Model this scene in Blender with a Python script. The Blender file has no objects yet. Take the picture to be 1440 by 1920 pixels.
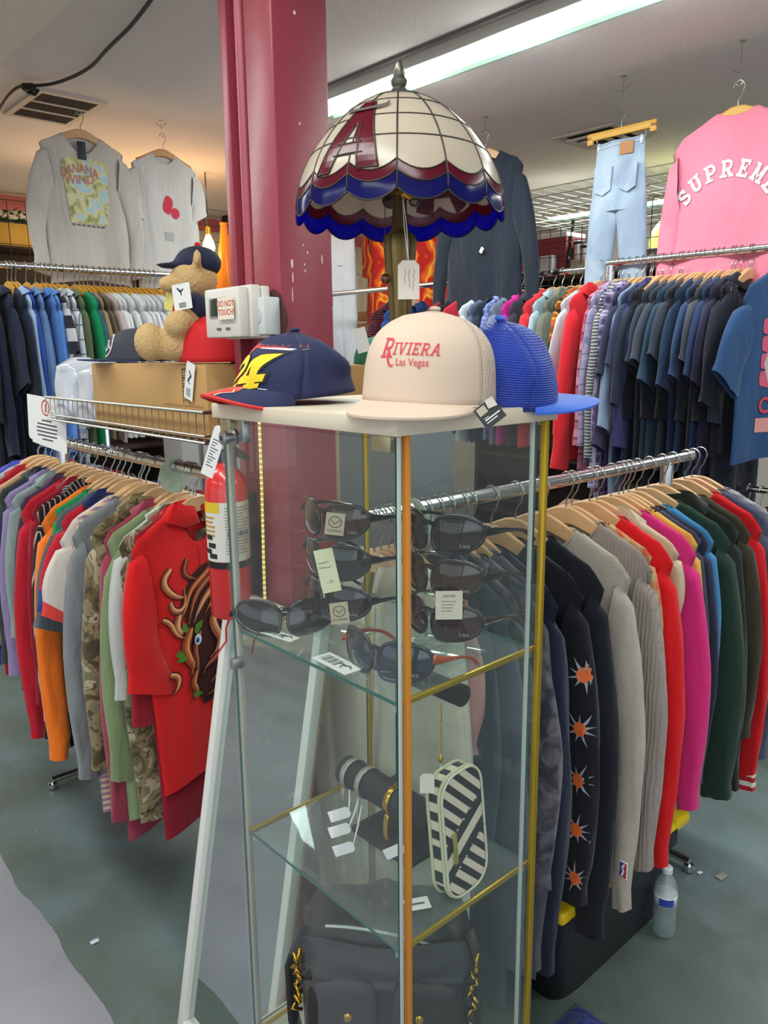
import bpy, bmesh, math, random
from mathutils import Vector, Matrix, noise
random.seed(11)
sc = bpy.context.scene
COL = sc.collection
pi = math.pi

# ------------------------------------------------------------------ camera, world, exposure
EYE = Vector((0, 0, 1.62)); FPX = 1460.0
PITCH = math.radians(11.63); ROLL = math.radians(-0.583); YAW = math.radians(42.0)
_f = Vector((0, math.cos(PITCH), -math.sin(PITCH))); _r0 = Vector((1, 0, 0)); _u0 = _r0.cross(_f)
_r = _r0 * math.cos(ROLL) + _u0 * math.sin(ROLL); _u = -_r0 * math.sin(ROLL) + _u0 * math.cos(ROLL)
cd = bpy.data.cameras.new('camera'); cam = bpy.data.objects.new('camera', cd); COL.objects.link(cam)
cam.matrix_world = Matrix(((_r.x, _u.x, -_f.x, EYE.x), (_r.y, _u.y, -_f.y, EYE.y), (_r.z, _u.z, -_f.z, EYE.z), (0, 0, 0, 1)))
cd.lens = FPX / 1920 * 36; cd.sensor_width = 36; cd.clip_start = 0.02; sc.camera = cam
sc.view_settings.view_transform = 'Standard'; sc.view_settings.look = 'None'
sc.view_settings.gamma = 1; sc.view_settings.use_curve_mapping = False
sc.view_settings.exposure = 0.0
sc.cycles.transparent_max_bounces = 32; sc.cycles.max_bounces = 8
w = bpy.data.worlds.new('shop_daylight'); sc.world = w; w.use_nodes = True
w.node_tree.nodes['Background'].inputs[0].default_value = (0.80, 0.88, 1.0, 1)
w.node_tree.nodes['Background'].inputs[1].default_value = 1.2
CEIL = 2.78

U = Vector((math.cos(YAW), math.sin(YAW), 0)); V = Vector((-math.sin(YAW), math.cos(YAW), 0))
def W(a, b, z=0): return U * a + V * b + Vector((0, 0, z))
def ray(x, y): return _r * ((x - 720) / FPX) - _u * ((y - 960) / FPX) + _f
def pz(x, y, z): d = ray(x, y); return EYE + d * ((z - EYE.z) / d.z)
def pu(x, y, a): d = ray(x, y); return EYE + d * (a / d.dot(U))
def pv(x, y, b): d = ray(x, y); return EYE + d * (b / d.dot(V))
def pd(x, y, dep): d = ray(x, y); return EYE + d * (dep / d.y)
def uvz(p): return (p.dot(U), p.dot(V), p.z)

def area(name, loc, rot, sx, sy, power, col=(1, 1, 1)):
    L = bpy.data.lights.new(name, 'AREA'); L.shape = 'RECTANGLE'; L.size = sx; L.size_y = sy; L.energy = power; L.color = col
    o = bpy.data.objects.new(name, L); COL.objects.link(o); o.location = loc; o.rotation_euler = rot; return o
def point(name, loc, power, col, r=0.05):
    L = bpy.data.lights.new(name, 'POINT'); L.energy = power; L.color = col; L.shadow_soft_size = r
    o = bpy.data.objects.new(name, L); COL.objects.link(o); o.location = loc; return o
# the rows of fluorescent ceiling fixtures run along V; daylight comes in through the shop front behind the camera
for i, (a, b, pw) in enumerate(((2.55, 2.4, 36), (2.55, -0.4, 40), (0.2, 0.6, 30), (0.2, 3.4, 26), (-1.6, -0.6, 30), (4.9, 0.8, 40), (4.9, 3.4, 40), (2.55, 5.2, 26), (0.2, 5.2, 24), (-2.2, 2.4, 24))):
    area('ceiling_fluorescent_light', W(a, b, CEIL - 0.075), (0, 0, YAW), 0.22, 2.3, pw, (0.93, 1.0, 0.97))
area('shop_front_daylight', Vector((-0.6, -3.6, 1.7)), (math.radians(90), 0, 0), 5.5, 2.4, 45, (0.86, 0.93, 1.0))
for i in range(8): point('fluorescent_lens_glow', W(2.48 if i < 5 else 5.9, (3.1 - .55 * i) if i < 5 else (4.2 - .5 * (i - 5)), CEIL - .11), 2.6, (.95, 1, .98), .09)
point('edison_bulb_glow', W(2.6, 4.75, 2.30), 9, (1.0, 0.60, 0.28), 0.06)
point('warm_counter_lamp_glow', W(2.0, 5.0, 2.2), 13, (1.0, 0.66, 0.36), 0.4)

# ------------------------------------------------------------------ mesh builder
class MB:
    def __init__(s): s.v = []; s.f = []; s.m = []
    def add(s, vs, fs, m=0):
        o = len(s.v); s.v += [tuple(q) for q in vs]
        for f in fs: s.f.append(tuple(i + o for i in f)); s.m.append(m)
        return s
    def box(s, c, d, m=0, R=None):
        x, y, z = d[0] / 2, d[1] / 2, d[2] / 2; c = Vector(c)
        vs = [Vector((i * x, j * y, k * z)) for i in (-1, 1) for j in (-1, 1) for k in (-1, 1)]
        if R: vs = [R @ q for q in vs]
        return s.add([q + c for q in vs], [(0, 1, 3, 2), (4, 6, 7, 5), (0, 4, 5, 1), (2, 3, 7, 6), (0, 2, 6, 4), (1, 5, 7, 3)], m)
    def rbox(s, c, d, b=0.004, m=0, R=None, seg=2):
        bm = bmesh.new(); bmesh.ops.create_cube(bm, size=1)
        for q in bm.verts: q.co = Vector((q.co.x * d[0], q.co.y * d[1], q.co.z * d[2]))
        bmesh.ops.bevel(bm, geom=bm.edges[:], offset=min(b, min(d) * .49), segments=seg, profile=.5, affect='EDGES')
        bm.verts.index_update()
        vs = [(R @ q.co if R else q.co.copy()) + Vector(c) for q in bm.verts]; fs = [tuple(q.index for q in f.verts) for f in bm.faces]
        bm.free(); return s.add(vs, fs, m)
    def tube(s, pts, r, n=8, closed=False, m=0, cap=True, flat=1.0):
        pts = [Vector(p) for p in pts]; N = len(pts); rs = r if isinstance(r, (list, tuple)) else [r] * N
        vs = []; up = None
        for i, p in enumerate(pts):
            a = pts[(i - 1) % N] if (closed or i > 0) else p; b = pts[(i + 1) % N] if (closed or i < N - 1) else p
            t = (b - a); t = t.normalized() if t.length > 1e-9 else Vector((0, 0, 1))
            if up is None: up = t.orthogonal().normalized()
            up = (up - t * up.dot(t)); up = up.normalized() if up.length > 1e-6 else t.orthogonal().normalized()
            sd = t.cross(up)
            for k in range(n):
                q = 2 * pi * k / n; vs.append(p + (up * math.cos(q) + sd * math.sin(q) * flat) * rs[i])
        fs = []
        for i in range(N if closed else N - 1):
            for k in range(n):
                a = i * n + k; b = i * n + (k + 1) % n; c = ((i + 1) % N) * n + (k + 1) % n; d = ((i + 1) % N) * n + k
                fs.append((a, b, c, d))
        if cap and not closed: fs += [tuple(range(n))[::-1], tuple((N - 1) * n + k for k in range(n))]
        return s.add(vs, fs, m)
    def lathe(s, prof, n=24, c=(0, 0, 0), m=0, sx=1, sy=1, rfn=None):
        c = Vector(c); vs = []
        for r, z in prof:
            for k in range(n):
                q = 2 * pi * k / n; rr = r * (rfn(q, z) if rfn else 1)
                vs.append(c + Vector((rr * math.cos(q) * sx, rr * math.sin(q) * sy, z)))
        fs = [(i * n + k, i * n + (k + 1) % n, (i + 1) * n + (k + 1) % n, (i + 1) * n + k) for i in range(len(prof) - 1) for k in range(n)]
        if prof[0][0] > 1e-6: fs.append(tuple(range(n))[::-1])
        if prof[-1][0] > 1e-6: fs.append(tuple((len(prof) - 1) * n + k for k in range(n)))
        return s.add(vs, fs, m)
    def grid(s, fn, nu, nv, cu=False, m=0):
        vs = [fn(i / nu, j / nv) for i in range(nu if cu else nu + 1) for j in range(nv + 1)]
        k = nv + 1; n = nu if cu else nu + 1
        fs = [(i * k + j, ((i + 1) % n) * k + j, ((i + 1) % n) * k + j + 1, i * k + j + 1) for i in range(nu) for j in range(nv)]
        return s.add(vs, fs, m)
    def sphere(s, c, r, n=12, m=0, sc_=(1, 1, 1), R=None):
        c = Vector(c); vs = []
        for i in range(1, n):
            for k in range(2 * n):
                a = pi * i / n; b = pi * k / n
                q = Vector((math.sin(a) * math.cos(b) * r * sc_[0], math.sin(a) * math.sin(b) * r * sc_[1], math.cos(a) * r * sc_[2]))
                vs.append(c + (R @ q if R else q))
        q = Vector((0, 0, r * sc_[2])); q = R @ q if R else q
        vs += [c + q, c - q]; t = len(vs) - 2; K = 2 * n
        fs = [(i * K + k, (i + 1) * K + k, (i + 1) * K + (k + 1) % K, i * K + (k + 1) % K) for i in range(n - 2) for k in range(K)]
        fs += [(t, k, (k + 1) % K) for k in range(K)] + [(t + 1, (n - 2) * K + (k + 1) % K, (n - 2) * K + k) for k in range(K)]
        return s.add(vs, fs, m)
    def prism(s, poly, y0, y1, m=0, fn=None):
        n = len(poly); fn = fn or (lambda x, y, z: (x, y, z))
        vs = [fn(x, y0, z) for x, z in poly] + [fn(x, y1, z) for x, z in poly]
        return s.add(vs, [tuple(range(n)), tuple(range(2 * n - 1, n - 1, -1))] + [(i, i + n, (i + 1) % n + n, (i + 1) % n) for i in range(n)], m)
    def xf(s, M):
        s.v = [tuple(M @ Vector(q)) for q in s.v]; return s
    def mesh(s, name, mat, smooth=True, ang=40, merge=0):
        me = bpy.data.meshes.new(name); me.from_pydata(s.v, [], s.f)
        for q in (mat if isinstance(mat, (list, tuple)) else [mat]): me.materials.append(q)
        me.polygons.foreach_set('material_index', s.m)
        bm = bmesh.new(); bm.from_mesh(me)
        if merge: bmesh.ops.remove_doubles(bm, verts=bm.verts, dist=merge)
        bmesh.ops.recalc_face_normals(bm, faces=bm.faces); bm.to_mesh(me); bm.free()
        if smooth:
            me.shade_smooth()
            if ang < 180: me.set_sharp_from_angle(angle=math.radians(ang))
        return me
    def build(s, name, mat, parent=None, loc=(0, 0, 0), rot=(0, 0, 0), **k):
        o = bpy.data.objects.new(name, s.mesh(name, mat, **k)); COL.objects.link(o)
        o.location = loc; o.rotation_euler = rot
        if parent: o.parent = parent
        return o
LABELS = {}
def tag(o, label, cat, group=None, kind=None):
    o['label'] = label; o['category'] = cat
    if group: o['group'] = group
    if kind: o['kind'] = kind
    n = len(label.split())
    if n < 4 or n > 16: print('LABEL LENGTH', n, label)
    if label in LABELS: print('LABEL TWICE', label)
    LABELS[label] = 1
    return o
def thing(name, loc, rz, label, cat, group=None):
    o = bpy.data.objects.new(name, None); COL.objects.link(o); o.location = loc; o.rotation_euler = (0, 0, rz)
    o.empty_display_size = .05
    return tag(o, label, cat, group)
def struct(o): o['kind'] = 'structure'; return o
def copy_tree(o):
    c = o.copy(); COL.objects.link(c)
    for ch in o.children:
        k = ch.copy(); COL.objects.link(k); k.parent = c
        for g in ch.children:
            q = g.copy(); COL.objects.link(q); q.parent = k
    return c

# ------------------------------------------------------------------ materials
def lin(h):
    if not isinstance(h, str): return tuple(h)
    h = h.lstrip('#'); c = [int(h[i:i + 2], 16) / 255 for i in (0, 2, 4)]
    return tuple(x / 12.92 if x <= .04045 else ((x + .055) / 1.055) ** 2.4 for x in c)
MATS = {}
def nodes(name):
    m = bpy.data.materials.new(name); m.use_nodes = True; nt = m.node_tree
    return m, nt, nt.nodes['Principled BSDF']
def plain(name, col, rough=.5, metal=0, bump=0, bscale=200, emit=0, coat=0, spec=.5, var=0, vscale=6):
    if name in MATS: return MATS[name]
    m, nt, b = nodes(name); c = lin(col) + (1,)
    b.inputs['Base Color'].default_value = c; b.inputs['Roughness'].default_value = rough; b.inputs['Metallic'].default_value = metal
    b.inputs['Coat Weight'].default_value = coat; b.inputs['Specular IOR Level'].default_value = spec
    if emit: b.inputs['Emission Color'].default_value = c; b.inputs['Emission Strength'].default_value = emit
    if bump or var:
        tc = nt.nodes.new('ShaderNodeTexCoord')
    if bump:
        n = nt.nodes.new('ShaderNodeTexNoise'); n.inputs['Scale'].default_value = bscale; n.inputs['Detail'].default_value = 3
        q = nt.nodes.new('ShaderNodeBump'); q.inputs['Strength'].default_value = bump; q.inputs['Distance'].default_value = .01
        nt.links.new(tc.outputs['Object'], n.inputs['Vector']); nt.links.new(n.outputs['Fac'], q.inputs['Height']); nt.links.new(q.outputs['Normal'], b.inputs['Normal'])
    if var:
        n = nt.nodes.new('ShaderNodeTexNoise'); n.inputs['Scale'].default_value = vscale; n.inputs['Detail'].default_value = 4
        r = nt.nodes.new('ShaderNodeMix'); r.data_type = 'RGBA'
        r.inputs[6].default_value = tuple(x * (1 - var) for x in c[:3]) + (1,); r.inputs[7].default_value = tuple(min(1, x * (1 + var)) for x in c[:3]) + (1,)
        nt.links.new(tc.outputs['Object'], n.inputs['Vector']); nt.links.new(n.outputs['Fac'], r.inputs[0]); nt.links.new(r.outputs[2], b.inputs['Base Color'])
    MATS[name] = m; return m
def ramp(nt, stops, src, interp='CONSTANT'):
    r = nt.nodes.new('ShaderNodeValToRGB'); cr = r.color_ramp; cr.interpolation = interp
    while len(cr.elements) < len(stops): cr.elements.new(.5)
    for e, (p, c) in zip(cr.elements, stops): e.position = p; e.color = lin(c) + (1,)
    nt.links.new(src, r.inputs[0]); return r
def math_(nt, op, a, b=None):
    n = nt.nodes.new('ShaderNodeMath'); n.operation = op
    for i, q in enumerate((a, b)):
        if q is None: continue
        if isinstance(q, (int, float)): n.inputs[i].default_value = q
        else: nt.links.new(q, n.inputs[i])
    return n.outputs[0]
def mixc(nt, fac, a, b):
    n = nt.nodes.new('ShaderNodeMix'); n.data_type = 'RGBA'
    for i, q in ((0, fac), (6, a), (7, b)):
        if isinstance(q, str): n.inputs[i].default_value = lin(q) + (1,)
        elif isinstance(q, (int, float)): n.inputs[i].default_value = q
        else: nt.links.new(q, n.inputs[i])
    return n.outputs[2]
def fabric(col, pat=None, c2='#ffffff', c3='#000000', scale=1.0, rough=.92, knit=False):
    key = ('fab', col, pat, c2, c3, scale, knit)
    if key in MATS: return MATS[key]
    m, nt, b = nodes('fabric'); L = nt.links.new
    b.inputs['Roughness'].default_value = rough; b.inputs['Specular IOR Level'].default_value = .25
    b.inputs['Sheen Weight'].default_value = .12; b.inputs['Sheen Roughness'].default_value = .5
    tc = nt.nodes.new('ShaderNodeTexCoord'); ob = tc.outputs['Object']
    sp = nt.nodes.new('ShaderNodeSeparateXYZ'); L(ob, sp.inputs[0]); X, Y, Z = sp.outputs
    def nz(s, d=3, dis=0, vec=ob):
        n = nt.nodes.new('ShaderNodeTexNoise'); n.inputs['Scale'].default_value = s; n.inputs['Detail'].default_value = d; n.inputs['Distortion'].default_value = dis
        L(vec, n.inputs['Vector']); return n.outputs['Fac']
    def stripe(v, freq, duty):
        return math_(nt, 'LESS_THAN', math_(nt, 'FRACT', math_(nt, 'MULTIPLY', v, freq)), duty)
    base = col
    if pat == 'hstripe': base = mixc(nt, stripe(Z, 22 * scale, .5), col, c2)
    elif pat == 'vstripe': base = mixc(nt, stripe(math_(nt, 'ADD', X, math_(nt, 'MULTIPLY', Y, .8)), 60 * scale, .22), col, c2)
    elif pat == 'plaid':
        a = math_(nt, 'ADD', stripe(math_(nt, 'ADD', X, Y), 22 * scale, .45), stripe(Z, 22 * scale, .45))
        k = mixc(nt, math_(nt, 'MULTIPLY', a, .5), col, c2)
        t = math_(nt, 'MAXIMUM', stripe(math_(nt, 'ADD', math_(nt, 'ADD', X, Y), .012), 22 * scale, .12), stripe(math_(nt, 'ADD', Z, .012), 22 * scale, .12))
        base = mixc(nt, math_(nt, 'MULTIPLY', t, .8), k, c3)
    elif pat == 'camo':
        n = nz(11 * scale, 6, 1.6); r = ramp(nt, [(0, '#2a2016'), (.40, '#5a4a32'), (.47, '#8a7a58'), (.54, '#6d6a52'), (.60, '#b3a688'), (.68, '#4a3c28')], n)
        n2 = nz(38 * scale, 4, .8); base = mixc(nt, ramp(nt, [(0, '#000000'), (.60, '#ffffff')], n2).outputs[0], r.outputs[0], '#3a2f20')
        base = mixc(nt, .75, col, base)
    elif pat == 'marl': base = mixc(nt, nz(160, 2), col, c2)
    elif pat == 'flame':
        n = nz(6, 1, 0); v = math_(nt, 'ADD', math_(nt, 'MULTIPLY', X, 9), math_(nt, 'MULTIPLY', n, 3.2))
        base = ramp(nt, [(0, '#b8231c'), (.40, '#e8641c'), (.5, '#f2b53a'), (.60, '#e8641c'), (.68, '#b8231c')], math_(nt, 'FRACT', v), 'EASE').outputs[0]
    elif pat == 'zebra':
        wv = nt.nodes.new('ShaderNodeTexWave'); wv.inputs['Scale'].default_value = 22 * scale; wv.inputs['Distortion'].default_value = 3; wv.bands_direction = 'Z'
        L(ob, wv.inputs[0]); base = mixc(nt, ramp(nt, [(0, '#000000'), (.5, '#ffffff')], wv.outputs['Fac'], 'EASE').outputs[0], col, c2)
    elif pat == 'check': base = mixc(nt, math_(nt, 'MULTIPLY', math_(nt, 'ADD', stripe(math_(nt, 'ADD', X, Y), 45 * scale, .5), stripe(Z, 45 * scale, .5)), .5), col, c2)
    elif pat == 'acid': base = mixc(nt, ramp(nt, [(.35, '#000000'), (.65, '#ffffff')], nz(9 * scale, 5, .6), 'EASE').outputs[0], col, c2)
    elif pat == 'creature':
        # swirling scaled-beast artwork printed over one half of the front
        vo = nt.nodes.new('ShaderNodeTexNoise'); vo.inputs['Scale'].default_value = 5.5; vo.inputs['Detail'].default_value = 1.2; L(ob, vo.inputs['Vector'])
        mp = nt.nodes.new('ShaderNodeVectorMath'); mp.operation = 'MULTIPLY_ADD'; L(vo.outputs['Color'], mp.inputs[0]); mp.inputs[1].default_value = (.42, .2, .42); L(ob, mp.inputs[2])
        wv = nt.nodes.new('ShaderNodeTexWave'); wv.inputs['Scale'].default_value = 5.2; wv.inputs['Distortion'].default_value = 6.5; wv.inputs['Detail'].default_value = 1.0; wv.inputs['Detail Scale'].default_value = 1.2; wv.bands_direction = 'DIAGONAL'
        L(mp.outputs[0], wv.inputs[0])
        art = ramp(nt, [(0, '#1a0806'), (.12, '#5c1c10'), (.26, '#8e3a1e'), (.42, '#b8241a'), (.56, '#a8562c'), (.68, '#d08a58'), (.80, '#e8b888'), (.90, '#7c2a18'), (.96, '#1a0806')], wv.outputs['Fac'], 'LINEAR').outputs[0]
        g = ramp(nt, [(0, '#000000'), (.66, '#ffffff')], nz(7, 2), 'CONSTANT').outputs[0]
        art = mixc(nt, math_(nt, 'MULTIPLY', g, .85), art, '#4f7a24')
        lim = math_(nt, 'ADD', X, math_(nt, 'MULTIPLY', math_(nt, 'SUBTRACT', nz(7, 3), .5), .30))
        lim = math_(nt, 'SUBTRACT', lim, math_(nt, 'MULTIPLY', math_(nt, 'ADD', Z, .45), .22))
        ms = math_(nt, 'MULTIPLY', math_(nt, 'GREATER_THAN', lim, -.06), math_(nt, 'LESS_THAN', Z, -.235))
        base = mixc(nt, ms, col, art)
    elif pat == 'sunset':
        n = nz(14, 4, .8); base = ramp(nt, [(0, '#7fa8b5'), (.42, '#a9c6cc'), (.5, '#cfc69a'), (.58, '#b3b27a'), (.66, '#7d8c62'), (.74, '#c9b184')], n, 'EASE').outputs[0]
    n = nz(5, 3); shade = math_(nt, 'ADD', math_(nt, 'MULTIPLY', n, .30), .85)
    mx = nt.nodes.new('ShaderNodeMix'); mx.data_type = 'RGBA'; mx.blend_type = 'MULTIPLY'; mx.inputs[0].default_value = 1
    if isinstance(base, str): mx.inputs[6].default_value = lin(base) + (1,)
    else: L(base, mx.inputs[6])
    L(shade, mx.inputs[7]); L(mx.outputs[2], b.inputs['Base Color'])
    bp = nt.nodes.new('ShaderNodeBump'); bp.inputs['Strength'].default_value = .55; bp.inputs['Distance'].default_value = .022
    if knit:
        wv = nt.nodes.new('ShaderNodeTexWave'); wv.inputs['Scale'].default_value = 34; wv.inputs['Distortion'].default_value = 2.5; wv.bands_direction = 'X'; L(ob, wv.inputs[0])
        h = math_(nt, 'ADD', math_(nt, 'MULTIPLY', wv.outputs['Fac'], .25), math_(nt, 'MULTIPLY', nz(60, 3), .2))
    else:
        mpp = nt.nodes.new('ShaderNodeMapping'); mpp.inputs['Scale'].default_value = (1, 1, .35); L(ob, mpp.inputs[0])
        h = math_(nt, 'ADD', math_(nt, 'MULTIPLY', nz(16, 3, .4, mpp.outputs[0]), 1.0), math_(nt, 'MULTIPLY', nz(420, 2), .05))
    L(h, bp.inputs['Height']); L(bp.outputs['Normal'], b.inputs['Normal'])
    MATS[key] = m; return m
def glass(name, tint='#fbfefd', ior=1.45, rough=.0, gloss=1.0, milk=.0):
    if name in MATS: return MATS[name]
    m = bpy.data.materials.new(name); m.use_nodes = True; nt = m.node_tree; nt.nodes.clear(); L = nt.links.new
    o = nt.nodes.new('ShaderNodeOutputMaterial'); t = nt.nodes.new('ShaderNodeBsdfTransparent'); g = nt.nodes.new('ShaderNodeBsdfGlossy'); mx = nt.nodes.new('ShaderNodeMixShader'); fr = nt.nodes.new('ShaderNodeFresnel')
    t.inputs[0].default_value = lin(tint) + (1,); g.inputs['Roughness'].default_value = rough; g.inputs[0].default_value = (gloss, gloss, gloss, 1); fr.inputs[0].default_value = ior
    ge = nt.nodes.new('ShaderNodeNewGeometry'); L(math_(nt, 'MULTIPLY', fr.outputs[0], math_(nt, 'SUBTRACT', 1, ge.outputs['Backfacing'])), mx.inputs[0]); L(t.outputs[0], mx.inputs[1]); L(g.outputs[0], mx.inputs[2])
    if milk:
        d = nt.nodes.new('ShaderNodeBsdfDiffuse'); d.inputs[0].default_value = (.8, .85, .85, 1); m2 = nt.nodes.new('ShaderNodeMixShader'); m2.inputs[0].default_value = milk
        L(mx.outputs[0], m2.inputs[1]); L(d.outputs[0], m2.inputs[2]); L(m2.outputs[0], o.inputs[0])
    else: L(mx.outputs[0], o.inputs[0])
    MATS[name] = m; return m
def translucent(name, col, tcol=None, fac=.45, rough=.25):
    if name in MATS: return MATS[name]
    m, nt, b = nodes(name); L = nt.links.new
    b.inputs['Base Color'].default_value = lin(col) + (1,); b.inputs['Roughness'].default_value = rough
    t = nt.nodes.new('ShaderNodeBsdfTranslucent'); t.inputs[0].default_value = lin(tcol or col) + (1,)
    mx = nt.nodes.new('ShaderNodeMixShader'); mx.inputs[0].default_value = fac; L(b.outputs[0], mx.inputs[1]); L(t.outputs[0], mx.inputs[2])
    L(mx.outputs[0], nt.nodes['Material Output'].inputs[0]); MATS[name] = m; return m
CHROME = plain('chrome', '#d4d6d8', .16, 1); STEEL = plain('brushed_steel', '#b4b6b6', .32, 1); WIRE = plain('wire_steel', '#a9aaa4', .3, 1)
BLACKWIRE = plain('black_wire', '#16171a', .45, .3); GOLD = plain('gold_trim', '#c2a02f', .32, .75); BRASS = plain('brass', '#c79a35', .25, 1)
WHITEPAINT = plain('white_paint', '#d8d6cd', .45); PAPER = plain('paper', '#e6e4de', .8); CREAMPAPER = plain('cream_paper', '#e2d6c6', .85)
INK = plain('ink', '#1b1b1e', .7); REDINK = plain('red_ink', '#c6352f', .7); BLACKPLASTIC = plain('black_plastic', '#121316', .3)
def wood(name, col, c2, sc_=30):
    if name in MATS: return MATS[name]
    m, nt, b = nodes(name); L = nt.links.new; tc = nt.nodes.new('ShaderNodeTexCoord'); mp = nt.nodes.new('ShaderNodeMapping'); mp.inputs['Scale'].default_value = (.25, 1, 1); L(tc.outputs['Object'], mp.inputs[0])
    n = nt.nodes.new('ShaderNodeTexNoise'); n.inputs['Scale'].default_value = sc_; n.inputs['Detail'].default_value = 5; n.inputs['Distortion'].default_value = .6; L(mp.outputs[0], n.inputs[0])
    L(mixc(nt, n.outputs['Fac'], col, c2), b.inputs['Base Color']); b.inputs['Roughness'].default_value = .42; MATS[name] = m; return m
HWOOD = wood('hanger_maple', '#d9b184', '#c1915f'); HWOOD2 = wood('hanger_oak', '#c98f4d', '#a96f35'); HWOOD3 = wood('hanger_honey', '#d9a53f', '#bd8428')

# ------------------------------------------------------------------ flat lettering
def text_mesh(s, size, cx=0, cz=0, align='CENTER', shear=0, bold=0, spacing=1):
    cu = bpy.data.curves.new('lettering', 'FONT'); cu.body = s; cu.size = size; cu.align_x = align; cu.align_y = 'CENTER'; cu.shear = shear; cu.offset = bold; cu.space_character = spacing; cu.resolution_u = 3
    o = bpy.data.objects.new('lettering', cu); me = bpy.data.meshes.new_from_object(o)
    vs = [(q.co.x + cx, q.co.y + cz) for q in me.vertices]; fs = [tuple(p.vertices) for p in me.polygons]
    bpy.data.objects.remove(o); bpy.data.curves.remove(cu); bpy.data.meshes.remove(me)
    return vs, fs
def decal(name, shapes, fn, mat, parent, step=.012, off=0.0):
    """shapes: [(verts2d, faces)] laid through fn(x, z) -> 3d point; cut to a grid first so it follows the surface"""
    bm = bmesh.new()
    for vs, fs in shapes:
        vv = [bm.verts.new((x, z, 0)) for x, z in vs]
        for f in fs:
            try: bm.faces.new([vv[i] for i in f])
            except ValueError: pass
    if step and bm.verts:
        for ax in (0, 1):
            lo = min(q.co[ax] for q in bm.verts); hi = max(q.co[ax] for q in bm.verts); k = math.ceil(lo / step) * step
            no = Vector((1, 0, 0)) if ax == 0 else Vector((0, 1, 0))
            while k < hi:
                bmesh.ops.bisect_plane(bm, geom=bm.verts[:] + bm.edges[:] + bm.faces[:], plane_co=no * k, plane_no=no); k += step
    for q in bm.verts: q.co = Vector(fn(q.co.x, q.co.y))
    me = bpy.data.meshes.new(name); bm.to_mesh(me); bm.free(); me.materials.append(mat)
    o = bpy.data.objects.new(name, me); COL.objects.link(o)
    if parent: o.parent = parent
    return o
def rect(x0, z0, x1, z1): return ([(x0, z0), (x1, z0), (x1, z1), (x0, z1)], [(0, 1, 2, 3)])
def poly(pts): return (list(pts), [tuple(range(len(pts)))])
def arcpts(cx, cy, rx, ry, a0, a1, n=10): return [(cx + rx * math.cos(math.radians(a0 + (a1 - a0) * i / n)), cy + ry * math.sin(math.radians(a0 + (a1 - a0) * i / n))) for i in range(n + 1)]
def band(pts, wd):
    """a stroke of width wd (or list) along a 2d polyline"""
    n = len(pts); ws = wd if isinstance(wd, list) else [wd] * n; a = []; b = []
    for i in range(n):
        p = Vector(pts[max(0, i - 1)]); q = Vector(pts[min(n - 1, i + 1)]); t = (q - p).normalized(); nn = Vector((-t.y, t.x)) * ws[i] / 2; c = Vector(pts[i])
        a.append(tuple(c + nn)); b.append(tuple(c - nn))
    return (a + b, [(i, i + 1, n + i + 1, n + i) for i in range(n - 1)])
# slab-serif capitals drawn as strokes in a box 0..w by 0..1
def slab(ch, t=.2, sf=.14):
    S = []
    def ser(x, y, w_): S.append(rect(x - w_ / 2, y, x + w_ / 2, y + sf) if y < .5 else rect(x - w_ / 2, y - sf, x + w_ / 2, y))
    if ch == 'I': S += [rect(.15, 0, .15 + t, 1)]; ser(.15 + t / 2, 0, t + .3); ser(.15 + t / 2, 1, t + .3); w_ = .3 + t
    elif ch == 'R' or ch == 'P':
        S += [rect(.1, 0, .1 + t, 1), band([(.1 + t, .93), (.45, .93)] + arcpts(.45, .70, .22, .23, 90, -90) + [(.1 + t, .47)], t * .8)]
        ser(.1 + t / 2, 0, t + .26); S.append(rect(0, 1 - sf, .3, 1)); w_ = .75
        if ch == 'R': S += [band([(.42, .5), (.68, .05)], t)]; S.append(rect(.58, 0, .86, sf)); w_ = .88
    elif ch == 'V' or ch == 'A':
        k = 1 if ch == 'V' else 0; g = lambda y: y if k else 1 - y
        S += [band([(.12, g(1)), (.42, g(0))], t), band([(.72, g(1)), (.42, g(0))], t * .75)]; ser(.12, g(1.0) if k else 0, t + .2); ser(.72, g(1.0) if k else 0, t + .2)
        if ch == 'A': S += [rect(.2, .28, .62, .28 + t * .7)]
        w_ = .88
    elif ch == 'E':
        S += [rect(.1, 0, .1 + t, 1), rect(0, 1 - t * .8, .68, 1), rect(0, 0, .7, t * .8), rect(.1, .42, .52, .42 + t * .8), rect(.68 - t * .6, .70, .68, 1), rect(.7 - t * .6, 0, .7, .3), rect(.52 - t * .4, .34, .52, .68)]; w_ = .75
    elif ch == 'S':
        S += [band([(.60, .72)] + arcpts(.36, .73, .24, .2, 10, 270, 14)[1:] + arcpts(.36, .29, .26, .21, 90, -170, 14), t), rect(.60 - t * .2, .64, .62 + t * .3, .98), rect(.02, .04, .10 + t * .3, .36)]; w_ = .72
    elif ch == 'U':
        S += [band([(.18, 1), (.18, .35)] + arcpts(.41, .33, .23, .25, 180, 360, 10) + [(.64, 1)], t)]; ser(.18, 1, t + .2); ser(.64, 1, t + .2); w_ = .82
    elif ch == 'M':
        S += [rect(.1, 0, .1 + t, 1), rect(.82 - t, 0, .82, 1), band([(.18, .98), (.46, .25), (.74, .98)], t * .9)]; ser(.1 + t / 2, 0, t + .2); ser(.82 - t / 2, 0, t + .2); S += [rect(0, 1 - sf, .25, 1), rect(.68, 1 - sf, .94, 1)]; w_ = .95
    return S, w_
def tf(shapes, fn): return [([fn(*q) for q in vs], fs) for vs, fs in shapes]
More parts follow.
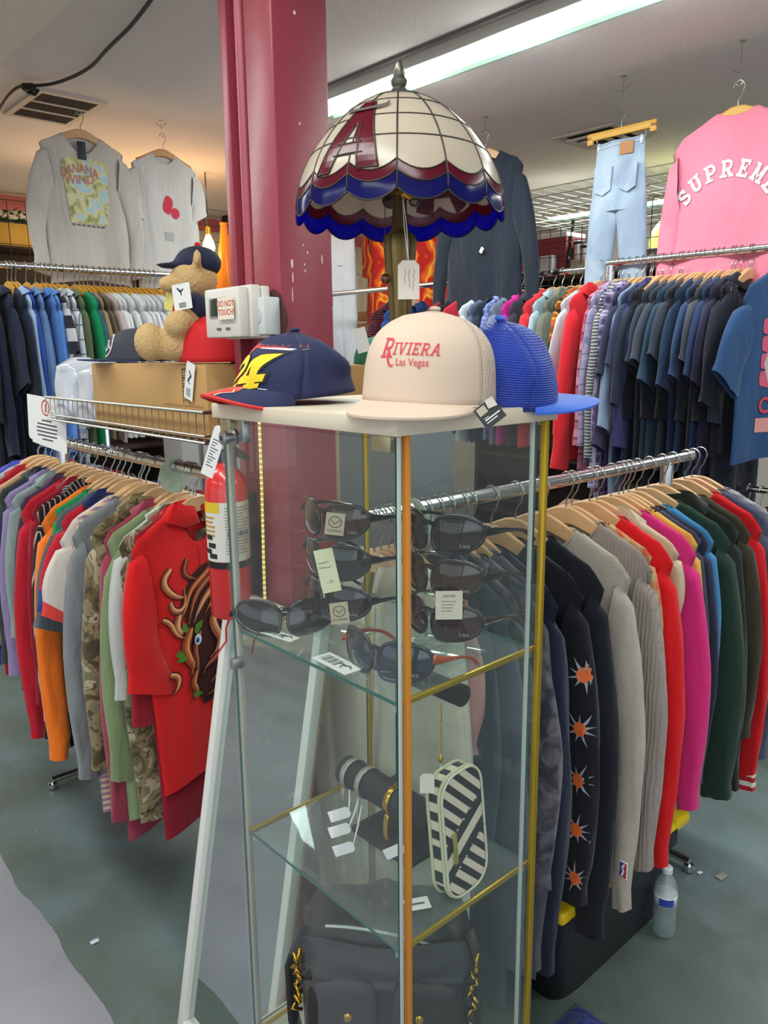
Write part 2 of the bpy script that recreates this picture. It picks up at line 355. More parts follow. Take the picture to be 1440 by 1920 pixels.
# ------------------------------------------------------------------ room shell
def slab_struct(name, a0, a1, b0, b1, z0, z1, mat):
    mb = MB(); mb.box((0, 0, 0), (a1 - a0, b1 - b0, z1 - z0))
    return struct(mb.build(name, mat, None, W((a0 + a1) / 2, (b0 + b1) / 2, (z0 + z1) / 2), (0, 0, YAW), smooth=False))
def floor_mat():
    m, nt, b = nodes('painted_concrete'); L = nt.links.new; tc = nt.nodes.new('ShaderNodeTexCoord'); ob = tc.outputs['Object']
    def nz(s, d=4, dis=0):
        n = nt.nodes.new('ShaderNodeTexNoise'); n.inputs['Scale'].default_value = s; n.inputs['Detail'].default_value = d; n.inputs['Distortion'].default_value = dis; L(ob, n.inputs[0]); return n.outputs['Fac']
    green = ramp(nt, [(.28, '#4f5853'), (.45, '#5d6964'), (.58, '#667578'), (.72, '#5a6058')], nz(1.6, 6, .5), 'LINEAR').outputs[0]
    green = mixc(nt, ramp(nt, [(.52, '#000000'), (.72, '#aaaaaa')], nz(5, 6, 1.2), 'LINEAR').outputs[0], green, '#4c4f47')
    grey = ramp(nt, [(.3, '#84848b'), (.6, '#94939b')], nz(2.2, 4), 'LINEAR').outputs[0]
    sp = nt.nodes.new('ShaderNodeSeparateXYZ'); L(ob, sp.inputs[0])
    edge = math_(nt, 'ADD', sp.outputs[0], math_(nt, 'MULTIPLY', math_(nt, 'SUBTRACT', nz(3, 3), .5), .07))
    base = mixc(nt, math_(nt, 'LESS_THAN', edge, FLOOR_EDGE), green, grey)
    sk = ramp(nt, [(.0, '#ffffff'), (.76, '#ffffff'), (.78, '#000000')], nz(60, 2), 'LINEAR').outputs[0]
    base = mixc(nt, sk, '#b9bdbb', base)
    L(base, b.inputs['Base Color'])
    L(ramp(nt, [(.35, '#909090'), (.65, '#bcbcbc')], nz(2, 3), 'LINEAR').outputs[0], b.inputs['Roughness'])
    bp = nt.nodes.new('ShaderNodeBump'); bp.inputs['Strength'].default_value = .05; bp.inputs['Distance'].default_value = .02; L(nz(24, 5), bp.inputs['Height']); L(bp.outputs[0], b.inputs['Normal'])
    return m
FA0, FA1, FB0, FB1 = -7.0, 7.5, -7.0, 8.0
FLOOR_EDGE = .585 - (FA0 + FA1) / 2
slab_struct('floor', FA0, FA1, FB0, FB1, -.1, 0, floor_mat())
CEILM = plain('ceiling_plaster', '#e6dfda', .85, bump=.3, bscale=90, var=.05, vscale=1.2)
WALLM = plain('wall_paint', '#d8c3a0', .8, var=.05)
WALL2 = plain('wall_paint_grey', '#b9b0a6', .8, var=.05)
slab_struct('ceiling', FA0, FA1, FB0, FB1, CEIL, CEIL + .1, CEILM)
slab_struct('wall_left', FA0, FA1, 6.3, 6.4, 0, CEIL, WALLM)
slab_struct('wall_right', 6.6, 6.7, FB0, 6.3, 0, CEIL, WALL2)
# dropped beam at upper left and the flat batten beside the light row
slab_struct('trim_beam', .50, .975, -3, 6.3, CEIL - .20, CEIL, plain('beam_cream', '#e9e0c8', .85, bump=.3, bscale=90))
slab_struct('trim_batten', 2.335, 2.352, -4, 3.6, CEIL - .012, CEIL, plain('batten_grey', '#6f6a66', .8))  # narrow darker grey batten along the ceiling panel edge
slab_struct('trim_wall_band', FA0, FA1, 6.28, 6.3, CEIL - .12, CEIL - .02, plain('pink_trim', '#c96a63', .6))

# red steel column: two channels with a pipe recess between them
RED = plain('red_enamel', '#8d333f', .38, var=.12, vscale=3, bump=.06, bscale=30)
REDL = plain('red_enamel_pipe', '#a0454f', .42, var=.1, vscale=5)
ca, cb = .95, 1.363
mb = MB(); mb.rbox((.0685, .050, CEIL / 2), (.137, .10, CEIL), .006)
mb.rbox((.0785, .125, CEIL / 2), (.10, .10, CEIL), .004)
mb.rbox((.064, .178, CEIL / 2), (.128, .028, CEIL), .003)
col = mb.build('column', RED, None, W(ca, cb, 0), (0, 0, YAW)); struct(col); tag(col, 'red painted steel column rising behind the glass case', 'column', kind='structure')
mb = MB(); mb.tube([(.012, .128, 1.70), (.012, .128, CEIL)], .012, 12); mb.build('conduit_pipe', REDL, col)
mb = MB(); mb.tube([(.018, .104, 1.78), (.016, .104, CEIL)], .010, 12); mb.build('conduit_pipe', plain('red_enamel_dull', '#7d4650', .5), col)
# paint chips on the right face
CHIP = plain('bare_chip', '#d8c2b8', .7)
mb = MB(); rr = random.Random(3)
for x, z, wx, hz in ((.030, 1.80, .007, .020), (.031, 1.77, .003, .022), (.029, 1.735, .002, .03), (.060, 1.838, .004, .004), (.070, 1.824, .004, .006), (.062, 1.80, .004, .005), (.063, 1.787, .004, .005), (.108, 1.812, .003, .02), (.055, 2.27, .006, .008), (.060, 2.07, .004, .006), (.05, 2.36, .003, .003), (.1, 1.64, .003, .006)):
    P = [(x + wx * .5 * math.cos(2 * pi * i / 7) * (.7 + .6 * rr.random()), z + hz * .5 * math.sin(2 * pi * i / 7) * (.7 + .6 * rr.random())) for i in range(7)]
    mb.prism(P, -.0006, .0004)
mb.build('paint_chip_marks', CHIP, col, smooth=False)

# ceiling light fixtures: two tubes under a ribbed clear lens
TUBE = plain('lit_tube', '#f2fffb', .5, emit=3.2); TUBE2 = plain('lit_lens', '#dff7ee', .5, emit=2.6)
def fixture(a, b, L, label):
    t = thing('ceiling_light_fixture', W(a, b, CEIL), YAW, label, 'ceiling light', 'fluorescent ceiling fixtures')
    mb = MB(); mb.box((0, 0, -.010), (.21, L, .02)); mb.box((-.10, 0, -.024), (.006, L, .04)); mb.box((.10, 0, -.024), (.006, L, .04)); mb.build('housing', WHITEPAINT, t, smooth=False)
    for s in (-1, 1):
        mb = MB(); mb.tube([(s * .045, -L / 2 + .02, -.036), (s * .045, L / 2 - .02, -.036)], .0135, 10); mb.build('tube', TUBE, t)
    mb = MB()
    n = 20
    for k in range(n):
        x0 = -.097 + .194 * k / n; mb.tube([(x0 + .005, -L / 2, -.050), (x0 + .005, L / 2, -.050)], .0035, 4)
    mb.build('ribbed_lens', glass('lens_plastic', '#eefaf5', 1.3, .3), t)
    return t
fixture(2.48, 1.99, 2.42, 'lit fluorescent fixture above the lamp, running past the red column')
fixture(5.9, 3.7, 1.3, 'lit fluorescent fixture beyond the pale jeans')
# vents
def vent(a, b, wa, wb, rows, label, slats):
    t = thing('ceiling_vent', W(a, b, CEIL), YAW, label, 'vent')
    mb = MB(); f = .03
    for s in (-1, 1): mb.box((s * (wa / 2 - f / 2), 0, -.006), (f, wb, .012)); mb.box((0, s * (wb / 2 - f / 2), -.006), (wa - 2 * f, f, .012))
    for r in range(1, rows): mb.box((0, -wb / 2 + f + (wb - 2 * f) * r / rows, -.006), (wa - 2 * f, .016, .012))
    mb.build('frame', plain('vent_frame', '#c9bfb2', .6), t, smooth=False)
    mb = MB(); mb.box((0, 0, -.001), (wa - .02, wb - .02, .002)); mb.build('duct_opening', plain('duct_dark', '#171412', .9), t, smooth=False)
    mb = MB(); n = slats; R = Matrix.Rotation(math.radians(40), 3, 'Y')
    for k in range(n): mb.box((-wa / 2 + f + (wa - 2 * f) * (k + .5) / n, 0, -.007), (.007, wb - 2 * f, .0018), 0, R)
    mb.build('louvres', plain('vent_louvre', '#4a3b33', .6), t, smooth=False)
vent(1.545, 4.04, .32, .48, 3, 'brown louvred ceiling vent with three bays above the map-print shirt', 20)
t = thing('ceiling_vent', W(4.03, 2.64, CEIL), YAW, 'square dark ceiling diffuser above the pale jeans', 'vent')
mb = MB(); mb.box((0, 0, -.001), (.28, .28, .002)); mb.build('duct_opening', plain('duct_dark', '#171412', .9), t, smooth=False)
mb = MB()
for s_, h in ((.36, .006), (.24, .02), (.13, .03)):
    for k in (-1, 1): mb.box((k * s_ / 2, 0, -h), (.03, s_ + .03, .008)); mb.box((0, k * s_ / 2, -h), (s_ - .03, .03, .008))
mb.build('diffuser_rings', plain('vent_frame', '#c9bfb2', .6), t, smooth=False)
# cable across the ceiling with a plug body hooked up part way
pts = [pz(x, y, CEIL - .02) for x, y in ((-40, 260), (0, 203), (14, 180), (30, 165), (45, 160))]
pts += [pz(x, y, CEIL - .03) for x, y in ((62, 161), (100, 158), (140, 143), (160, 132), (178, 119), (195, 98), (215, 78), (240, 55), (262, 28), (282, 2), (300, -30))]
def smooth_pts(p, it=2):
    for _ in range(it):
        q = [p[0]]
        for i in range(len(p) - 1): q += [p[i] * .75 + p[i + 1] * .25, p[i] * .25 + p[i + 1] * .75]
        p = q + [p[-1]]
    return p
o0 = pts[5]; mb = MB(); mb.tube([p - o0 for p in smooth_pts(pts)], .007, 8)
cb_ = mb.build('ceiling_cable', plain('cable_black', '#23262a', .45), None, o0); tag(cb_, 'black cable strung wavily across the ceiling at upper left', 'cable')
mb = MB(); mb.rbox((-.02, 0, -.005), (.055, .03, .03), .008); mb.tube([(-.05, 0, .0), (-.03, .02, -.02), (0, .01, -.03), (.02, .0, -.015)], .008, 8); mb.build('plug_body', BLACKPLASTIC, cb_)
# ------------------------------------------------------------------ hangers and clothes
HW = .215
def hang_top(x):
    a = min(abs(x) / HW, 1.25); a1 = max(0, a - .09) / .91
    return -.070 - .088 * (a1 ** 1.15) * (1 + .10 * math.sin(a1 * pi)) - max(0, abs(x) - HW) * .9
_hm = {}
def hanger_meshes(kind):
    if kind in _hm: return _hm[kind]
    wm = {'maple': HWOOD, 'oak': HWOOD2, 'honey': HWOOD3, 'black': plain('black_lacquer', '#17171a', .35)}[kind]
    n = 26; mb = MB(); rows = []
    for i in range(n + 1):
        x = (-1 + 2 * i / n) * .186; a = abs(x) / HW; zt = hang_top(x); h = .046 - .026 * a ** 1.3; yo = -.003 * (a ** 2); th = .0055 * (1 - .45 * a * a)
        rows.append([(x, yo - th, zt - .004), (x, yo, zt), (x, yo + th, zt - .004), (x, yo + th, zt - h + .003), (x, yo, zt - h), (x, yo - th, zt - h + .003)])
    mb.v = [q for r in rows for q in r]
    for i in range(n):
        for k in range(6): mb.f.append((i * 6 + k, i * 6 + (k + 1) % 6, (i + 1) * 6 + (k + 1) % 6, (i + 1) * 6 + k)); mb.m.append(0)
    mb.f += [tuple(range(6)), tuple(n * 6 + k for k in range(6))]; mb.m += [0, 0]
    wm_ = mb.mesh('hanger', wm, ang=50)
    mb = MB(); P = [(0, 0, -.075), (0, 0, -.052), (.004, 0, -.044), (.013, 0, -.032), (.0175, 0, -.018)]
    P += [(.0215 * math.cos(math.radians(a)), 0, .0215 * math.sin(math.radians(a)) - .002) for a in range(-20, 200, 20)]
    mb.tube(P, .0021, 6); hk = mb.mesh('hook', WIRE)
    _hm[kind] = (wm_, hk); return _hm[kind]
def make_hanger(kind, loc, rz, label, group=None, sc_=1):
    a, b = hanger_meshes(kind)
    o = bpy.data.objects.new('hanger', a); COL.objects.link(o); o.location = loc; o.rotation_euler = (0, 0, rz)
    h = bpy.data.objects.new('hook', b); COL.objects.link(h); h.parent = o; o.scale = (sc_,) * 3
    return tag(o, label, 'hanger', group)

def garment(p, loc, rz, label, cat):
    """p: width, length, sleeve, thick, mats ... local X = shoulder axis, -Y = front, origin on the rail"""
    rnd = random.Random(p.get('seed', 1)); sd = rnd.random() * 50
    Wd = p.get('W', .46) / 2; Lg = p.get('L', .70); T = p.get('T', .016); hem = p.get('hem', Wd * 1.02); sl = p.get('sl', .58); fold = p.get('fold', .010)
    neck = p.get('neck', .082); nd = p.get('nd', .075); sway = p.get('sway', 0)
    fab = p['fab']
    sn = neck / Wd
    def ztop(s, front):
        x = abs(s) * Wd; z = hang_top(x) + .010
        if abs(s) < sn:
            zn = hang_top(neck) + .010; k = 1 - (abs(s) / sn) ** 2.2
            z = zn - (nd if front else .012) * k + (0 if front else .012 * k)
        return z
    zh = hang_top(0) - Lg
    def half(t): return Wd * (1 - min(1, t * 5) * .10) * (1 - t) + hem * t * (1 if t > .2 else 1)
    def surf(s, t, side):
        front = side < 0
        zt = ztop(s, front); z = zt + (zh + .012 * math.cos(s * 2.5) - zt) * t
        x = s * (Wd * (1 - t) + hem * t) * (1 - .10 * math.sin(min(1, t * 2.2) * pi) * abs(s) ** 2)
        seam = 0 if abs(s) >= sn else 1; sh_ = .0105 * min(1, t * 170) ** .5 * (1 - abs(s) ** 5)
        rmp = min(1, t * 9) ** .5; th = T * (1 - abs(s) ** 4) * (.45 + .55 * min(1, t * 2.2)) * (rmp if not seam else .6 + .4 * rmp) + .0045 * (1 - abs(s) ** 8) * rmp
        th = max(th, sh_)
        f = fold * min(1, t * 1.6)
        yc = f * (noise.noise((x * 9 + sd, z * 1.2, sd)) * 1.6 + .55 * math.sin(x * 26 + sd + z * 1.3)) + sway * t
        yo = f * min(1, t * 5) * .45 * noise.noise((x * 22 + sd, z * 4, side * 7 + sd))
        return Vector((x, yc + side * th + yo, z))
    NU, NV = p.get('res', (24, 15))
    mb = MB(); col_n = 2 * NU
    for j in range(NV + 1):
        t = (0, .005, .022)[j] if j < 3 else ((j - 1.2) / (NV - 1.2)) ** 1.3
        for i in range(NU): mb.v.append(tuple(surf(-1 + 2 * i / NU, t, -1)))
        for i in range(NU): mb.v.append(tuple(surf(1 - 2 * i / NU, t, 1)))
    for j in range(NV):
        for i in range(col_n):
            mb.f.append((j * col_n + i, j * col_n + (i + 1) % col_n, (j + 1) * col_n + (i + 1) % col_n, (j + 1) * col_n + i)); mb.m.append(0)
    # thin turned-in hem
    o = bpy.data.objects.new(p.get('name', 'garment'), mb.mesh(p.get('name', 'garment'), fab, ang=180)); COL.objects.link(o)
    o.location = loc; o.rotation_euler = (0, 0, rz); tag(o, label, cat, p.get('group'))
    # sleeves
    sfab = p.get('sfab', fab); NS, MS = 14, p.get('sm', 15)
    if sl > 0:
        for sg in (-1, 1):
            fl = p.get('flare', .05) * (1 if sg > 0 else p.get('flare2', 1)); cw = p.get('cuff', .085); bl = p.get('blouse', 0); so = p.get('swing', 0) * sg
            st = Vector((sg * Wd, 0, hang_top(Wd) + .008)); ap = Vector((sg * (Wd - .055), 0, st.z - p.get('arm', .20)))
            eo = st + Vector((sg * fl, 0, -sl)); dr = (eo - st).normalized(); nrm = Vector((-dr.z * sg, 0, dr.x * sg)); nrm = nrm if nrm.x * sg < 0 else -nrm
            ei = eo + nrm * cw * (1.0) + Vector((0, 0, -p.get('cuffdrop', .012)))
            mb = MB(); ph = rnd.random() * 9
            for j in range(MS + 1):
                t = j / MS
                bow = p.get('bow', .022) * math.sin(min(1, t * 1.15) * pi) * sg
                po = st.lerp(eo, t) + Vector((bow, 0, 0)); pi_ = ap.lerp(ei, t) + Vector((bow * .6 + sg * bl * math.sin(t * pi) * .0, 0, 0))
                if j == 0: po = po + Vector((-sg * .03, 0, -.012))
                c = (po + pi_) / 2; a = (po - pi_) / 2; th = (T * .95 + .008) * (1 - .25 * t)
                if bl and t > .8: th *= 1 + bl * 6 * math.sin((t - .8) / .2 * pi)
                cf = 1.0
                if p.get('rib') and t > .9: a = a * (.78); 
                for k in range(NS):
                    q = 2 * pi * k / NS
                    d = noise.noise((c.x * 14 + math.cos(q) * 1.5 + ph, c.z * 7 + ph, math.sin(q) * 1.5)) * fold * .9
                    pt = c + a * math.cos(q) * (1 + d * 1.5) + Vector((0, math.copysign(abs(math.sin(q)) ** .7, math.sin(q)) * th + d + so * t + sway * t * .7, 0))
                    mb.v.append(tuple(pt))
            for j in range(MS):
                for k in range(NS): mb.f.append((j * NS + k, j * NS + (k + 1) % NS, (j + 1) * NS + (k + 1) % NS, (j + 1) * NS + k)); mb.m.append(1 if (p.get('cuffmat') and (j + .5) / MS > p.get('cufft', .86)) else 0)
            mats = [sfab] + ([p['cuffmat']] if p.get('cuffmat') else [])
            mb.build('sleeve', mats, o, ang=180)
    # collar
    ck = p.get('collar', 'crew')
    loop = []
    for i in range(17): s = -sn + 2 * sn * i / 16; loop.append(surf(s, 0, -1))
    for i in range(1, 16): s = sn - 2 * sn * i / 16; loop.append(surf(s, 0, 1))
    if ck == 'crew':
        mb = MB(); mb.tube([q + Vector((0, 0, -.004)) for q in loop], .008, 6, True, flat=.5); mb.build('collar', p.get('cfab', fab), o, ang=180)
    elif ck == 'shirt' or ck == 'jacket':
        ch = .042 if ck == 'shirt' else .055; mb = MB(); n = len(loop); vs = []
        for i, q in enumerate(loop):
            fr = i <= 16; s = -sn + 2 * sn * i / 16 if fr else sn - 2 * sn * (i - 16) / 16
            up = ch * (1 - (abs(s) / sn) ** 2) if fr else 0
            c = Vector((q.x * .98, q.y * 1.0, (hang_top(neck) + .010) - (.020 * (1 - (abs(s) / sn)) if fr else 0)))
            top = c + Vector((0, (.0 if fr else .004), ch * .22)); out = Vector((q.x * 1.55, q.y + (-.020 if fr else .016), c.z - ch * (.75 if fr else .35) * (1 + (.5 * (1 - abs(abs(s) / sn - .5) * 2) if fr else 0))))
            vs += [c, top, out]
        fs = []
        for i in range(n):
            if i in (7, 8): continue
            a = i * 3; b = ((i + 1) % n) * 3
            fs += [(a, b, b + 1, a + 1), (a + 1, b + 1, b + 2, a + 2)]
        mb.add(vs, fs); co = mb.build('collar', p.get('cfab', fab), o, ang=38)
        md = co.modifiers.new('thick', 'SOLIDIFY'); md.thickness = .003; md.offset = 0
    elif ck == 'hood':
        mb = MB(); mb.grid(lambda a, b: Vector(((a - .5) * .26 * (1 - .3 * b), .020 + .030 * math.sin(b * pi) * math.sin(a * pi), -.06 - b * .20 * math.sin(a * pi) ** .6 - .03 * abs(a - .5))), 12, 8); h = mb.build('hood', p.get('cfab', fab), o, ang=180)
        md = h.modifiers.new('thick', 'SOLIDIFY'); md.thickness = .012
    if p.get('placket'):
        fs_ = [(-.014, 0), (.014, 0)]
        mb = MB(); mb.grid(lambda a, b: surf((a - .5) * .03 / Wd, .015 + .97 * b, -1) + Vector((0, -.0022, 0)), 1, 24); mb.build('placket', p.get('pfab', fab), o, ang=180)
    o['_dummy'] = 0; del o['_dummy']
    def front(x, z, off=.003, side=-1):
        t = .3
        for _ in range(4):
            s = max(-1, min(1, x / (Wd * (1 - t) + hem * t))); zt = ztop(s, side < 0); t = max(0, min(1, (z - zt) / (zh - zt)))
        q = surf(s, t, side); return Vector((x, q.y + side * off, z))
    return o, front

RAILR = .016
class Rack:
    """a rail along U ('u') or V ('v'); pos = coordinate along it"""
    def __init__(s, ax, c, z, title): s.ax, s.c, s.z, s.title = ax, c, z, title; s.items = []
    def at(s, pos): return W(pos, s.c, s.z) if s.ax == 'u' else W(s.c, pos, s.z)
    def rz(s): return YAW - pi / 2 if s.ax == 'u' else YAW
def fill(rack, items, hk, seed=1, jit=5):
    """items: (pos, short, cat, params[, hanger kind]) -> a hanger and a garment each"""
    rnd = random.Random(seed)
    for i, it in enumerate(items):
        pos, short, cat, p = it[:4]; kind = it[4] if len(it) > 4 else hk
        p = dict(p); p.setdefault('seed', seed * 100 + i); p.setdefault('group', f'garments on the {rack.title}')
        rz = rack.rz() + math.radians(rnd.uniform(-jit, jit)) + math.radians(p.get('turn', 0)); loc = rack.at(pos)
        lab = f"{short} on the {rack.title}"
        if p.get('nohang') is None: make_hanger(kind, loc, rz, f"{'black' if kind == 'black' else 'wooden'} hanger holding the {short}, {rack.title}" if len((short + rack.title).split()) < 12 else f"hanger holding the {short}", f'hangers on the {rack.title}')
        o, fr = garment(p, loc, rz, lab, cat)
        if p.get('after'): p['after'](o, fr)
def rack_frame(rack, p0, p1, posts, label, rings=0, lower=None, foot=.28):
    rz = YAW if rack.ax == 'u' else YAW + pi / 2
    t = thing('clothes_rack', W(*( (p0, rack.c) if rack.ax == 'u' else (rack.c, p0)), 0), rz, label, 'clothes rack')
    L = p1 - p0
    zr = rack.z - .0
    mb = MB(); mb.tube([(0, 0, zr), (L, 0, zr)], RAILR, 14); mb.build('rail', CHROME, t)
    for e in (0, L): mb = MB(); mb.sphere((e, 0, zr), RAILR * 1.12, 8); mb.build('end_cap', CHROME, t)
    for q in posts:
        x = q - p0; mb = MB(); mb.tube([(x, 0, .04), (x, 0, zr - .01)], .0135, 12); mb.lathe([(.019, -.03), (.019, .03)], 12, (x, 0, zr - .045)); mb.build('post', CHROME, t)
        mb = MB(); mb.tube([(x, -foot, .035), (x, foot, .035)], .0125, 10)
        for s in (-1, 1): mb.lathe([(.0, 0), (.017, .004), (.017, .022), (0, .024)], 10, (x, s * foot, 0))
        mb.build('foot', CHROME, t)
    if lower:
        mb = MB(); mb.tube([(0, 0, lower), (L, 0, lower)], .0125, 12); mb.build('rail', CHROME, t)
    return t
# ------------------------------------------------------------------ clothes racks
RL = Rack('u', 1.145, 1.296, 'lower right rack'); LL = Rack('v', 1.02, 1.310, 'lower left rack')
UL = Rack('u', 3.86, 2.02, 'far left rack'); UR = Rack('v', 3.22, 2.0, 'upper right rail'); UB = Rack('v', 3.36, 2.0, 'back right rail'); LR = Rack('v', 3.22, 1.055, 'low rail at far right')
rack_frame(RL, .98, 2.31, (1.16, 2.17), 'chrome clothes rack running right from behind the glass case', foot=.16)
rack_frame(LL, 1.62, 2.92, (1.665, 2.86), 'chrome clothes rack at lower left under the wire basket', foot=.16)
rack_frame(UL, .6, 2.16, (.66, 2.12), 'chrome clothes rack at far left below the hanging white shirts')
rack_frame(UR, .75, 2.04, (.80, 2.03), 'chrome two-level clothes rack of dark T-shirts at upper right', lower=1.055)
rack_frame(UB, 2.10, 4.3, (2.16, 4.25), 'chrome clothes rack continuing left behind the caps')

def TEE(fab, **k): d = dict(fab=fab, W=.47, L=.74, sl=.205, flare=.10, cuff=.165, arm=.20, T=.012, fold=.012, neck=.112, name='t_shirt', cuffdrop=.03, sm=8); d.update(k); return d
def SWEAT(fab, **k): d = dict(fab=fab, W=.50, L=.72, sl=.70, flare=.055, cuff=.075, arm=.23, T=.019, fold=.013, neck=.105, name='sweatshirt', rib=True, bow=.03); d.update(k); return d
def SHIRT(fab, **k): d = dict(fab=fab, W=.47, L=.76, sl=.62, flare=.05, cuff=.08, arm=.21, T=.012, fold=.012, neck=.10, name='shirt', collar='shirt', placket=True); d.update(k); return d
def JACK(fab, **k): d = dict(fab=fab, W=.48, L=.78, sl=.64, flare=.06, cuff=.095, arm=.23, T=.020, fold=.014, neck=.10, name='jacket', collar='jacket', placket=True); d.update(k); return d
F = fabric
# --- lower right rack: near (behind the glass) to far; position from where the near shoulder tip shows
def rlp(px): return pv(px, 1060, .935).dot(U)
BLK = F('#15161b'); NAVY = F('#1c2233')
def stars(o, fr):
    # embroidered column of orange blossoms with silver spikes down the near sleeve side
    ST = F('#9a9aa2'); OR = plain('orange_thread', '#d9642a', .8)
    sh = []; so = []
    for k in range(5):
        z = -.355 - k * .122; x0 = .272
        for i in range(9):
            a = math.radians(i * 40 + k * 13); r = .045 if i % 2 else .033
            sh.append(poly([(x0 + .012 * math.cos(a + .35), z + .012 * math.sin(a + .35)), (x0 + r * math.cos(a), z + r * math.sin(a)), (x0 + .009 * math.cos(a - .35), z + .009 * math.sin(a - .35))]))
        so.append(poly([(x0 + .014 * math.cos(2 * pi * i / 8), z + .018 * math.sin(2 * pi * i / 8)) for i in range(8)]))
    sl = [c for c in o.children if c.name.startswith('sleeve')][1]
    from mathutils.bvhtree import BVHTree
    bv = BVHTree.FromPolygons([v.co.copy() for v in sl.data.vertices], [tuple(q.vertices) for q in sl.data.polygons])
    def mp(off):
        def fn(x, z):
            h = bv.ray_cast(Vector((x - .0, -.3, z)), Vector((0, 1, 0)))
            if h[0] is None: h = bv.find_nearest(Vector((x, -.02, z)))
            return h[0] + Vector((0, -off, 0))
        return fn
    decal('spike_embroidery', sh, mp(.003), ST, o, .02); decal('blossom_embroidery', so, mp(.0045), OR, o, .02)
def nba(o, fr):
    sl = [c for c in o.children if c.name.startswith('sleeve')][1]
    z = max(0, 0)
    co = [v.co for v in sl.data.vertices]; zb = min(c.z for c in co); t = [c for c in co if abs(c.z - (zb + .09)) < .05]
    x = max(c.x for c in t); y = min(c.y for c in t)
    mb = MB(); mb.rbox((x - .012, y - .003, zb + .13), (.022, .003, .046), .001); pt = mb.build('league_patch', plain('patch_white', '#e6e3de', .7), o)
    decal('patch_mark', [rect(x - .021, zb + .110, x - .012, zb + .150)], lambda a, b: (a, y - .0048, b), plain('patch_blue', '#25408f', .7), pt, 0)
    decal('patch_mark', [rect(x - .012, zb + .110, x - .003, zb + .150)], lambda a, b: (a, y - .0048, b), plain('patch_red', '#c22d3a', .7), pt, 0)
    decal('patch_mark', [band([(x - .015, zb + .113), (x - .010, zb + .128), (x - .014, zb + .138), (x - .008, zb + .147)], .005)], lambda a, b: (a, y - .0051, b), plain('patch_white', '#e6e3de', .7), pt, 0)
def beast(o, fr):
    """an original scaly-beast drawing: layered tapering strands, a horn, an eye and leaves over the viewer's right half of the front"""
    K = lambda X, Y: ((200 + X / 4.364 - 384) * .00185, -.115 - (900 + Y / 4.364 - 965) * .00142)
    def lay(shapes, col, off, nm='artwork'): decal(nm, shapes, lambda x, z: fr(x, z, off), plain('art_' + col[1:], col, .85), o, .02)
    def curve(P, n=14):
        P = [Vector(K(*p)) for p in P]; P = smooth_pts(P, 3); return [tuple(p) for p in P]
    def strand(P, w0, base, mid, hi, off):
        c = curve(P); n = len(c); prof = [max(.12, math.sin(min(1, .18 + 1.0 * i / n) * pi) ** .7) for i in range(n)]
        lay([band(c, [w0 * q + .0055 for q in prof])], '#170806', off, 'ink_line'); lay([band(c, [w0 * q for q in prof])], base, off + .0005)
        m = [(x + w0 * .12, z + w0 * .10) for x, z in c]; lay([band(m, [w0 * .55 * q for q in prof])], mid, off + .0010); lay([band([(x + w0 * .2, z + w0 * .16) for x, z in c], [w0 * .18 * q for q in prof])], hi, off + .0015)
    lay([poly([K(*q) for q in ((660, 800), (760, 740), (900, 700), (1250, 760), (1250, 1950), (700, 1950), (640, 1750), (650, 1500), (600, 1200), (560, 1000))])], '#3a120c', .0030, 'dark_mass')  # dark brown ground printed behind the strands
    for i, (P, w0) in enumerate((([(500, 690), (440, 760), (460, 850), (540, 940), (600, 960)], .020), ([(640, 640), (600, 740), (640, 800), (720, 840)], .014), ([(480, 960), (500, 1040), (560, 1060), (600, 1000), (590, 880)], .016), ([(900, 740), (760, 840), (640, 920), (590, 1060), (540, 1140)], .020), ([(980, 780), (820, 860), (700, 960), (640, 1080), (600, 1200)], .022), ([(1060, 860), (900, 920), (780, 1010), (700, 1120), (650, 1200)], .024), ([(1150, 820), (1000, 960), (860, 1040), (760, 1160)], .024), ([(410, 1080), (470, 1130), (500, 1240), (560, 1300)], .014), ([(540, 1090), (510, 1180), (540, 1260), (580, 1180)], .022), ([(620, 1240), (560, 1380), (590, 1500), (620, 1560), (590, 1640)], .030), ([(700, 1300), (640, 1420), (660, 1560), (640, 1680)], .022), ([(960, 1160), (820, 1210), (840, 1320), (890, 1420), (840, 1520), (770, 1560)], .030), ([(1180, 1080), (1060, 1180), (1080, 1320), (1000, 1420), (900, 1480)], .030), ([(1200, 1380), (1060, 1480), (900, 1560), (740, 1600), (690, 1680)], .024), ([(1240, 1560), (1080, 1620), (900, 1680), (760, 1780)], .026), ([(640, 1620), (600, 1720), (640, 1790), (590, 1850)], .022), ([(1220, 1760), (1020, 1790), (860, 1850), (720, 1880)], .026), ([(430, 1560), (500, 1600), (490, 1690), (450, 1740)], .016))):
        b_, m_, h_ = (('#8a3a1c', '#b8602c', '#e0a060'), ('#6e2a16', '#99492a', '#c98a58'), ('#9a5030', '#c98458', '#eec096'))[i % 3] if i not in (0, 7, 17) else ('#a8562c', '#d89058', '#f0c898')
        strand(P, w0, b_, m_, h_, .0036 + i * .00035)
    lay([poly([K(*q) for q in ((510, 1370), (480, 1420), (505, 1440), (490, 1480), (540, 1490), (570, 1470), (545, 1420))]), poly([K(*q) for q in ((640, 1270), (660, 1210), (730, 1190), (720, 1240), (670, 1300))]), poly([K(*q) for q in ((555, 1150), (540, 1210), (570, 1250), (600, 1220))]), poly([K(*q) for q in ((590, 1800), (620, 1850), (680, 1830), (640, 1790))])], '#4c7a22', .0105, 'leaves')
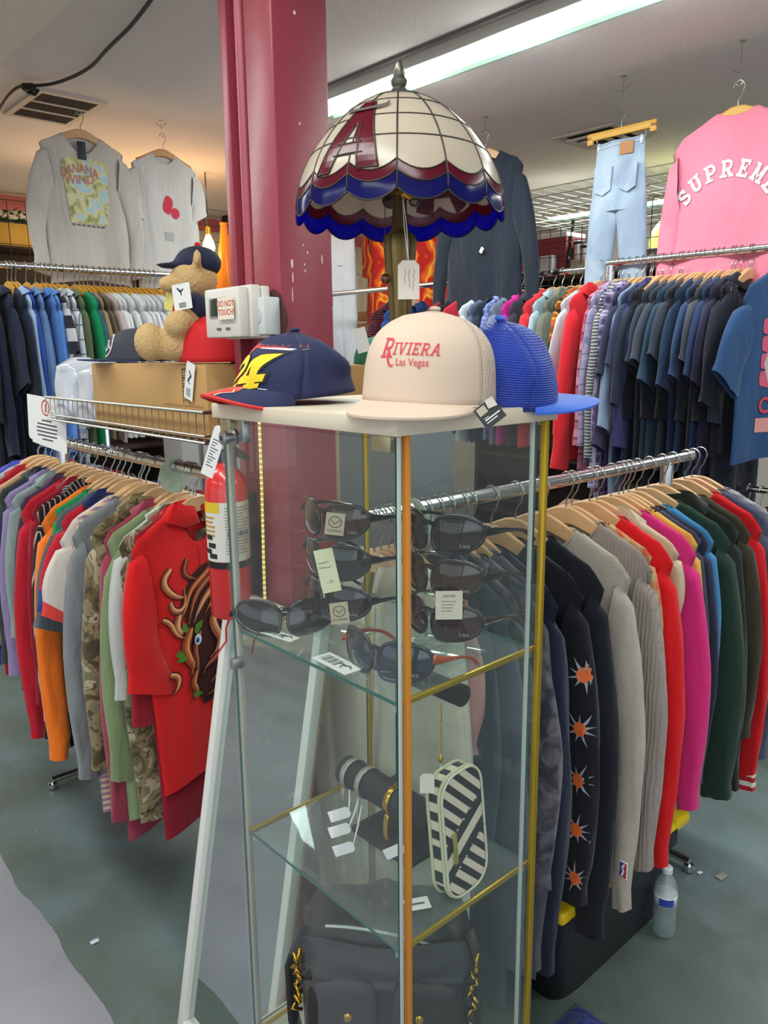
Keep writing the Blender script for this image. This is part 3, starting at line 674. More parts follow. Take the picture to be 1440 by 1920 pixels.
    lay([poly([K(670 + 34 * math.cos(a), 1345 + 48 * math.sin(a)) for a in [i * .45 for i in range(14)]])], '#c9d3dc', .0110, 'eye'); lay([poly([K(664 + 18 * math.cos(a), 1350 + 26 * math.sin(a)) for a in [i * .45 for i in range(14)]])], '#3c6ea0', .0115, 'iris'); lay([poly([K(660 + 8 * math.cos(a), 1352 + 12 * math.sin(a)) for a in [i * .45 for i in range(14)]])], '#120c0c', .0120, 'pupil')
CUFFR = F('#d9d3c8', 'hstripe', '#b3202a', scale=1.5)
NR = dict(flare2=-.4, W=.42)
rl = [
 (1.044, 'white blouse with a salmon hem', 'blouse', SHIRT(F('#cfc6bb'), L=.50, sl=.0, **{**NR, 'W': .36})),
 (1.060, 'salmon pink knit top', 'top', SWEAT(F('#c58a84'), L=.64, sl=.3, **{**NR, 'W': .38})),
 (1.082, 'dark navy long tunic', 'tunic', SWEAT(F('#2a3140'), L=1.02, sl=.5, **NR)),
 (1.004, 'long cream coat', 'coat', JACK(F('#cfc4ae'), L=1.05, sl=.80, cuff=.11, **NR)),
 (1.022, 'ivory long robe', 'robe', JACK(F('#d6cdb9'), L=1.06, sl=.82, cuff=.10, flare=.03, W=.42, flare2=-.8)),
 (1.150, 'slate grey long cardigan', 'cardigan', JACK(F('#3b424f'), L=1.0, sl=.75)),
 (1.185, 'black beaded blouse', 'blouse', SHIRT(F('#2b2b30', 'acid', '#5a575c', scale=4), L=.66, sl=.5)),
 (1.218, 'charcoal patterned knit', 'sweater', SWEAT(F('#34343b', 'acid', '#66626a', scale=3), sl=.6)),
 (1.262, 'heather grey sweatshirt', 'sweatshirt', SWEAT(F('#4a4b52', 'marl', '#5a5a60'), L=1.0, sl=.86, flare=.03, W=.47)),
 (rlp(1022), 'dark navy crew sweatshirt', 'sweatshirt', SWEAT(F('#1e2335'), sl=.86, L=.9, flare=.03)),
 (rlp(1062), 'black sweatshirt with orange blossom embroidery', 'sweatshirt', SWEAT(BLK, sl=.72, L=.76, T=.022, cuff=.13, after=stars)),
 (rlp(1106), 'plain black crew sweatshirt', 'sweatshirt', SWEAT(F('#191b22'), sl=.85, L=.80, T=.022, cuff=.10)),
 (rlp(1152), 'oatmeal sweatshirt with a league patch', 'sweatshirt', SWEAT(F('#b3aa9c', 'marl', '#a39a8b'), sl=.83, L=.76, T=.019, cuff=.06, after=nba)),
 (rlp(1196), 'taupe cable-knit sweater', 'sweater', SWEAT(F('#94887f', knit=True), sl=.77, L=.72, T=.022, cuff=.085)),
 (rlp(1206), 'coral and tan patterned cardigan', 'cardigan', SWEAT(F('#c2603f', 'check', '#b39a6c', scale=.6), sl=.34, L=.6, T=.011, rib=False, W=.46, flare=.02)),
 (rlp(1237), 'bright red crew sweatshirt', 'sweatshirt', SWEAT(F('#d3161b'), sl=.81, L=.74, T=.023, cuff=.085, flare=.05)),
 (rlp(1250), 'cream sherpa jacket', 'jacket', JACK(F('#c9b79b', 'marl', '#b5a284'), sl=.22, L=.5, T=.012, W=.48, flare=.0)),
 (rlp(1274), 'magenta sweatshirt', 'sweatshirt', SWEAT(F('#cc2a72'), sl=.69, L=.70, T=.022, cuff=.07, flare=.06)),
 (rlp(1288), 'mustard yellow sweatshirt', 'sweatshirt', SWEAT(F('#d3a04a'), sl=.60, L=.68, T=.011, W=.47, flare=.02)),
 (rlp(1296), 'purple grey pullover', 'pullover', SWEAT(F('#3e3a4c'), sl=.6, L=.66, T=.012, W=.46, flare=.02)),
 (rlp(1304), 'midnight navy sweatshirt', 'sweatshirt', SWEAT(F('#262a3f'), sl=.68, L=.7, T=.012, W=.48, flare=.04)),
 (rlp(1318), 'sky blue sweatshirt', 'sweatshirt', SWEAT(F('#3b78a5'), sl=.58, L=.66, T=.012, W=.48, flare=.02)),
 (rlp(1338), 'forest green sweatshirt', 'sweatshirt', SWEAT(F('#22382c'), sl=.74, L=.72, T=.021, cuff=.11, flare=.07)),
 (rlp(1360), 'dark olive zip fleece', 'fleece jacket', JACK(F('#20261f'), sl=.76, L=.72, T=.021, cuff=.08)),
 (rlp(1378), 'olive drab panelled sweatshirt', 'sweatshirt', SWEAT(F('#3a3629'), sl=.60, L=.70, T=.016)),
 (rlp(1400), 'red track sweatshirt with striped cuffs', 'sweatshirt', SWEAT(F('#c3171d'), sl=.80, L=.70, T=.018, cuff=.07, cuffmat=CUFFR, cufft=.90)),
 (rlp(1412), 'slate blue sweater', 'sweater', SWEAT(F('#4a5064'), sl=.72, L=.68, T=.012)),
 (rlp(1424), 'grey striped pullover', 'pullover', SWEAT(F('#7a777c', 'hstripe', '#99959a', scale=2), sl=.6, L=.66, T=.013)),
]
rl.sort(key=lambda q: q[0])
fill(RL, rl, 'maple', 3, 2.5)

# --- lower left rack
def llp(px): return pu(px, 1000, .80).dot(V)
ll = [
 (pu(386, 935, 1.02).dot(V), 'red shirt printed with a scaly beast', 'shirt', SHIRT(F('#cf1a1a'), L=.80, W=.47, hem=.185, sl=.36, flare=.05, cuff=.19, arm=.24, cuffdrop=.05, T=.017, collar='shirt', pfab=F('#cf1a1a'), turn=17, fold=.006, nd=.11, neck=.085, after=beast)),
 (llp(238), 'olive camouflage shirt', 'camouflage shirt', SHIRT(F('#6f6548', 'camo'), L=.84, sl=.78, T=.015, cuff=.15, flare=.0)),
 (llp(231), 'pale grey work shirt', 'shirt', SHIRT(F('#b3b6ae'), L=.66, sl=.40, T=.012, cuff=.13)),
 (llp(216), 'sage green long-sleeved tee', 'long-sleeved T-shirt', TEE(F('#7c8a62'), L=.9, sl=.66, flare=.05, cuff=.09)),
 (llp(204), 'dusty maroon dress shirt', 'shirt', SHIRT(F('#93394a'), L=.98, sl=.8, T=.012)),
 (llp(180), 'brown camouflage jacket', 'camouflage jacket', JACK(F('#7c6c4c', 'camo', scale=.8), L=.86, sl=.66, T=.022, cuff=.12)),
 (llp(158), 'stone grey henley', 'shirt', SWEAT(F('#7d7f80'), L=.86, sl=.72, T=.013)),
 (llp(150), 'striped candy-coloured knit', 'sweater', SWEAT(F('#c9b48e', 'hstripe', '#9a6f8c', scale=2.4), L=1.0, sl=.3, T=.011, W=.43, flare=-.02)),
 (llp(146), 'white baseball jersey with red sleeve ends', 'baseball jersey', TEE(F('#cfc4b8'), L=.80, W=.53, sl=.20, flare=.24, flare2=.3, cuff=.22, arm=.23, cuffmat=F('#d8433a'), cufft=.78, T=.013, sm=10, cuffdrop=.06)),
 (llp(128), 'red polo with a navy collar', 'polo shirt', TEE(F('#b81e31'), L=.78, sl=.24, cuff=.2, collar='shirt', cfab=F('#232a55'), cuffmat=F('#2b3a7a'), cufft=.75, T=.012)),
 (llp(118), 'teal and grey tee', 'T-shirt', TEE(F('#5b6468'), L=.8, sl=.3, cuff=.2)),
 (llp(109), 'kelly green jersey', 'jersey', TEE(F('#1f8a4e'), L=.92, sl=.3, cuff=.16, W=.43, flare=.0)),
 (llp(100), 'orange sweatshirt', 'sweatshirt', SWEAT(F('#ec7420'), L=.74, sl=.76, T=.017, cuff=.075)),
 (llp(86), 'black and white pinstriped shirt', 'striped shirt', SHIRT(F('#1d1719', 'vstripe', '#a39a92'), L=.9, sl=.74, T=.013, cuff=.10)),
 (llp(72), 'dark red western shirt', 'shirt', SHIRT(F('#8c1526'), L=.82, sl=.64, T=.011)),
 (llp(60), 'crimson sweatshirt', 'sweatshirt', SWEAT(F('#b91d2d'), L=.8, sl=.76, T=.015, cuff=.09)),
 (llp(50), 'plum work shirt', 'shirt', SHIRT(F('#4c3347'), L=.84, sl=.55, T=.011)),
 (llp(38), 'sage grey shirt', 'shirt', SHIRT(F('#8c9a94'), L=.74, sl=.46, T=.013, cuff=.12)),
 (llp(28), 'lavender collared shirt', 'shirt', SHIRT(F('#8b7ba0'), L=.84, sl=.62, T=.012)),
 (llp(20), 'navy work shirt', 'shirt', SHIRT(F('#1d2338'), L=.8, sl=.5, T=.012)),
 (llp(12), 'charcoal work shirt', 'shirt', SHIRT(F('#3a3d3c'), L=.76, sl=.6, T=.012)),
 (llp(4), 'peach knit top', 'top', SWEAT(F('#c99a78'), L=.7, sl=.5, T=.012)),
 (llp(-6), 'cardinal red polo', 'polo shirt', TEE(F('#a81a2b'), collar='shirt', L=.8)),
 (llp(-16), 'light grey sweatshirt', 'sweatshirt', SWEAT(F('#a5a8a2'), L=.7, sl=.6, T=.012)),
 (llp(-28), 'periwinkle blue shirt', 'shirt', SHIRT(F('#4a4fb0'), L=.8, sl=.6, T=.012)),
]
ll.sort(key=lambda q: -q[0])
for q in ll[1:]: q[3].setdefault('turn', 9)
ll = [ll[0]] + [(q[0] + .055 + .02 * (i < 3),) + q[1:] for i, q in enumerate(ll[1:])]
fill(LL, ll, 'maple', 5, 3)
# red jacket behind the beast shirt, partly hidden by the extinguisher
o, fr = garment(SHIRT(F('#8e1626'), L=.95, sl=.5, T=.010, W=.42, hem=.18, fold=.003, group='garments on the lower left rack'), LL.at(1.915), LL.rz() + math.radians(15), 'dark maroon satin jacket at the near end of the lower left rack', 'jacket'); make_hanger('maple', LL.at(1.915), LL.rz() + math.radians(15), 'wooden hanger holding the dark maroon satin jacket')

# --- far left rack
def ulp(px): return pv(px, 560, 3.63).dot(U)
ORD = ['first', 'second', 'third', 'fourth', 'fifth', 'sixth', 'seventh', 'eighth', 'ninth', 'tenth', 'eleventh', 'twelfth', 'thirteenth', 'fourteenth']
ul = [
 (ulp(-30), 'black long coat', 'coat', JACK(F('#191c26'), L=1.1, sl=.5)),
 (ulp(-4), 'long navy coat', 'coat', JACK(F('#1b2031'), L=1.15, sl=.64, T=.016)),
 (ulp(22), 'navy short-sleeved overall shirt', 'shirt', TEE(F('#20283c'), L=1.1, sl=.34, cuff=.17, collar='shirt')),
 (ulp(50), 'dark navy dress', 'dress', TEE(F('#1a2133'), L=1.05, sl=.42, cuff=.17, flare=.12)),
 (ulp(58), 'pale blue shirt', 'shirt', SHIRT(F('#9db4d0'), L=.8)),
 (ulp(66), 'royal blue shirt', 'shirt', SHIRT(F('#2b4a9c'), L=.82, sl=.55)),
 (ulp(86), 'faded denim shirt', 'denim shirt', SHIRT(F('#5878a5', 'acid', '#6b8bb8'), L=1.0, sl=.74, T=.015)),
 (ulp(104), 'medium denim shirt', 'denim shirt', SHIRT(F('#4f78b5'), L=1.0, sl=.66)),
 (ulp(116), 'bright blue oxford shirt', 'shirt', SHIRT(F('#5b8ad0'), L=.9, sl=.6)),
 (ulp(124), 'black and white varsity tee', 'T-shirt', TEE(F('#2b2a33', 'hstripe', '#c9c6c6', scale=.4), L=.75)),
 (ulp(134), 'grey checked shirt', 'shirt', SHIRT(F('#b9bcc2', 'check', '#7b7f8a', scale=.5), L=.85, sl=.6)),
 (ulp(146), 'white windowpane shirt', 'shirt', SHIRT(F('#cfd4da', 'plaid', '#b9c3cd', '#55606e', scale=.7), L=.84, sl=.55)),
 (ulp(158), 'olive green shirt', 'shirt', SHIRT(F('#5f6a4c'), L=.8, sl=.5)),
 (ulp(178), 'kelly green T-shirt', 'T-shirt', TEE(F('#14915a'), L=.74, sl=.42, cuff=.14, flare=.11, T=.016)),
 (ulp(188), 'deep teal T-shirt', 'T-shirt', TEE(F('#2b5d66'), L=.72, sl=.25)),
 (ulp(196), 'tan T-shirt', 'T-shirt', TEE(F('#8d7a5e'), L=.72, sl=.25)),
 (ulp(204), 'olive brown T-shirt', 'T-shirt', TEE(F('#5e5340'), L=.72, sl=.3)),
 (ulp(216), 'mauve T-shirt', 'T-shirt', TEE(F('#b59f9d'), L=.74, sl=.26, flare=.11)),
]
for i in range(10):
    ul.append((ulp(228 + i * 9.5), f'{ORD[i]} white T-shirt right of the mauve one', 'white T-shirt', TEE(F(['#c9cac9', '#d2d3d4', '#c3c7cb'][i % 3]), L=.72, sl=.24 + .03 * (i % 3), cuff=.15)))
ul += [(ulp(322 + i * 9), f'{["cream", "ash grey"][i]} T-shirt near the plush toy', 'T-shirt', TEE(F(['#cfc8ba', '#b5b7ba'][i]), L=.7)) for i in range(2)]
for q in ul: q[3]['res'] = (14, 12); q[3]['neck'] = .125
fill(UL, ul, 'honey', 7, 3)

# --- upper right rail: far (post) to near
def urp(px): return pu(px, 580, 3.0).dot(V)
def pinkprint(o, fr):
    pk = plain('print_pink', '#c4506c', .8); rd = plain('print_red', '#c43a48', .8); bn = plain('print_bone', '#b3a9a4', .8)
    decal('print', [([(x, z) for x, z in [(-.10 + .05 * math.cos(i * .785) * (1 + .3 * (i % 2)), -.30 - k * .065 + .035 * math.sin(i * .785)) for i in range(8)]], [tuple(range(8))]) for k in range(4)], lambda x, z: fr(x, z, .003), pk, o, .03)
    decal('print', [([(-.02 + .09 * math.cos(i * .628) * (1 + .2 * (i % 2)), -.44 + .14 * math.sin(i * .628)) for i in range(10)], [tuple(range(10))])], lambda x, z: fr(x, z, .004), bn, o, .03)
    decal('print', [text_mesh('CHRIST', .085, .0, -.60, bold=.002)], lambda x, z: fr(x, z, .005), rd, o, .03)
    decal('print', [rect(-.15, -.70, .10, -.645)], lambda x, z: fr(x, z, .003), plain('print_salmon', '#c98a80', .8), o, .03)
ur = [
 (urp(1072), 'bright red windbreaker', 'jacket', JACK(F('#d32430'), L=.80, sl=.72, T=.022, flare=.09, cuff=.12)),
 (urp(1104), 'rose plaid flannel shirt', 'flannel shirt', SHIRT(F('#a5405c', 'plaid', '#c98a99', '#6b2f45', scale=.6), L=.86, sl=.62)),
 (urp(1112), 'lilac plaid shirt', 'shirt', SHIRT(F('#a99bb8', 'plaid', '#8d84a8', '#5f6a8c', scale=.7), L=.8, sl=.62)),
 (urp(1124), 'grey and white zebra-striped jacket', 'jacket', JACK(F('#c2c4c2', 'zebra', '#55565a'), L=.75, sl=.66, T=.018, cuff=.10)),
 (urp(1138), 'purple gingham shirt', 'shirt', SHIRT(F('#8b7aa5', 'plaid', '#4c3d6e', '#c5bdd4', scale=1.0), L=1.0, sl=.8, T=.013)),
 (urp(1150), 'dark plum long-sleeved tee', 'long-sleeved T-shirt', TEE(F('#3c3654'), L=.9, sl=.6, cuff=.1)),
 (urp(1164), 'pale blue grey long-sleeved tee', 'long-sleeved T-shirt', TEE(F('#7f90ab'), L=.95, sl=.52, cuff=.11)),
 (urp(1180), 'indigo denim jacket', 'denim jacket', JACK(F('#363562'), L=.8, sl=.6)),
]
tees = [(1205, '#2b3045', .30), (1222, '#343b55', .26), (1240, '#22283a', .42), (1256, '#2f3644', .25), (1272, '#3a3f4c', .24), (1288, '#2c4258', .32), (1302, '#333947', .22), (1318, '#21324f', .34), (1334, '#2a4063', .30), (1352, '#41434e', .24), (1368, '#26365c', .3), (1384, '#2a2740', .32)]
nm = ['midnight', 'indigo navy', 'blackish navy', 'charcoal', 'slate grey', 'steel teal', 'graphite', 'deep navy', 'denim blue', 'ash grey', 'cobalt navy', 'eggplant']
for (px, c, sl), n in zip(tees, nm): ur.append((urp(1150 + (px - 1205) * 1.03), f'{n} T-shirt', 'T-shirt', TEE(F(c), L=.80, sl=sl, flare=.10, cuff=.15, T=.014)))
ur += [(urp(1352), 'black polo shirt', 'polo shirt', TEE(F('#1d1f2b'), L=.72, sl=.4, collar='shirt', T=.016)),
       (urp(1424), 'blue T-shirt with a pink lettered print', 'T-shirt', TEE(F('#27456c'), L=.74, W=.52, sl=.25, flare=.14, cuff=.17, T=.016, after=pinkprint, hem=.27, turn=-12))]
for i, px in enumerate((1192, 1228, 1262, 1296, 1328, 1360)): ur.append((urp(px) + .008, f'{["black", "jet black", "soot black", "ink black", "coal black", "raven black"][i]} long coat', 'coat', JACK(F(['#15161c', '#191a22', '#121318', '#1a1c26', '#16171b', '#1b1d2a'][i]), L=1.02, sl=.5, T=.012, W=.44, collar=None, neck=.16, nd=.10)))
ur.sort(key=lambda q: -q[0])
fill(UR, ur, 'maple', 9, 2.5)

# --- back right rail, left of the post
def ubp(px): return pu(px, 570, 3.14).dot(V)
ub = [
 (ubp(700), 'black and red racing jacket', 'jacket', JACK(F('#7d1c22', 'zebra', '#1b1b22'), sl=.5)),
 (ubp(722), 'blue satin jacket with a red shoulder', 'jacket', JACK(F('#24407c'), sl=.5)),
 (ubp(800), 'wine red jersey', 'jersey', SWEAT(F('#8c2436'), sl=.5)),
 (ubp(818), 'black quilted jacket', 'jacket', JACK(F('#202026'), sl=.5)),
 (ubp(836), 'scarlet pullover', 'pullover', SWEAT(F('#c02a3c'), sl=.5)),
 (ubp(866), 'pale fur-trimmed jacket', 'jacket', JACK(F('#b9c4d0', 'marl', '#d3d8de'), sl=.55)),
 (ubp(882), 'grey blue jacket', 'jacket', JACK(F('#5d6a82'), sl=.55)),
 (ubp(894), 'charcoal coat with a black fur collar', 'coat', JACK(F('#2a3142'), sl=.55, cfab=F('#0c0c0e'))),
 (ubp(908), 'periwinkle patterned shirt', 'shirt', SHIRT(F('#6a74b8', 'check', '#98a0d0'), sl=.55)),
 (ubp(926), 'slate blue jacket', 'jacket', JACK(F('#6f7d94'), sl=.55)),
 (ubp(944), 'magenta and purple ski jacket', 'ski jacket', JACK(F('#c0268a'), sl=.55, sfab=F('#b030c0'))),
 (ubp(962), 'dark charcoal windbreaker', 'jacket', JACK(F('#33363f'), sl=.55)),
 (ubp(986), 'tomato red jacket', 'jacket', JACK(F('#d2323a'), sl=.55, T=.022)),
 (ubp(1002), 'light-wash denim shirt', 'denim shirt', SHIRT(F('#8fa8b5', 'acid', '#a9bfc8', scale=3), sl=.55)),
 (ubp(1020), 'khaki field jacket', 'jacket', JACK(F('#6e7263'), sl=.55, T=.022)),
 (ubp(1036), 'dark olive parka', 'parka', JACK(F('#4d5246'), sl=.55)),
 (ubp(1048), 'orange and black plaid flannel', 'flannel shirt', SHIRT(F('#c05a1c', 'plaid', '#2b2422', '#c9a030', scale=.6), sl=.5, L=.7)),
 (ubp(1056), 'white baseball undershirt', 'shirt', TEE(F('#c5cad2'), sl=.4)),
]
ub.sort(key=lambda q: -q[0])
for q in ub: q[3]['res'] = (16, 12)
fill(UB, ub, 'maple', 13, 3)

# --- low rail: black jackets at the right edge, dark trousers under the T-shirts
lr = []
for i, (v, s, c, cat) in enumerate(((2.00, 'black jeans nearest the rack post', '#15171d', 'jeans'), (1.93, 'charcoal jeans second from the rack post', '#1f222b', 'jeans'), (1.86, 'black cords third from the rack post', '#191a20', 'trousers'), (1.79, 'navy jeans fourth from the rack post', '#1f2a45', 'jeans'), (1.72, 'black chinos fifth from the rack post', '#17181d', 'trousers'), (1.65, 'ink jeans sixth from the rack post', '#1b2030', 'jeans'), (1.58, 'black slacks seventh from the rack post', '#141519', 'trousers'), (1.51, 'dark indigo jeans eighth from the rack post', '#1d2540', 'jeans'))):
    lr.append((v, s, cat, dict(fab=F(c), W=.40, L=.86, sl=0, T=.018, name='trousers', collar=None, hem=.20, neck=.03, nd=.01), 'maple'))
lr += [(1.43, 'black biker jacket', 'leather jacket', JACK(plain('black_leather', '#17181c', .38, bump=.1), sl=.6, L=.66), 'black'),
       (1.385, 'matte black leather jacket', 'leather jacket', JACK(plain('black_leather', '#17181c', .38, bump=.1), sl=.6, L=.66), 'maple'),
       (1.335, 'glossy black leather jacket', 'leather jacket', JACK(plain('black_leather', '#17181c', .38, bump=.1), sl=.6, L=.66), 'black'),
       (1.285, 'brown leather jacket', 'leather jacket', JACK(plain('brown_leather', '#3a3330', .4, bump=.1), sl=.6, L=.66), 'maple'),
       (1.235, 'black suede jacket', 'jacket', JACK(F('#2a2727'), sl=.6, L=.68), 'black'),
       (1.185, 'royal blue track jacket', 'track jacket', JACK(F('#2c4f9e'), sl=.6, L=.66), 'maple'),
       (1.135, 'white quilted vest jacket', 'jacket', JACK(F('#c5cdd0', 'hstripe', '#b5bec2', scale=3), sl=.6, L=.6, T=.026), 'maple')]
fill(LR, lr, 'maple', 17, 3)
# ------------------------------------------------------------------ glass display case
CA0, CA1, CB0, CB1, CZ = .645, .976, .693, 1.133, 1.518      # footprint along U and V, underside of the top board
GL = glass('clear_glass', '#fafdfc', 1.52, 0, 1.0, .012); EDGE = plain('glass_edge', '#1d5a50', .15, coat=.5); FROST = plain('frosted_seal', '#aab0a8', .5)  # clear glass carries a faint painted haze for its milky reflections
BOARD = plain('cream_laminate', '#cfc1aa', .45); ORANGE = plain('orange_seal', '#c07a26', .4)
case = thing('display_case', W(CA0, CB0, 0), YAW, 'tall narrow glass display case with cream top and gold trims', 'display case')
dA, dB = CA1 - CA0, CB1 - CB0
mb = MB(); mb.rbox((dA / 2, dB / 2, CZ + .0115), (dA, dB, .023), .0015); mb.build('top_board', BOARD, case)
mb = MB(); mb.rbox((dA / 2, dB / 2, .172), (dA - .004, dB - .004, .344), .002); mb.build('base_cabinet', BOARD, case)
def pane(name, c, d, edge_axis):
    mb = MB(); mb.box(c, d)
    mb.m = [0] * 6
    for i, f in enumerate(mb.f):
        ns = (Vector(mb.v[f[1]]) - Vector(mb.v[f[0]])).cross(Vector(mb.v[f[2]]) - Vector(mb.v[f[1]])).normalized()
        if abs(ns[edge_axis]) < .5: mb.m[i] = 1
    return mb.build(name, [GL, EDGE], case, smooth=False)
z0, z1 = .35, CZ; zc, hz = (z0 + z1) / 2, z1 - z0
pane('glass_door', (.012, .012 + (dB - .03) / 2, zc), (.006, dB - .03, hz - .012), 0)
pane('glass_side', (.024 + (dA - .044) / 2, .010, zc), (dA - .044, .005, hz), 1)
pane('glass_back', (dA - .012, dB / 2 + .01, zc), (.005, dB - .04, hz), 0)
pane('glass_back', (dA / 2, dB - .014, zc), (dA - .04, .005, hz), 1)
for x, m_, n_ in ((.0245, ORANGE, 'corner_seal'), (dA - .020, GOLD, 'gold_corner_trim')):
    mb = MB(); mb.rbox((x, .008, zc), (.0105 if m_ is GOLD else .0085, .010, hz), .002); mb.build(n_, m_, case)
mb = MB(); mb.rbox((dA - .046, .011, zc), (.0050, .006, hz), .001); mb.build('clear_seal_strip', FROST, case)
mb = MB(); mb.rbox((.0090, .0050, zc), (.005, .004, hz), .001); mb.build('clear_seal_strip', FROST, case)
mb = MB(); mb.rbox((.018, dB - .020, zc), (.010, .010, hz), .001)
mb.build('corner_post', plain('dull_aluminium', '#b0a89c', .5, .2), case)
mb = MB(); mb.rbox((.012, dB - .012, zc), (.004, .008, hz), .001); mb.build('clear_seal_strip', GL, case)
mb = MB(); mb.rbox((dA - .016, dB - .016, zc), (.008, .008, hz), .001); mb.build('gold_corner_trim', GOLD, case)
SHELFZ = (1.160, .778, .358)
SG = glass('shelf_glass', '#f6fbf9', 1.5, .02, 1.0, .05)
for k, z in enumerate(SHELFZ):
    mb = MB(); mb.box((.014 + (dA - .036) / 2, .014 + (dB - .045) / 2, z - .003), (dA - .036, dB - .045, .006)); mb.m = [0] * 6
    for i, f in enumerate(mb.f):
        ns = (Vector(mb.v[f[1]]) - Vector(mb.v[f[0]])).cross(Vector(mb.v[f[2]]) - Vector(mb.v[f[1]]))
        if abs(ns.normalized().z) < .5: mb.m[i] = 1
    sh = mb.build('glass_shelf', [SG, EDGE], case, smooth=False)
    for y in (.0155, dB - .031):
        mb = MB(); mb.rbox(((dA - .0) / 2 - .003, y, z - .003), (dA - .036, .005, .010), .0015); mb.build('gold_edge_trim', GOLD, sh)
    if k < 2:
        for x, y in ((.02, dB - .04), (.02, .022), (dA - .03, .022), (dA - .03, dB - .04)):
            mb = MB(); mb.lathe([(0, 0), (.006, .001), (.006, .006), (.003, .009), (0, .01)], 10, (x, y, z - .017)); mb.build('shelf_support', glass('clip_plastic', '#e8efec', 1.4, .1, 1, .15), sh)
# lock, pivot clips
mb = MB(); R = Matrix.Rotation(-pi / 2, 4, 'Y')
mb.lathe([(.0, -.002), (.013, -.002), (.013, .004), (.008, .006), (.008, .013), (.0115, .016), (.0115, .022), (.004, .024), (0, .024)], 20)
mb.xf(Matrix.Translation((.009, dB - .052, CZ - .029)) @ R); lk = mb.build('cam_lock', STEEL, case)
mb = MB(); mb.rbox((-.0155, dB - .052, CZ - .029), (.002, .002, .007), .0005); mb.build('keyhole', INK, lk)
mb = MB(); mb.rbox((.012, dB - .078, CZ - .018), (.014, .016, .036), .002); mb.build('lock_plate', STEEL, case)
mb = MB(); mb.rbox((.012, dB - .028, CZ - .013), (.012, .030, .026), .002); mb.build('pivot_clip', plain('nickel_clip', '#b3ac8c', .35, .7), case)
mb = MB(); mb.rbox((.012, .035, CZ - .011), (.013, .036, .022), .002); mb.build('pivot_clip', plain('nickel_clip', '#b3ac8c', .35, .7), case)
mb = MB(); mb.rbox((.006, dB - .030, 1.10), (.022, .012, .018), .002); mb.build('door_catch', STEEL, case)

# ------------------------------------------------------------------ price tags
def swing_tag(p, size, rz, tilt, label, mat=None, lines=None, name='price_tag', string_to=None, cat='price tag', roll=0, hole=True, ink=None):
    w_, h_ = size; root = thing(name, p, 0, label, cat); root.rotation_euler = (tilt, roll, rz)
    c = w_ * .22; P = [(-w_ / 2, -h_), (w_ / 2, -h_), (w_ / 2, -c), (w_ / 2 - c, 0), (-w_ / 2 + c, 0), (-w_ / 2, -c)] if hole else [(-w_ / 2, -h_), (w_ / 2, -h_), (w_ / 2, 0), (-w_ / 2, 0)]
    mb = MB(); mb.prism(P, -.0005, .0005); mb.build('card', mat or CREAMPAPER, root, smooth=False)
    for sh in (lines or []): decal('writing', sh, lambda x, z: (x, -.0009, z), ink or INK, root, 0)
    if string_to is not None:
        q = root.matrix_basis.inverted() @ Vector(string_to)
        mb = MB(); mb.tube([(.0, 0, -c * .5), q * .5 + Vector((.0015, 0, 0)), q], .0006, 5); mb.tube([(.0, 0, -c * .5), q * .5 + Vector((-.002, 0, 0)), q], .0006, 5); mb.build('string', PAPER, root)
    return root
def scribble(w_, rows, z0, dz, rnd, size=.5, t=.0007):
    out = []
    for r in range(rows):
        x = -w_ * .38; z = z0 - r * dz
        pts = []
        while x < w_ * (.15 + .22 * rnd.random()): pts.append((x, z + dz * size * (rnd.random() - .5))); x += w_ * .035
        if len(pts) > 2: out.append(band(pts, t))
    return out

# ------------------------------------------------------------------ stained-glass lamp on the case
LC = W(.837, .888, 0); LZ = CZ + .023
lamp = thing('table_lamp', LC + Vector((0, 0, LZ)), 0, 'stained-glass table lamp with a white dome and blue scalloped rim', 'lamp')
SR, SZ0, SH = .153, .283, .163            # rim radius, rim height above the case, dome height
NP = 14; PH0 = math.radians(-92.5)
def dome(th, t, off=0):
    t = max(-.12, min(1, t)); r = (max(0, 1 - max(0, t) ** 1.75)) ** .62 * SR
    if t < 0: r = SR * (1 + .02 * t)
    r += off; q = Vector((r * math.cos(th), r * math.sin(th), SZ0 + SH * t + off * .3)); q.z -= q.y * .045; q.y += (q.z - SZ0) * .045; return q
def scal(f): return 4 * (f - .5) ** 2                     # 0 at panel middle, 1 at joints
rows = [lambda f: .93, lambda f: .80, lambda f: .62, lambda f: .42]
def b1(f): return .125 + .085 * scal(f)
def b2(f): return .035 + .085 * scal(f)
def b3(f): return -.105 + .085 * scal(f)
OPAL = translucent('opal_glass', '#c9baa6', '#d8cab6', .32); RUBY = translucent('ruby_glass', '#6b1428', '#8c1830', .45, .2); COBALT = translucent('cobalt_glass', '#1a1c5c', '#2018e0', .55, .15); LEAD = plain('lead_came', '#3a2f28', .45, .5)
def patch(mb, k, lo, hi, nu=6, nv=4, th=.0022):
    for off in (0, -th):
        mb.grid(lambda a, b: dome(PH0 + (k + a) * 2 * pi / NP, lo(a) + (hi(a) - lo(a)) * b, off), nu, nv)
ALET = {11: 1, 4: 1}
for nm_, lo, hi, m_ in (('red_glass_band', b2, b1, RUBY), ('blue_glass_band', b3, b2, COBALT)):
    mb = MB()
    for k in range(NP): patch(mb, k, lo, hi)
    mb.build(nm_, m_, lamp, ang=180)
mb = MB()
bnds = [b1] + rows[::-1]
for k in range(NP):
    for a_, b_ in zip(bnds[:-1], bnds[1:]): patch(mb, k, a_, b_)
mb.build('opal_glass_panels', OPAL, lamp, ang=180)
mb = MB()
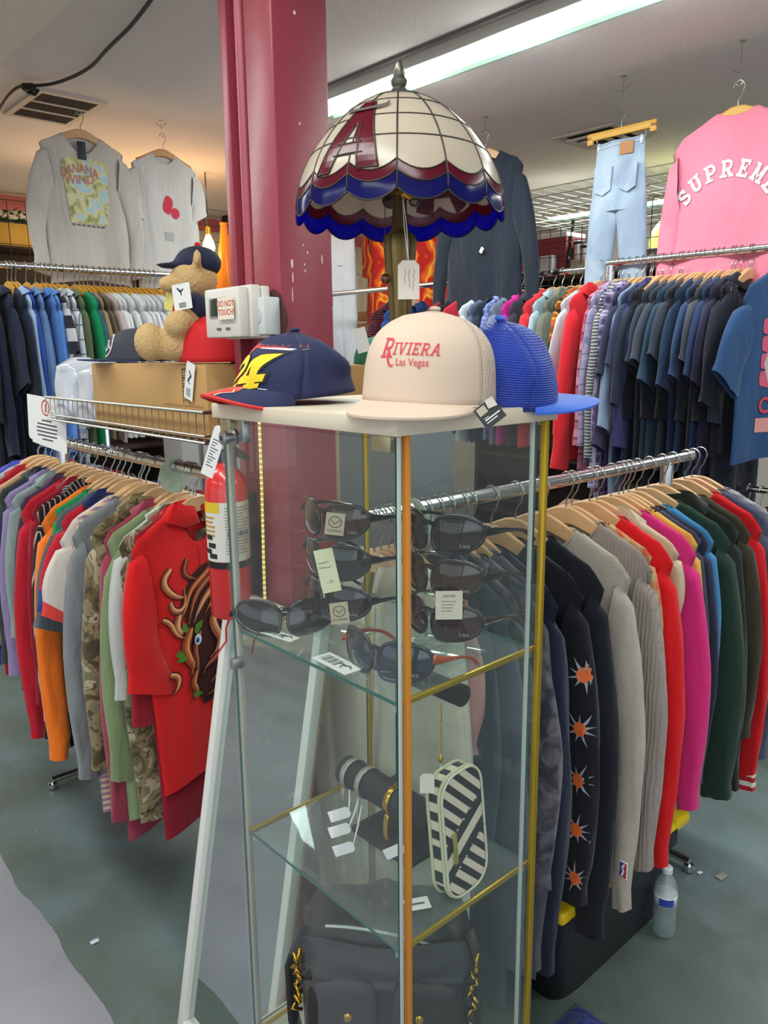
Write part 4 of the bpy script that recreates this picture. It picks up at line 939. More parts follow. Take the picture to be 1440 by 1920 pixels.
for k in range(NP):
    mb.tube([dome(PH0 + k * 2 * pi / NP, b3(0) + (.95 - b3(0)) * i / 24) for i in range(25)], .0013, 5)
    for fn in (b1, b2, b3): mb.tube([dome(PH0 + (k + i / 8) * 2 * pi / NP, fn(i / 8)) for i in range(9)], .0012, 5)
for fn in rows: mb.tube([dome(2 * pi * i / 56, fn(0)) for i in range(56)], .0012, 5, True)
mb.build('leading', LEAD, lamp, ang=180)
# red letter A with a grey halo, leaded onto the dome in two places
HALO = plain('halo_glass', '#5b5250', .3)
def letter_a(th0):
    k = SH
    def fn(off): return lambda x, z: dome(th0 + x, z, off)
    S_ = [band([(-.27, .27), (-.01, .87)], [.155, .12]), band([(.03, .87), (.20, .27)], [.13, .20]), rect(-.17, .40, .13, .49), rect(-.10, .80, .09, .90)]
    S_ = [([(x * (1 + .5 * max(0, z - .3)), z - .12) for x, z in vs], fs) for vs, fs in S_]
    for off in (.0012, -.0034): decal('letter_a', S_, fn(off), RUBY, lamp, .05)
    decal('halo', [band(arcpts(0, .735, .34, .045, -200, 20, 20), .03)], fn(.0032), HALO, lamp, .05)
    mb = MB()
    for P in ([(-.35, .27), (-.085, .87)], [(-.19, .27), (-.01, .66)], [(.10, .27), (.05, .66)], [(.30, .27), (.10, .87)], [(-.17, .40), (.13, .40)], [(-.14, .49), (.11, .49)], [(-.35, .27), (-.19, .27)], [(.10, .27), (.30, .27)]):
        a, b = Vector(P[0]), Vector(P[1]); mb.tube([fn(.001)(*(lambda q: (q.x * (1 + .5 * max(0, q.y - .3)), q.y - .12))(a.lerp(b, i / 8))) for i in range(9)], .0012, 5)
    mb.build('letter_leading', LEAD, lamp, ang=180)
letter_a(math.radians(-90 - 29)); letter_a(math.radians(90 - 29))
mb = MB(); mb.lathe([(0, .0), (.040, -.006), (.052, -.013), (.053, -.016)], 32, (0, 0, SZ0 + SH * .965)); mb.build('shade_cap', plain('aged_pewter', '#6b655c', .35, .8), lamp)
mb = MB(); mb.lathe([(.017, 0), (.018, .004), (.012, .008), (.009, .012), (.011, .016), (.012, .021), (.008, .027), (.009, .032), (.0075, .038), (.006, .042), (.0045, .047), (.0, .050)], 18, (0, 0, SZ0 + SH * .955)); mb.build('finial', plain('aged_pewter', '#6b655c', .35, .8), lamp)
BRONZE = plain('bronze_patina', '#6b5a34', .38, .75, var=.25, vscale=30)
fl = lambda q, z: 1 + .05 * math.cos(12 * q)
mb = MB(); mb.lathe([(.052, 0), (.055, .006), (.048, .014), (.030, .022), (.016, .032), (.0145, .08), (.0155, .13), (.0185, .18), (.0225, .22), (.0245, .238), (.0225, .248), (.014, .254), (.011, .262), (.010, .29), (.010, .43)], 48, rfn=fl); mb.build('pole', BRONZE, lamp)
for q in (-70, 110):
    mb = MB(); a = math.radians(q); d = Vector((math.cos(a), math.sin(a), 0)); R = Vector((0, 0, 1)).rotation_difference(d).to_matrix().to_4x4()
    mb.lathe([(.0, 0), (.009, .0), (.009, .012), (.011, .016), (.0125, .026), (.0125, .034), (.010, .036)], 18); mb.xf(Matrix.Translation(d * .008 + Vector((0, 0, .305))) @ R); mb.build('bulb_socket', BRASS if q < 0 else BLACKPLASTIC, lamp)
mb = MB(); mb.sphere((.022, -.012, .295), .009, 8); mb.build('key_knob', plain('aged_pewter', '#6b655c', .35, .8), lamp)
mb = MB()
cx_, cy_ = -.022, -.022
for i in range(36): mb.sphere((cx_, cy_, .300 - i * .0030), .0012, 4)
mb.build('pull_chain', plain('dark_brass', '#5c4a2c', .35, .8), lamp); mb = MB(); mb.sphere((cx_, cy_, .300 - 36 * .0030 - .007), .0075, 10); mb.build('chain_ball', plain('aged_copper', '#6f4a38', .3, .7), lamp)
rnd = random.Random(5)
sp_ = pd(766, 488, 1.165); st_ = LC + Vector((.004, -.03, LZ + .300))
def vlines():   # handwriting runs up the card
    out = []
    for c_ in range(3):
        z = -.012; pts = []
        while z > -.042 + .004 * c_: pts.append((.007 - c_ * .006 + .003 * (rnd.random() - .5), z)); z -= .0016
        out.append(band(pts, .0005))
    return out
swing_tag(sp_, (.031, .054), 0, 0, 'buff price tag on a string hanging from the stained-glass lamp', lines=[vlines()], string_to=st_)
# ------------------------------------------------------------------ caps
def cap(name, loc, rz, label, cfront, cback, cvis, H=.125, a=.092, b=.104, tilt=0, roll=0, vis=.072, curve=.012, slump=0, pw=3.4, pe=.60, under=None, trim=None, button=None, front_h=1.0, vdrop=.0, cat='cap'):
    """local -Y = front.  Returns root and the front-surface mapping fn(x, z)."""
    root = thing(name, loc, 0, label, cat); root.rotation_euler = (tilt, roll, rz)
    def pt(th, h, off=0):
        # th = 0 front; h 0..1
        fr = .5 + .5 * math.cos(th)
        hh = H * (1 - .12 * (1 - fr) * (max(0, 1 - h ** pw)) ** pe)
        sh = (max(0, 1 - h ** pw)) ** pe
        r = sh * (1 - .10 * h * (1 - fr * .55))
        x = math.sin(th) * (a + off) * r; y = -math.cos(th) * (b + off) * r + h * h * H * .08
        z = hh * (h + .0) * (1 - .0 * r)
        z -= slump * .010 * h * (1 - fr) * sh
        wob = slump * .012 * h * sh * noise.noise((math.cos(th) * 1.4, math.sin(th) * 1.4, h * 2 + 3.1))
        return Vector((x + wob, y + wob, z))
    NT, NH = 40, 14
    def hcurve(j): return (j / NH) ** .8
    def sect(t0, t1, nm, mat, nu):
        mb = MB(); mb.grid(lambda i, j: pt(t0 + (t1 - t0) * i, j ** .8), nu, NH); o = mb.build(nm, mat, root, ang=180, merge=1e-5)
        md = o.modifiers.new('thick', 'SOLIDIFY'); md.thickness = .0016; md.offset = 0; return o
    lim = math.radians(72)
    sect(-lim, lim, 'front_panel', cfront, 22); sect(lim, 2 * pi - lim, 'back_panel', cback, 26)
    # visor
    va = math.radians(66)
    def vp(u, v, off=0):
        th = -va + 2 * va * u; e = pt(th, 0); x0 = e.x; y0 = e.y
        w_ = math.sin(u * pi) ** .62
        y = y0 - vis * v * w_ * (1.0); x = x0 * (1 + .02 * v)
        z = .003 - curve * ((x / a) ** 2) * (.35 + .65 * v) * 1.0 - vdrop * v * w_ + curve * .45
        return Vector((x, y, z + off))
    mb = MB(); mb.grid(lambda u, v: vp(u, v, .0015), 26, 8); mb.grid(lambda u, v: vp(u, v, -.0015), 26, 8, m=1)
    mb.grid(lambda u, v: vp(u, 1, -.0015 + .003 * v), 26, 1, m=2)
    vo = mb.build('visor', [cvis, under or cvis, trim or cvis], root, ang=60)
    if trim:
        mb = MB(); mb.tube([vp(i / 30, 1.0) for i in range(31)], .0032, 6); mb.build('visor_piping', trim, root)
    if button is not None:
        mb = MB(); mb.sphere(pt(0, 1) + Vector((0, 0, .002)), .008, 8, sc_=(1, 1, .5)); mb.build('button', button, root)
    def fmap(off=.0018):
        def fn(x, z):
            h = max(.0, min(.97, z / (H * front_h))); th = 0
            for _ in range(6):
                r = (max(0, 1 - h ** pw)) ** pe * (1 - .10 * h * .45); th = math.asin(max(-.99, min(.99, x / (a * r))))
            return pt(th, h, off)
        return fn
    return root, fmap, pt, vp
TOPZ = CZ + .023
# cream casino trucker cap
CREAMF = plain('cream_foam_cloth', '#cab39e', .8, bump=.05, bscale=500)
def meshmat(name, col, sc_=1.0, dark=None, hole=.30):
    m, nt, b = nodes(name); L = nt.links.new; b.inputs['Base Color'].default_value = lin(col) + (1,); b.inputs['Roughness'].default_value = .55
    tc = nt.nodes.new('ShaderNodeTexCoord'); mp = nt.nodes.new('ShaderNodeMapping'); mp.inputs['Rotation'].default_value = (0, 0, .7); L(tc.outputs['Object'], mp.inputs[0])
    v = nt.nodes.new('ShaderNodeTexVoronoi'); v.inputs['Scale'].default_value = 330 * sc_; v.inputs['Randomness'].default_value = 0; L(mp.outputs[0], v.inputs['Vector'])
    cut = math_(nt, 'LESS_THAN', v.outputs['Distance'], hole)
    t = nt.nodes.new('ShaderNodeBsdfTransparent'); mx = nt.nodes.new('ShaderNodeMixShader'); L(cut, mx.inputs[0]); L(b.outputs[0], mx.inputs[1]); L(t.outputs[0], mx.inputs[2]); L(mx.outputs[0], nt.nodes['Material Output'].inputs[0])
    return m
rv, rmap, rpt, rvp = cap('trucker_cap', W(.785, .775, TOPZ + .006), math.radians(-25), 'cream trucker cap with red casino lettering at the front of the case', CREAMF, meshmat('cream_mesh', '#c0ab96'), CREAMF, H=.128, a=.092, b=.100, vis=.082, curve=.010, front_h=1.0, pw=5.0, pe=.5, button=CREAMF, vdrop=.012, roll=math.radians(2))
RIV = plain('casino_red', '#c8353c', .7)
def word(txt, h, x0, z0, gap=.1, shear=.18, t=.16):
    out = []; x = x0
    for c in txt:
        S_, w_ = slab(c, t, .09); out += tf(S_, lambda a, b, x=x: (x + (a + b * shear) * h, z0 + b * h)); x += (w_ + gap) * h
    return out, x
S1, _ = word('R', .034, -.046, .061); S2, xe = word('IVIERA', .0205, -.0165, .0665, gap=.12); LT = lambda S_: tf(S_, lambda x, z: ((x - .015) * .60 + .002, (z - .062) * .74 + .066))
S1.append(band([(-.030, .068), (-.026, .056), (-.0215, .048), (-.016, .0465), (-.0105, .049)], [.0035, .005, .0045, .003, .0014]))
decal('cap_lettering', LT(S1 + S2), rmap(.0018), RIV, rv, .006)
decal('cap_lettering', LT([text_mesh('Las Vegas', .0185, .030, .0535)]), rmap(.0018), RIV, rv, .006)
mb = MB(); mb.tube([rpt(math.radians(-66 + 132 * i / 24), .035, .002) for i in range(25)], .0014, 6); mb.build('cord', plain('cream_cord', '#dccbb8', .6), rv)
# swing tag under the cap
t = swing_tag(pd(905, 757, .985), (.030, .030), math.radians(-8), math.radians(-10), 'black hologram tag hanging from the cream trucker cap', plain('tag_black', '#141416', .4), None, roll=math.radians(-38), hole=False, cat='hang tag', name='hang_tag')
decal('print_lines', [rect(-.010, -.0205, .012, -.0190), rect(-.010, -.024, .006, -.0228), rect(-.010, -.0175, -.003, -.0168)], lambda x, z: (x, -.0009, z), PAPER, t, 0)
decal('hologram', [rect(-.012, -.012, .0, -.002)], lambda x, z: (x, -.0009, z), plain('hologram_foil', '#a59a84', .3, .6), t, 0)
mb = MB(); mb.prism([(.002, -.010), (.014, -.013), (.015, .0), (.004, .001)], -.004, -.0035); mb.build('foil_flap', plain('hologram_silver', '#b8b0a4', .25, .7), t, smooth=False)

# blue mesh cap facing right, behind the cream one
BLUEM = plain('blue_mesh_cloth', '#2346b4', .6); BLF = plain('blue_visor', '#2f62c8', .6)
def ribs(name, col, sc_=1.0):
    m, nt, b = nodes(name); L = nt.links.new; b.inputs['Roughness'].default_value = .55
    tc = nt.nodes.new('ShaderNodeTexCoord'); wv = nt.nodes.new('ShaderNodeTexWave'); wv.inputs['Scale'].default_value = 95 * sc_; wv.bands_direction = 'Z'; L(tc.outputs['Object'], wv.inputs[0])
    v = nt.nodes.new('ShaderNodeTexVoronoi'); v.inputs['Scale'].default_value = 300; L(tc.outputs['Object'], v.inputs[0])
    c = lin(col); L(mixc(nt, math_(nt, 'MULTIPLY', wv.outputs['Fac'], .6), col, '#0f1c66'), b.inputs['Base Color'])
    bp = nt.nodes.new('ShaderNodeBump'); bp.inputs['Strength'].default_value = .6; bp.inputs['Distance'].default_value = .004; L(math_(nt, 'ADD', wv.outputs['Fac'], v.outputs['Distance']), bp.inputs['Height']); L(bp.outputs[0], b.inputs['Normal']); return m
RB = ribs('blue_ribbed_mesh', '#2446b8')
bl, _, _, _ = cap('mesh_cap', W(.925, .770, TOPZ + .006), math.radians(97), 'royal blue mesh cap turned right on the right corner of the case', RB, RB, BLF, H=.118, a=.084, b=.090, vis=.070, curve=.014, button=BLF, slump=1.5, tilt=math.radians(4), roll=math.radians(-8), pw=4.2, pe=.55)
# navy racing cap facing left
NVY = plain('navy_twill', '#1b2147', .8, bump=.05, bscale=500)
RDV = plain('red_twill', '#c3261f', .7); YEL = plain('yellow_thread', '#e3c51c', .7); BKT = plain('black_thread', '#15141a', .7); ORG = plain('flame_orange', '#d8412c', .7); WTT = plain('white_thread', '#d9d3d0', .7)
nv, nmap, npt, nvp = cap('racing_cap', W(.745, 1.035, TOPZ + .012), math.radians(-58), 'navy racing cap with a yellow number and flames, left on the case', NVY, NVY, NVY, H=.100, a=.084, b=.098, vis=.056, curve=.042, under=RDV, trim=RDV, slump=2.2, button=NVY, tilt=math.radians(4), vdrop=.006, pw=4.2, pe=.52)
def num24(dx=0, dz=0, g=0):
    s = .052; x = -.050 + dx; z = .018 + dz
    two = band([(x + .002, z + s * .70)] + arcpts(x + .017, z + s * .74, .014, s * .20, 170, -20, 10) + [(x + .004, z + s * .12), (x + .036, z + s * .12)], s * .24 + g)
    x2 = x + .044
    four = [band([(x2 + .030, z - g / 2), (x2 + .030, z + s + g / 2)], s * .28 + g), band([(x2 + .026, z + s * .93), (x2 + .002, z + s * .36)], s * .22 + g), band([(x2 - .006 - g / 2, z + s * .30), (x2 + .047 + g / 2, z + s * .30)], s * .22 + g), band([(x2 + .018, z + .004), (x2 + .044, z + .004)], s * .14 + g)]
    return [two] + four
sk = lambda S_: tf(S_, lambda x, z: (x + (z - .04) * .35 + .012, z + x * .10))
decal('flame_stitching', sk([poly([(-.055, .012), (.035, .012), (.025, .03), (.0, .045), (-.045, .05)])]), nmap(.0020), ORG, nv, .006)
decal('flame_stitching', sk([band([(-.06, .070), (-.02, .088), (.02, .082), (.05, .088)], [.002, .012, .009, .001]), band([(-.01, .010), (.03, .016), (.06, .008)], [.003, .006, .001])]), nmap(.0020), ORG, nv, .006)
decal('white_stitching', sk([band([(.0, .080), (.03, .076), (.058, .083)], [.001, .003, .001]), band([(-.05, .006), (.0, .012), (.05, .004)], [.001, .003, .001]), band([(-.02, .016), (.02, .022), (.05, .014)], [.001, .002, .001])]), nmap(.0024), WTT, nv, .006)
decal('number_outline', sk(num24(0, 0, .006)), nmap(.0030), BKT, nv, .006)
decal('number', sk(num24()), nmap(.0040), YEL, nv, .006)
decal('visor_flames', [poly([(.30, .02), (.62, .02), (.66, .35), (.58, .95), (.36, .95)])], lambda u, v: nvp(u, v, .0022), ORG, nv, .06)
decal('visor_swirls', [band([(.64, .05), (.60, .30), (.655, .5), (.60, .72), (.61, .95)], .012), band([(.50, .1), (.46, .4), (.52, .6)], .012)], lambda u, v: nvp(u, v, .0026), WTT, nv, .06)
# ------------------------------------------------------------------ sunglasses on clear racks
LENS = plain('smoked_lens', '#17140f', .06, coat=.6); LENSB = plain('bronze_lens', '#3a2418', .08, coat=.6); LENSG = plain('grey_green_lens', '#222824', .07, coat=.6)
FRAMEK = plain('gloss_black_frame', '#0e0e11', .12, coat=.5); FRAMEB = plain('tortoise_frame', '#2c1c18', .15, coat=.5)
def sunglasses(loc, rz, label, lens, frame, fold=False, tilt=0, inside=None, w_=.070, roll=0, mark=True):
    root = thing('sunglasses', loc, 0, label, 'sunglasses', None); root.rotation_euler = (tilt, roll, rz); root.scale = (1.22, 1.05, 1.40)
    def bowp(x): return .030 * (abs(x) / w_) ** 2.0          # front wraps back
    for s in (-1, 1):
        def outline(k, grow=0):
            q = 2 * pi * k; ex = .0305 + grow; ez = .0185 + grow
            c, sn = math.cos(q), math.sin(q)
            x = s * (.0365 + ex * math.copysign(abs(c) ** .8, c)); z = ez * math.copysign(abs(sn) ** .8, sn) * (1 - .16 * c) + .004 * c
            return x, z
        mb = MB()
        N, M = 28, 6
        for sd in (-1, 1):
            vs = []; fs = []
            for j in range(M + 1):
                for i in range(N):
                    x, z = outline(i / N); x = s * .0365 + (x - s * .0365) * j / M; z = z * j / M
                    vs.append((x, bowp(x) - .004 * (1 - (j / M) ** 2) + sd * .0008, z))
            for j in range(M):
                for i in range(N): fs.append((j * N + i, j * N + (i + 1) % N, (j + 1) * N + (i + 1) % N, (j + 1) * N + i))
            mb.add(vs, fs)
        ln = mb.build('lens', lens, root, ang=180)
        if mark and s == 1: decal('lens_mark', tf([text_mesh('Locs', .0062, .050, -.0105)], lambda x, z: (x, z)), lambda x, z: (x, bowp(x) - .0046 + .0010, z), plain('etched_grey', '#a9a49a', .5), ln, 0)
        mb = MB(); mb.tube([(lambda q: (q[0], bowp(q[0]), q[1]))(outline(i / 36, .0012)) for i in range(36)], .0024, 6, True); mb.build('rim', frame, root, ang=180)
        xh = s * (w_ + .001); yh = bowp(xh)
        if fold: P = [(xh, yh, .006), (xh - s * .004, yh + .010, .005), (xh - s * .03, yh + .018, .002), (xh - s * .08, yh + .022, -.004), (xh - s * .115, yh + .024, -.012)]
        else: P = [(xh - s * .004, yh - .004, .006), (xh + s * .002, yh + .012, .005), (xh + s * .003, yh + .05, .003), (xh - s * .0, yh + .085, -.003), (xh - s * .004, yh + .112, -.018)]
        mb = MB(); n = len(P); mb.tube(smooth_pts([Vector(p) for p in P], 2), [.0115 - .0085 * min(1, i / (4 * n - 6) * 1.4) for i in range(len(smooth_pts([Vector(p) for p in P], 2)))], 8, flat=.34); mb.build('temple', [inside or frame], root, ang=180)
    mb = MB(); mb.tube([(-.009, -.0005, .008), (-.004, -.002, .010), (.004, -.002, .010), (.009, -.0005, .008)], .0028, 8); mb.build('bridge', frame, root)
    return root
ACR = glass('acrylic', '#e9f0ee', 1.42, .03, 1.0, .05)
def stand(loc, rz, label, n, dz):
    t = thing('sunglasses_stand', loc, rz, label, 'sunglasses stand')
    mb = MB(); mb.rbox((0, .02, .003), (.12, .09, .006), .002); mb.build('base', ACR, t)
    mb = MB(); mb.rbox((0, .03, n * dz / 2 + .01), (.016, .004, n * dz), .001); mb.build('spine', ACR, t)
    for k in range(n):
        z = .052 + k * dz; P = [(-.017, .006, z - .030), (-.013, .002, z - .012), (-.006, .0, z + .0), (.006, .0, z + .0), (.013, .002, z - .012), (.017, .006, z - .030)]
        mb = MB(); mb.tube(P, .0022, 6); mb.rbox((0, .015, z - .026), (.034, .03, .003), .001)
        mb.grid(lambda a, b: Vector((-.016 + .032 * a, .002 + .004 * abs(a - .5) * 2, z - .030 + .030 * b * (1 - abs(a - .5) * 1.0))), 6, 3); mb.build('nose_rest', ACR, t)
    return t
S1Z = SHELFZ[0]; FZ = YAW - pi / 2   # facing the door (towards -U): local -Y = -U
ls = pd(636, 1180, 1.165); la, lb, _z = uvz(ls)
sd1 = W(.755, .985, S1Z); sd2 = W(.815, .800, S1Z)
stand(sd1, FZ, 'clear acrylic sunglasses stand on the left of the top shelf', 3, .068)
stand(sd2, FZ, 'clear acrylic sunglasses stand on the right of the top shelf', 3, .068)
def onst(sd, k): return sd + Vector((0, 0, .060 + .068 * k)) - U * .004
sunglasses(onst(sd1, 2), FZ, 'black wraparound sunglasses at the top of the left stand', LENSB, FRAMEK)
sunglasses(onst(sd1, 1), FZ, 'grey-lensed sunglasses in the middle of the left stand', LENSG, FRAMEK, mark=False)
sunglasses(onst(sd1, 0), FZ, 'black sunglasses at the bottom of the left stand', LENS, FRAMEK)
sunglasses(onst(sd2, 2), FZ, 'dark bronze sunglasses at the top of the right stand', plain('brown_smoke_lens', '#2a211c', .07, coat=.6), FRAMEK)
sunglasses(onst(sd2, 1), FZ, 'brown sunglasses in the middle of the right stand', LENSB, FRAMEB)
sunglasses(onst(sd2, 0), FZ, 'wine-tinted sunglasses at the bottom of the right stand', plain('wine_lens', '#3a2226', .08, coat=.6), FRAMEB)
sunglasses(W(.705, 1.035, S1Z + .026), FZ + .9, 'folded black sunglasses lying near the left end of the top shelf', LENS, FRAMEK, fold=True, tilt=-.15, mark=False)
sunglasses(W(.700, .800, S1Z + .028), FZ + .12, 'slate blue sunglasses with orange temple tips near the door', plain('blue_grey_lens', '#2b333f', .08, coat=.6), plain('slate_frame', '#1f242e', .2, coat=.4), inside=plain('orange_temple', '#b8502c', .35), tilt=-.1)
# cards and tags on and around the sunglasses
rr = random.Random(8)
def card_on(loc, rz, w_, h_, label, mat=PAPER, kind=0):
    t = thing('paper_card', loc, rz, label, 'card'); mb = MB(); mb.box((0, 0, .0005), (w_, h_, .001)); mb.build('card', mat, t, smooth=False)
    sh = []
    if kind == 1:
        for i in range(9): sh.append(rect(-w_ * .40 + i * .0045, -h_ * .28, -w_ * .40 + i * .0045 + .0012 + .001 * (i % 3), h_ * .28))
        sh += [band([(w_ * .02, -.002), (w_ * .10, .004), (w_ * .2, .002), (w_ * .3, .006), (w_ * .42, 0)], [.001, .004, .006, .004, .001]), band([(w_ * .15, 0), (w_ * .2, -.008)], .003)]
    decal('print', sh or [rect(-w_ * .3, -h_ * .1, w_ * .3, h_ * .05)], lambda x, y: (x, y, .0013), plain('grey_ink', '#55555a', .8), t, 0)
    return t
card_on(W(.690, 1.030, S1Z), YAW - pi / 2 + .15, .075, .022, 'white bar-coded card lying at the left end of the top shelf', kind=1)
card_on(W(.685, .870, S1Z), YAW - pi / 2 - .05, .085, .034, 'white bar-coded card lying under the slate blue sunglasses', kind=1)
def inl(s, size, x=0, z=0): return [text_mesh(s, size, x, z)]
swing_tag(pd(605, 1030, 1.10), (.028, .066), math.radians(0), 0, 'tall cream note card hanging from the middle left sunglasses', plain('cream_note', '#d8d6b0', .8), [scribble(.028, 2, -.020, .007, rr), inl('- 15', .006, 0, -.05)], roll=math.radians(-11), hole=False)
KR = plain('kraft_card', '#b5a68c', .85)
for q, (px, py, r_) in {'tan stamped tag hanging from the top left sunglasses': (630, 962, .12), 'tan stamped tag hanging from the bottom left sunglasses': (634, 1130, -.1)}.items():
    t = swing_tag(pd(px, py, 1.08), (.027, .032), 0, 0, q, KR, None, roll=r_, hole=False)
    decal('stamp', [band(arcpts(0, -.013, .009, .008, 0, 360, 16), .0012), band([(-.006, -.01), (.0, -.016), (.006, -.01)], .0012), text_mesh('CHOPPERS', .0048, 0, -.026)], lambda x, z: (x, -.0009, z), plain('stamp_brown', '#4a4034', .8), t, 0)
swing_tag(pd(842, 1108, 1.10), (.040, .044), 0, 0, 'cream printed tag below the brown sunglasses on the right', plain('cream_card2', '#ddd0ba', .8), [[text_mesh('UNITED', .0055, 0, -.008)], scribble(.03, 4, -.016, .005, rr, .2)], hole=False)

# ------------------------------------------------------------------ jewellery stand, bracelets and tags on the middle shelf
S2Z = SHELFZ[1]; VEL = plain('black_velvet', '#1d1f22', .75, bump=.05)
js = thing('jewellery_stand', W(.835, .900, S2Z), YAW, 'black two-bar jewellery stand on the middle shelf', 'jewellery stand')
mb = MB(); mb.rbox((0, 0, .006), (.09, .15, .012), .004); mb.build('base', VEL, js)
mb = MB(); mb.rbox((.012, .0, .165), (.014, .022, .31), .003); mb.build('post', VEL, js)
mb = MB(); mb.tube([(-.02, -.115, .095), (-.02, .115, .095)], .026, 24); mb.build('arm', VEL, js)
mb = MB(); mb.tube([(.0, -.150, .322), (.0, .075, .322)], .0175, 24); mb.build('arm', VEL, js)
mb = MB(); mb.rbox((.005, .02, .095), (.05, .02, .02), .003); mb.build('bracket', VEL, js)
SIL = plain('engraved_silver', '#b5b2a8', .35, .85, bump=.5, bscale=350)
def bracelet(dv, label, drop, mat, hang=True):
    t = thing('bracelet', W(.815, .900 + dv, S2Z + .095), YAW, label, 'bracelet')
    mb = MB(); mb.grid(lambda a, b: Vector((.0285 * math.cos(2 * pi * a), -.006 + .012 * b, .0285 * math.sin(2 * pi * a))), 30, 1, True); o = mb.build('band', mat, t, ang=180); o.modifiers.new('thick', 'SOLIDIFY').thickness = .0015
    mb = MB(); mb.grid(lambda a, b: Vector((-.024 - .004 * math.sin(a * 3), -.005 + .010 * b, -.018 - drop * a)), 8, 1); o = mb.build('hanging_end', mat, t, ang=180); o.modifiers.new('thick', 'SOLIDIFY').thickness = .0015
    return t
bracelet(.095, 'narrow silver bracelet at the left end of the lower stand bar', .03, SIL)
bracelet(.055, 'wide engraved silver bracelet on the lower stand bar', .055, SIL)
bracelet(-.020, 'gold charm bracelet on the lower stand bar', .05, BRASS)
for i, (px, py, tx, ty, lab) in enumerate(((640, 1523, 655, 1480, 'white price tag, highest of three hanging left of the bracelets'), (640, 1553, 672, 1500, 'white price tag, middle of three hanging left of the bracelets'), (648, 1588, 678, 1510, 'white price tag, lowest of three hanging left of the bracelets'), (742, 1590, 746, 1540, 'white price tag hanging behind the front edge of the glass door'))):
    d0 = 1.07; a = pd(px + 16, py - 2, d0)
    swing_tag(a, (.018, .033), 0, 0, lab, plain('tag_white', '#dcdad6', .8), None, roll=math.radians(72 if i < 3 else 65), string_to=pd(tx, ty, d0 + .01))
card_on(W(.745, .760, S2Z), YAW - .5, .040, .026, 'small white price tag lying beside the striped clutch', plain('tag_white', '#dcdad6', .8))
ch = thing('necklace', W(.812, .775, S2Z + .305), YAW, 'fine gold chain with a long tag string from the upper stand bar', 'necklace')
mb = MB(); 
for i in range(22):
    z = -i * .004; mb.tube([(.0016 * math.cos(q * pi / 3), (.0016 * math.sin(q * pi / 3)) * (i % 2), z + .003 * math.sin(q * pi / 3)) for q in range(6)], .0005, 4, True)
mb.build('chain', BRASS, ch); mb = MB(); mb.sphere((0, 0, -.09), .004, 6, sc_=(1, 1, 2)); mb.build('pendant', BRASS, ch); mb = MB(); mb.tube([(0, 0, -.095), (0, 0, -.16)], .0006, 5); mb.build('string', PAPER, ch)
mb = MB(); mb.prism([(-.010, -.19), (.010, -.19), (.010, -.166), (.004, -.158), (-.004, -.158), (-.010, -.166)], -.0005, .0005); mb.build('card', CREAMPAPER, ch, smooth=False)

# ------------------------------------------------------------------ striped clutch
def clutch():
    t = thing('clutch_bag', pz(828, 1690, S2Z), YAW + math.radians(4), 'black and cream striped zip clutch standing on the middle shelf', 'clutch bag'); t.rotation_euler = (math.radians(-6), 0, YAW + math.radians(4))
    w_, h_, d_ = .098, .200, .034; r_ = .035
    def outl(g=0):
        P = []
        for cx, cz, a0 in ((w_ - r_, r_, -90), (w_ - r_, h_ - r_, 0), (r_, h_ - r_, 90), (r_, r_, 180)): P += arcpts(cx, cz, r_ + g, r_ + g, a0, a0 + 90, 6)
        return P
    m, nt, b = nodes('chevron_canvas'); L = nt.links.new; tc = nt.nodes.new('ShaderNodeTexCoord'); sp = nt.nodes.new('ShaderNodeSeparateXYZ'); L(tc.outputs['Object'], sp.inputs[0])
    X, Y, Z = sp.outputs
    v = math_(nt, 'SUBTRACT', Z, math_(nt, 'MULTIPLY', math_(nt, 'ABSOLUTE', math_(nt, 'SUBTRACT', Z, .100)), 0)); 
    dg = math_(nt, 'ADD', Z, math_(nt, 'MULTIPLY', X, -.62)); up = math_(nt, 'ADD', Z, math_(nt, 'MULTIPLY', X, .95))
    s1 = math_(nt, 'LESS_THAN', math_(nt, 'FRACT', math_(nt, 'ADD', math_(nt, 'MULTIPLY', up, 33), .1)), .5)
    inb = math_(nt, 'MULTIPLY', math_(nt, 'GREATER_THAN', dg, .030), math_(nt, 'LESS_THAN', dg, .092))
    s2 = math_(nt, 'MULTIPLY', math_(nt, 'GREATER_THAN', dg, .050), math_(nt, 'LESS_THAN', dg, .070))
    fac = math_(nt, 'ADD', math_(nt, 'MULTIPLY', s1, math_(nt, 'SUBTRACT', 1, inb)), math_(nt, 'MULTIPLY', s2, inb))
    L(mixc(nt, fac, '#1c1c22', '#d3c2ae'), b.inputs['Base Color']); b.inputs['Roughness'].default_value = .6
    mb = MB(); mb.prism(outl(), -d_ / 2, d_ / 2); o = mb.build('body', m, t, ang=30); bv = o.modifiers.new('b', 'BEVEL'); bv.width = .004; bv.segments = 2
    mb = MB()
    for y in (-d_ * .34, d_ * .34): mb.tube([(x, y, z) for x, z in outl(.0008)], .0030, 6, True)
    mb.build('zip_tape', plain('zip_pale_green', '#b9bd98', .6), t, ang=180)
    mb = MB(); mb.tube([(x, -d_ / 2, z) for x, z in outl(.0004)], .0022, 6, True); mb.build('piping', plain('piping_cream', '#c9c2ac', .6), t, ang=180)
    mb = MB(); mb.rbox((.020, -d_ / 2 - .003, .085), (.009, .003, .050), .001); mb.build('zip_pull', plain('pull_olive_gold', '#a39a48', .4, .4), t)
    mb = MB()
    for k in range(5):
        for dz in (.030, .092): mb.sphere((.030 + k * .017, -d_ / 2 - .0005, dz + .62 * (.030 + k * .017)), .0022, 5)
    mb.build('rivets', STEEL, t)
clutch()
swing_tag(W(.765, .758, S2Z + .215), (.022, .032), 0, 0, 'cream tag hanging above the striped clutch', CREAMPAPER, None)

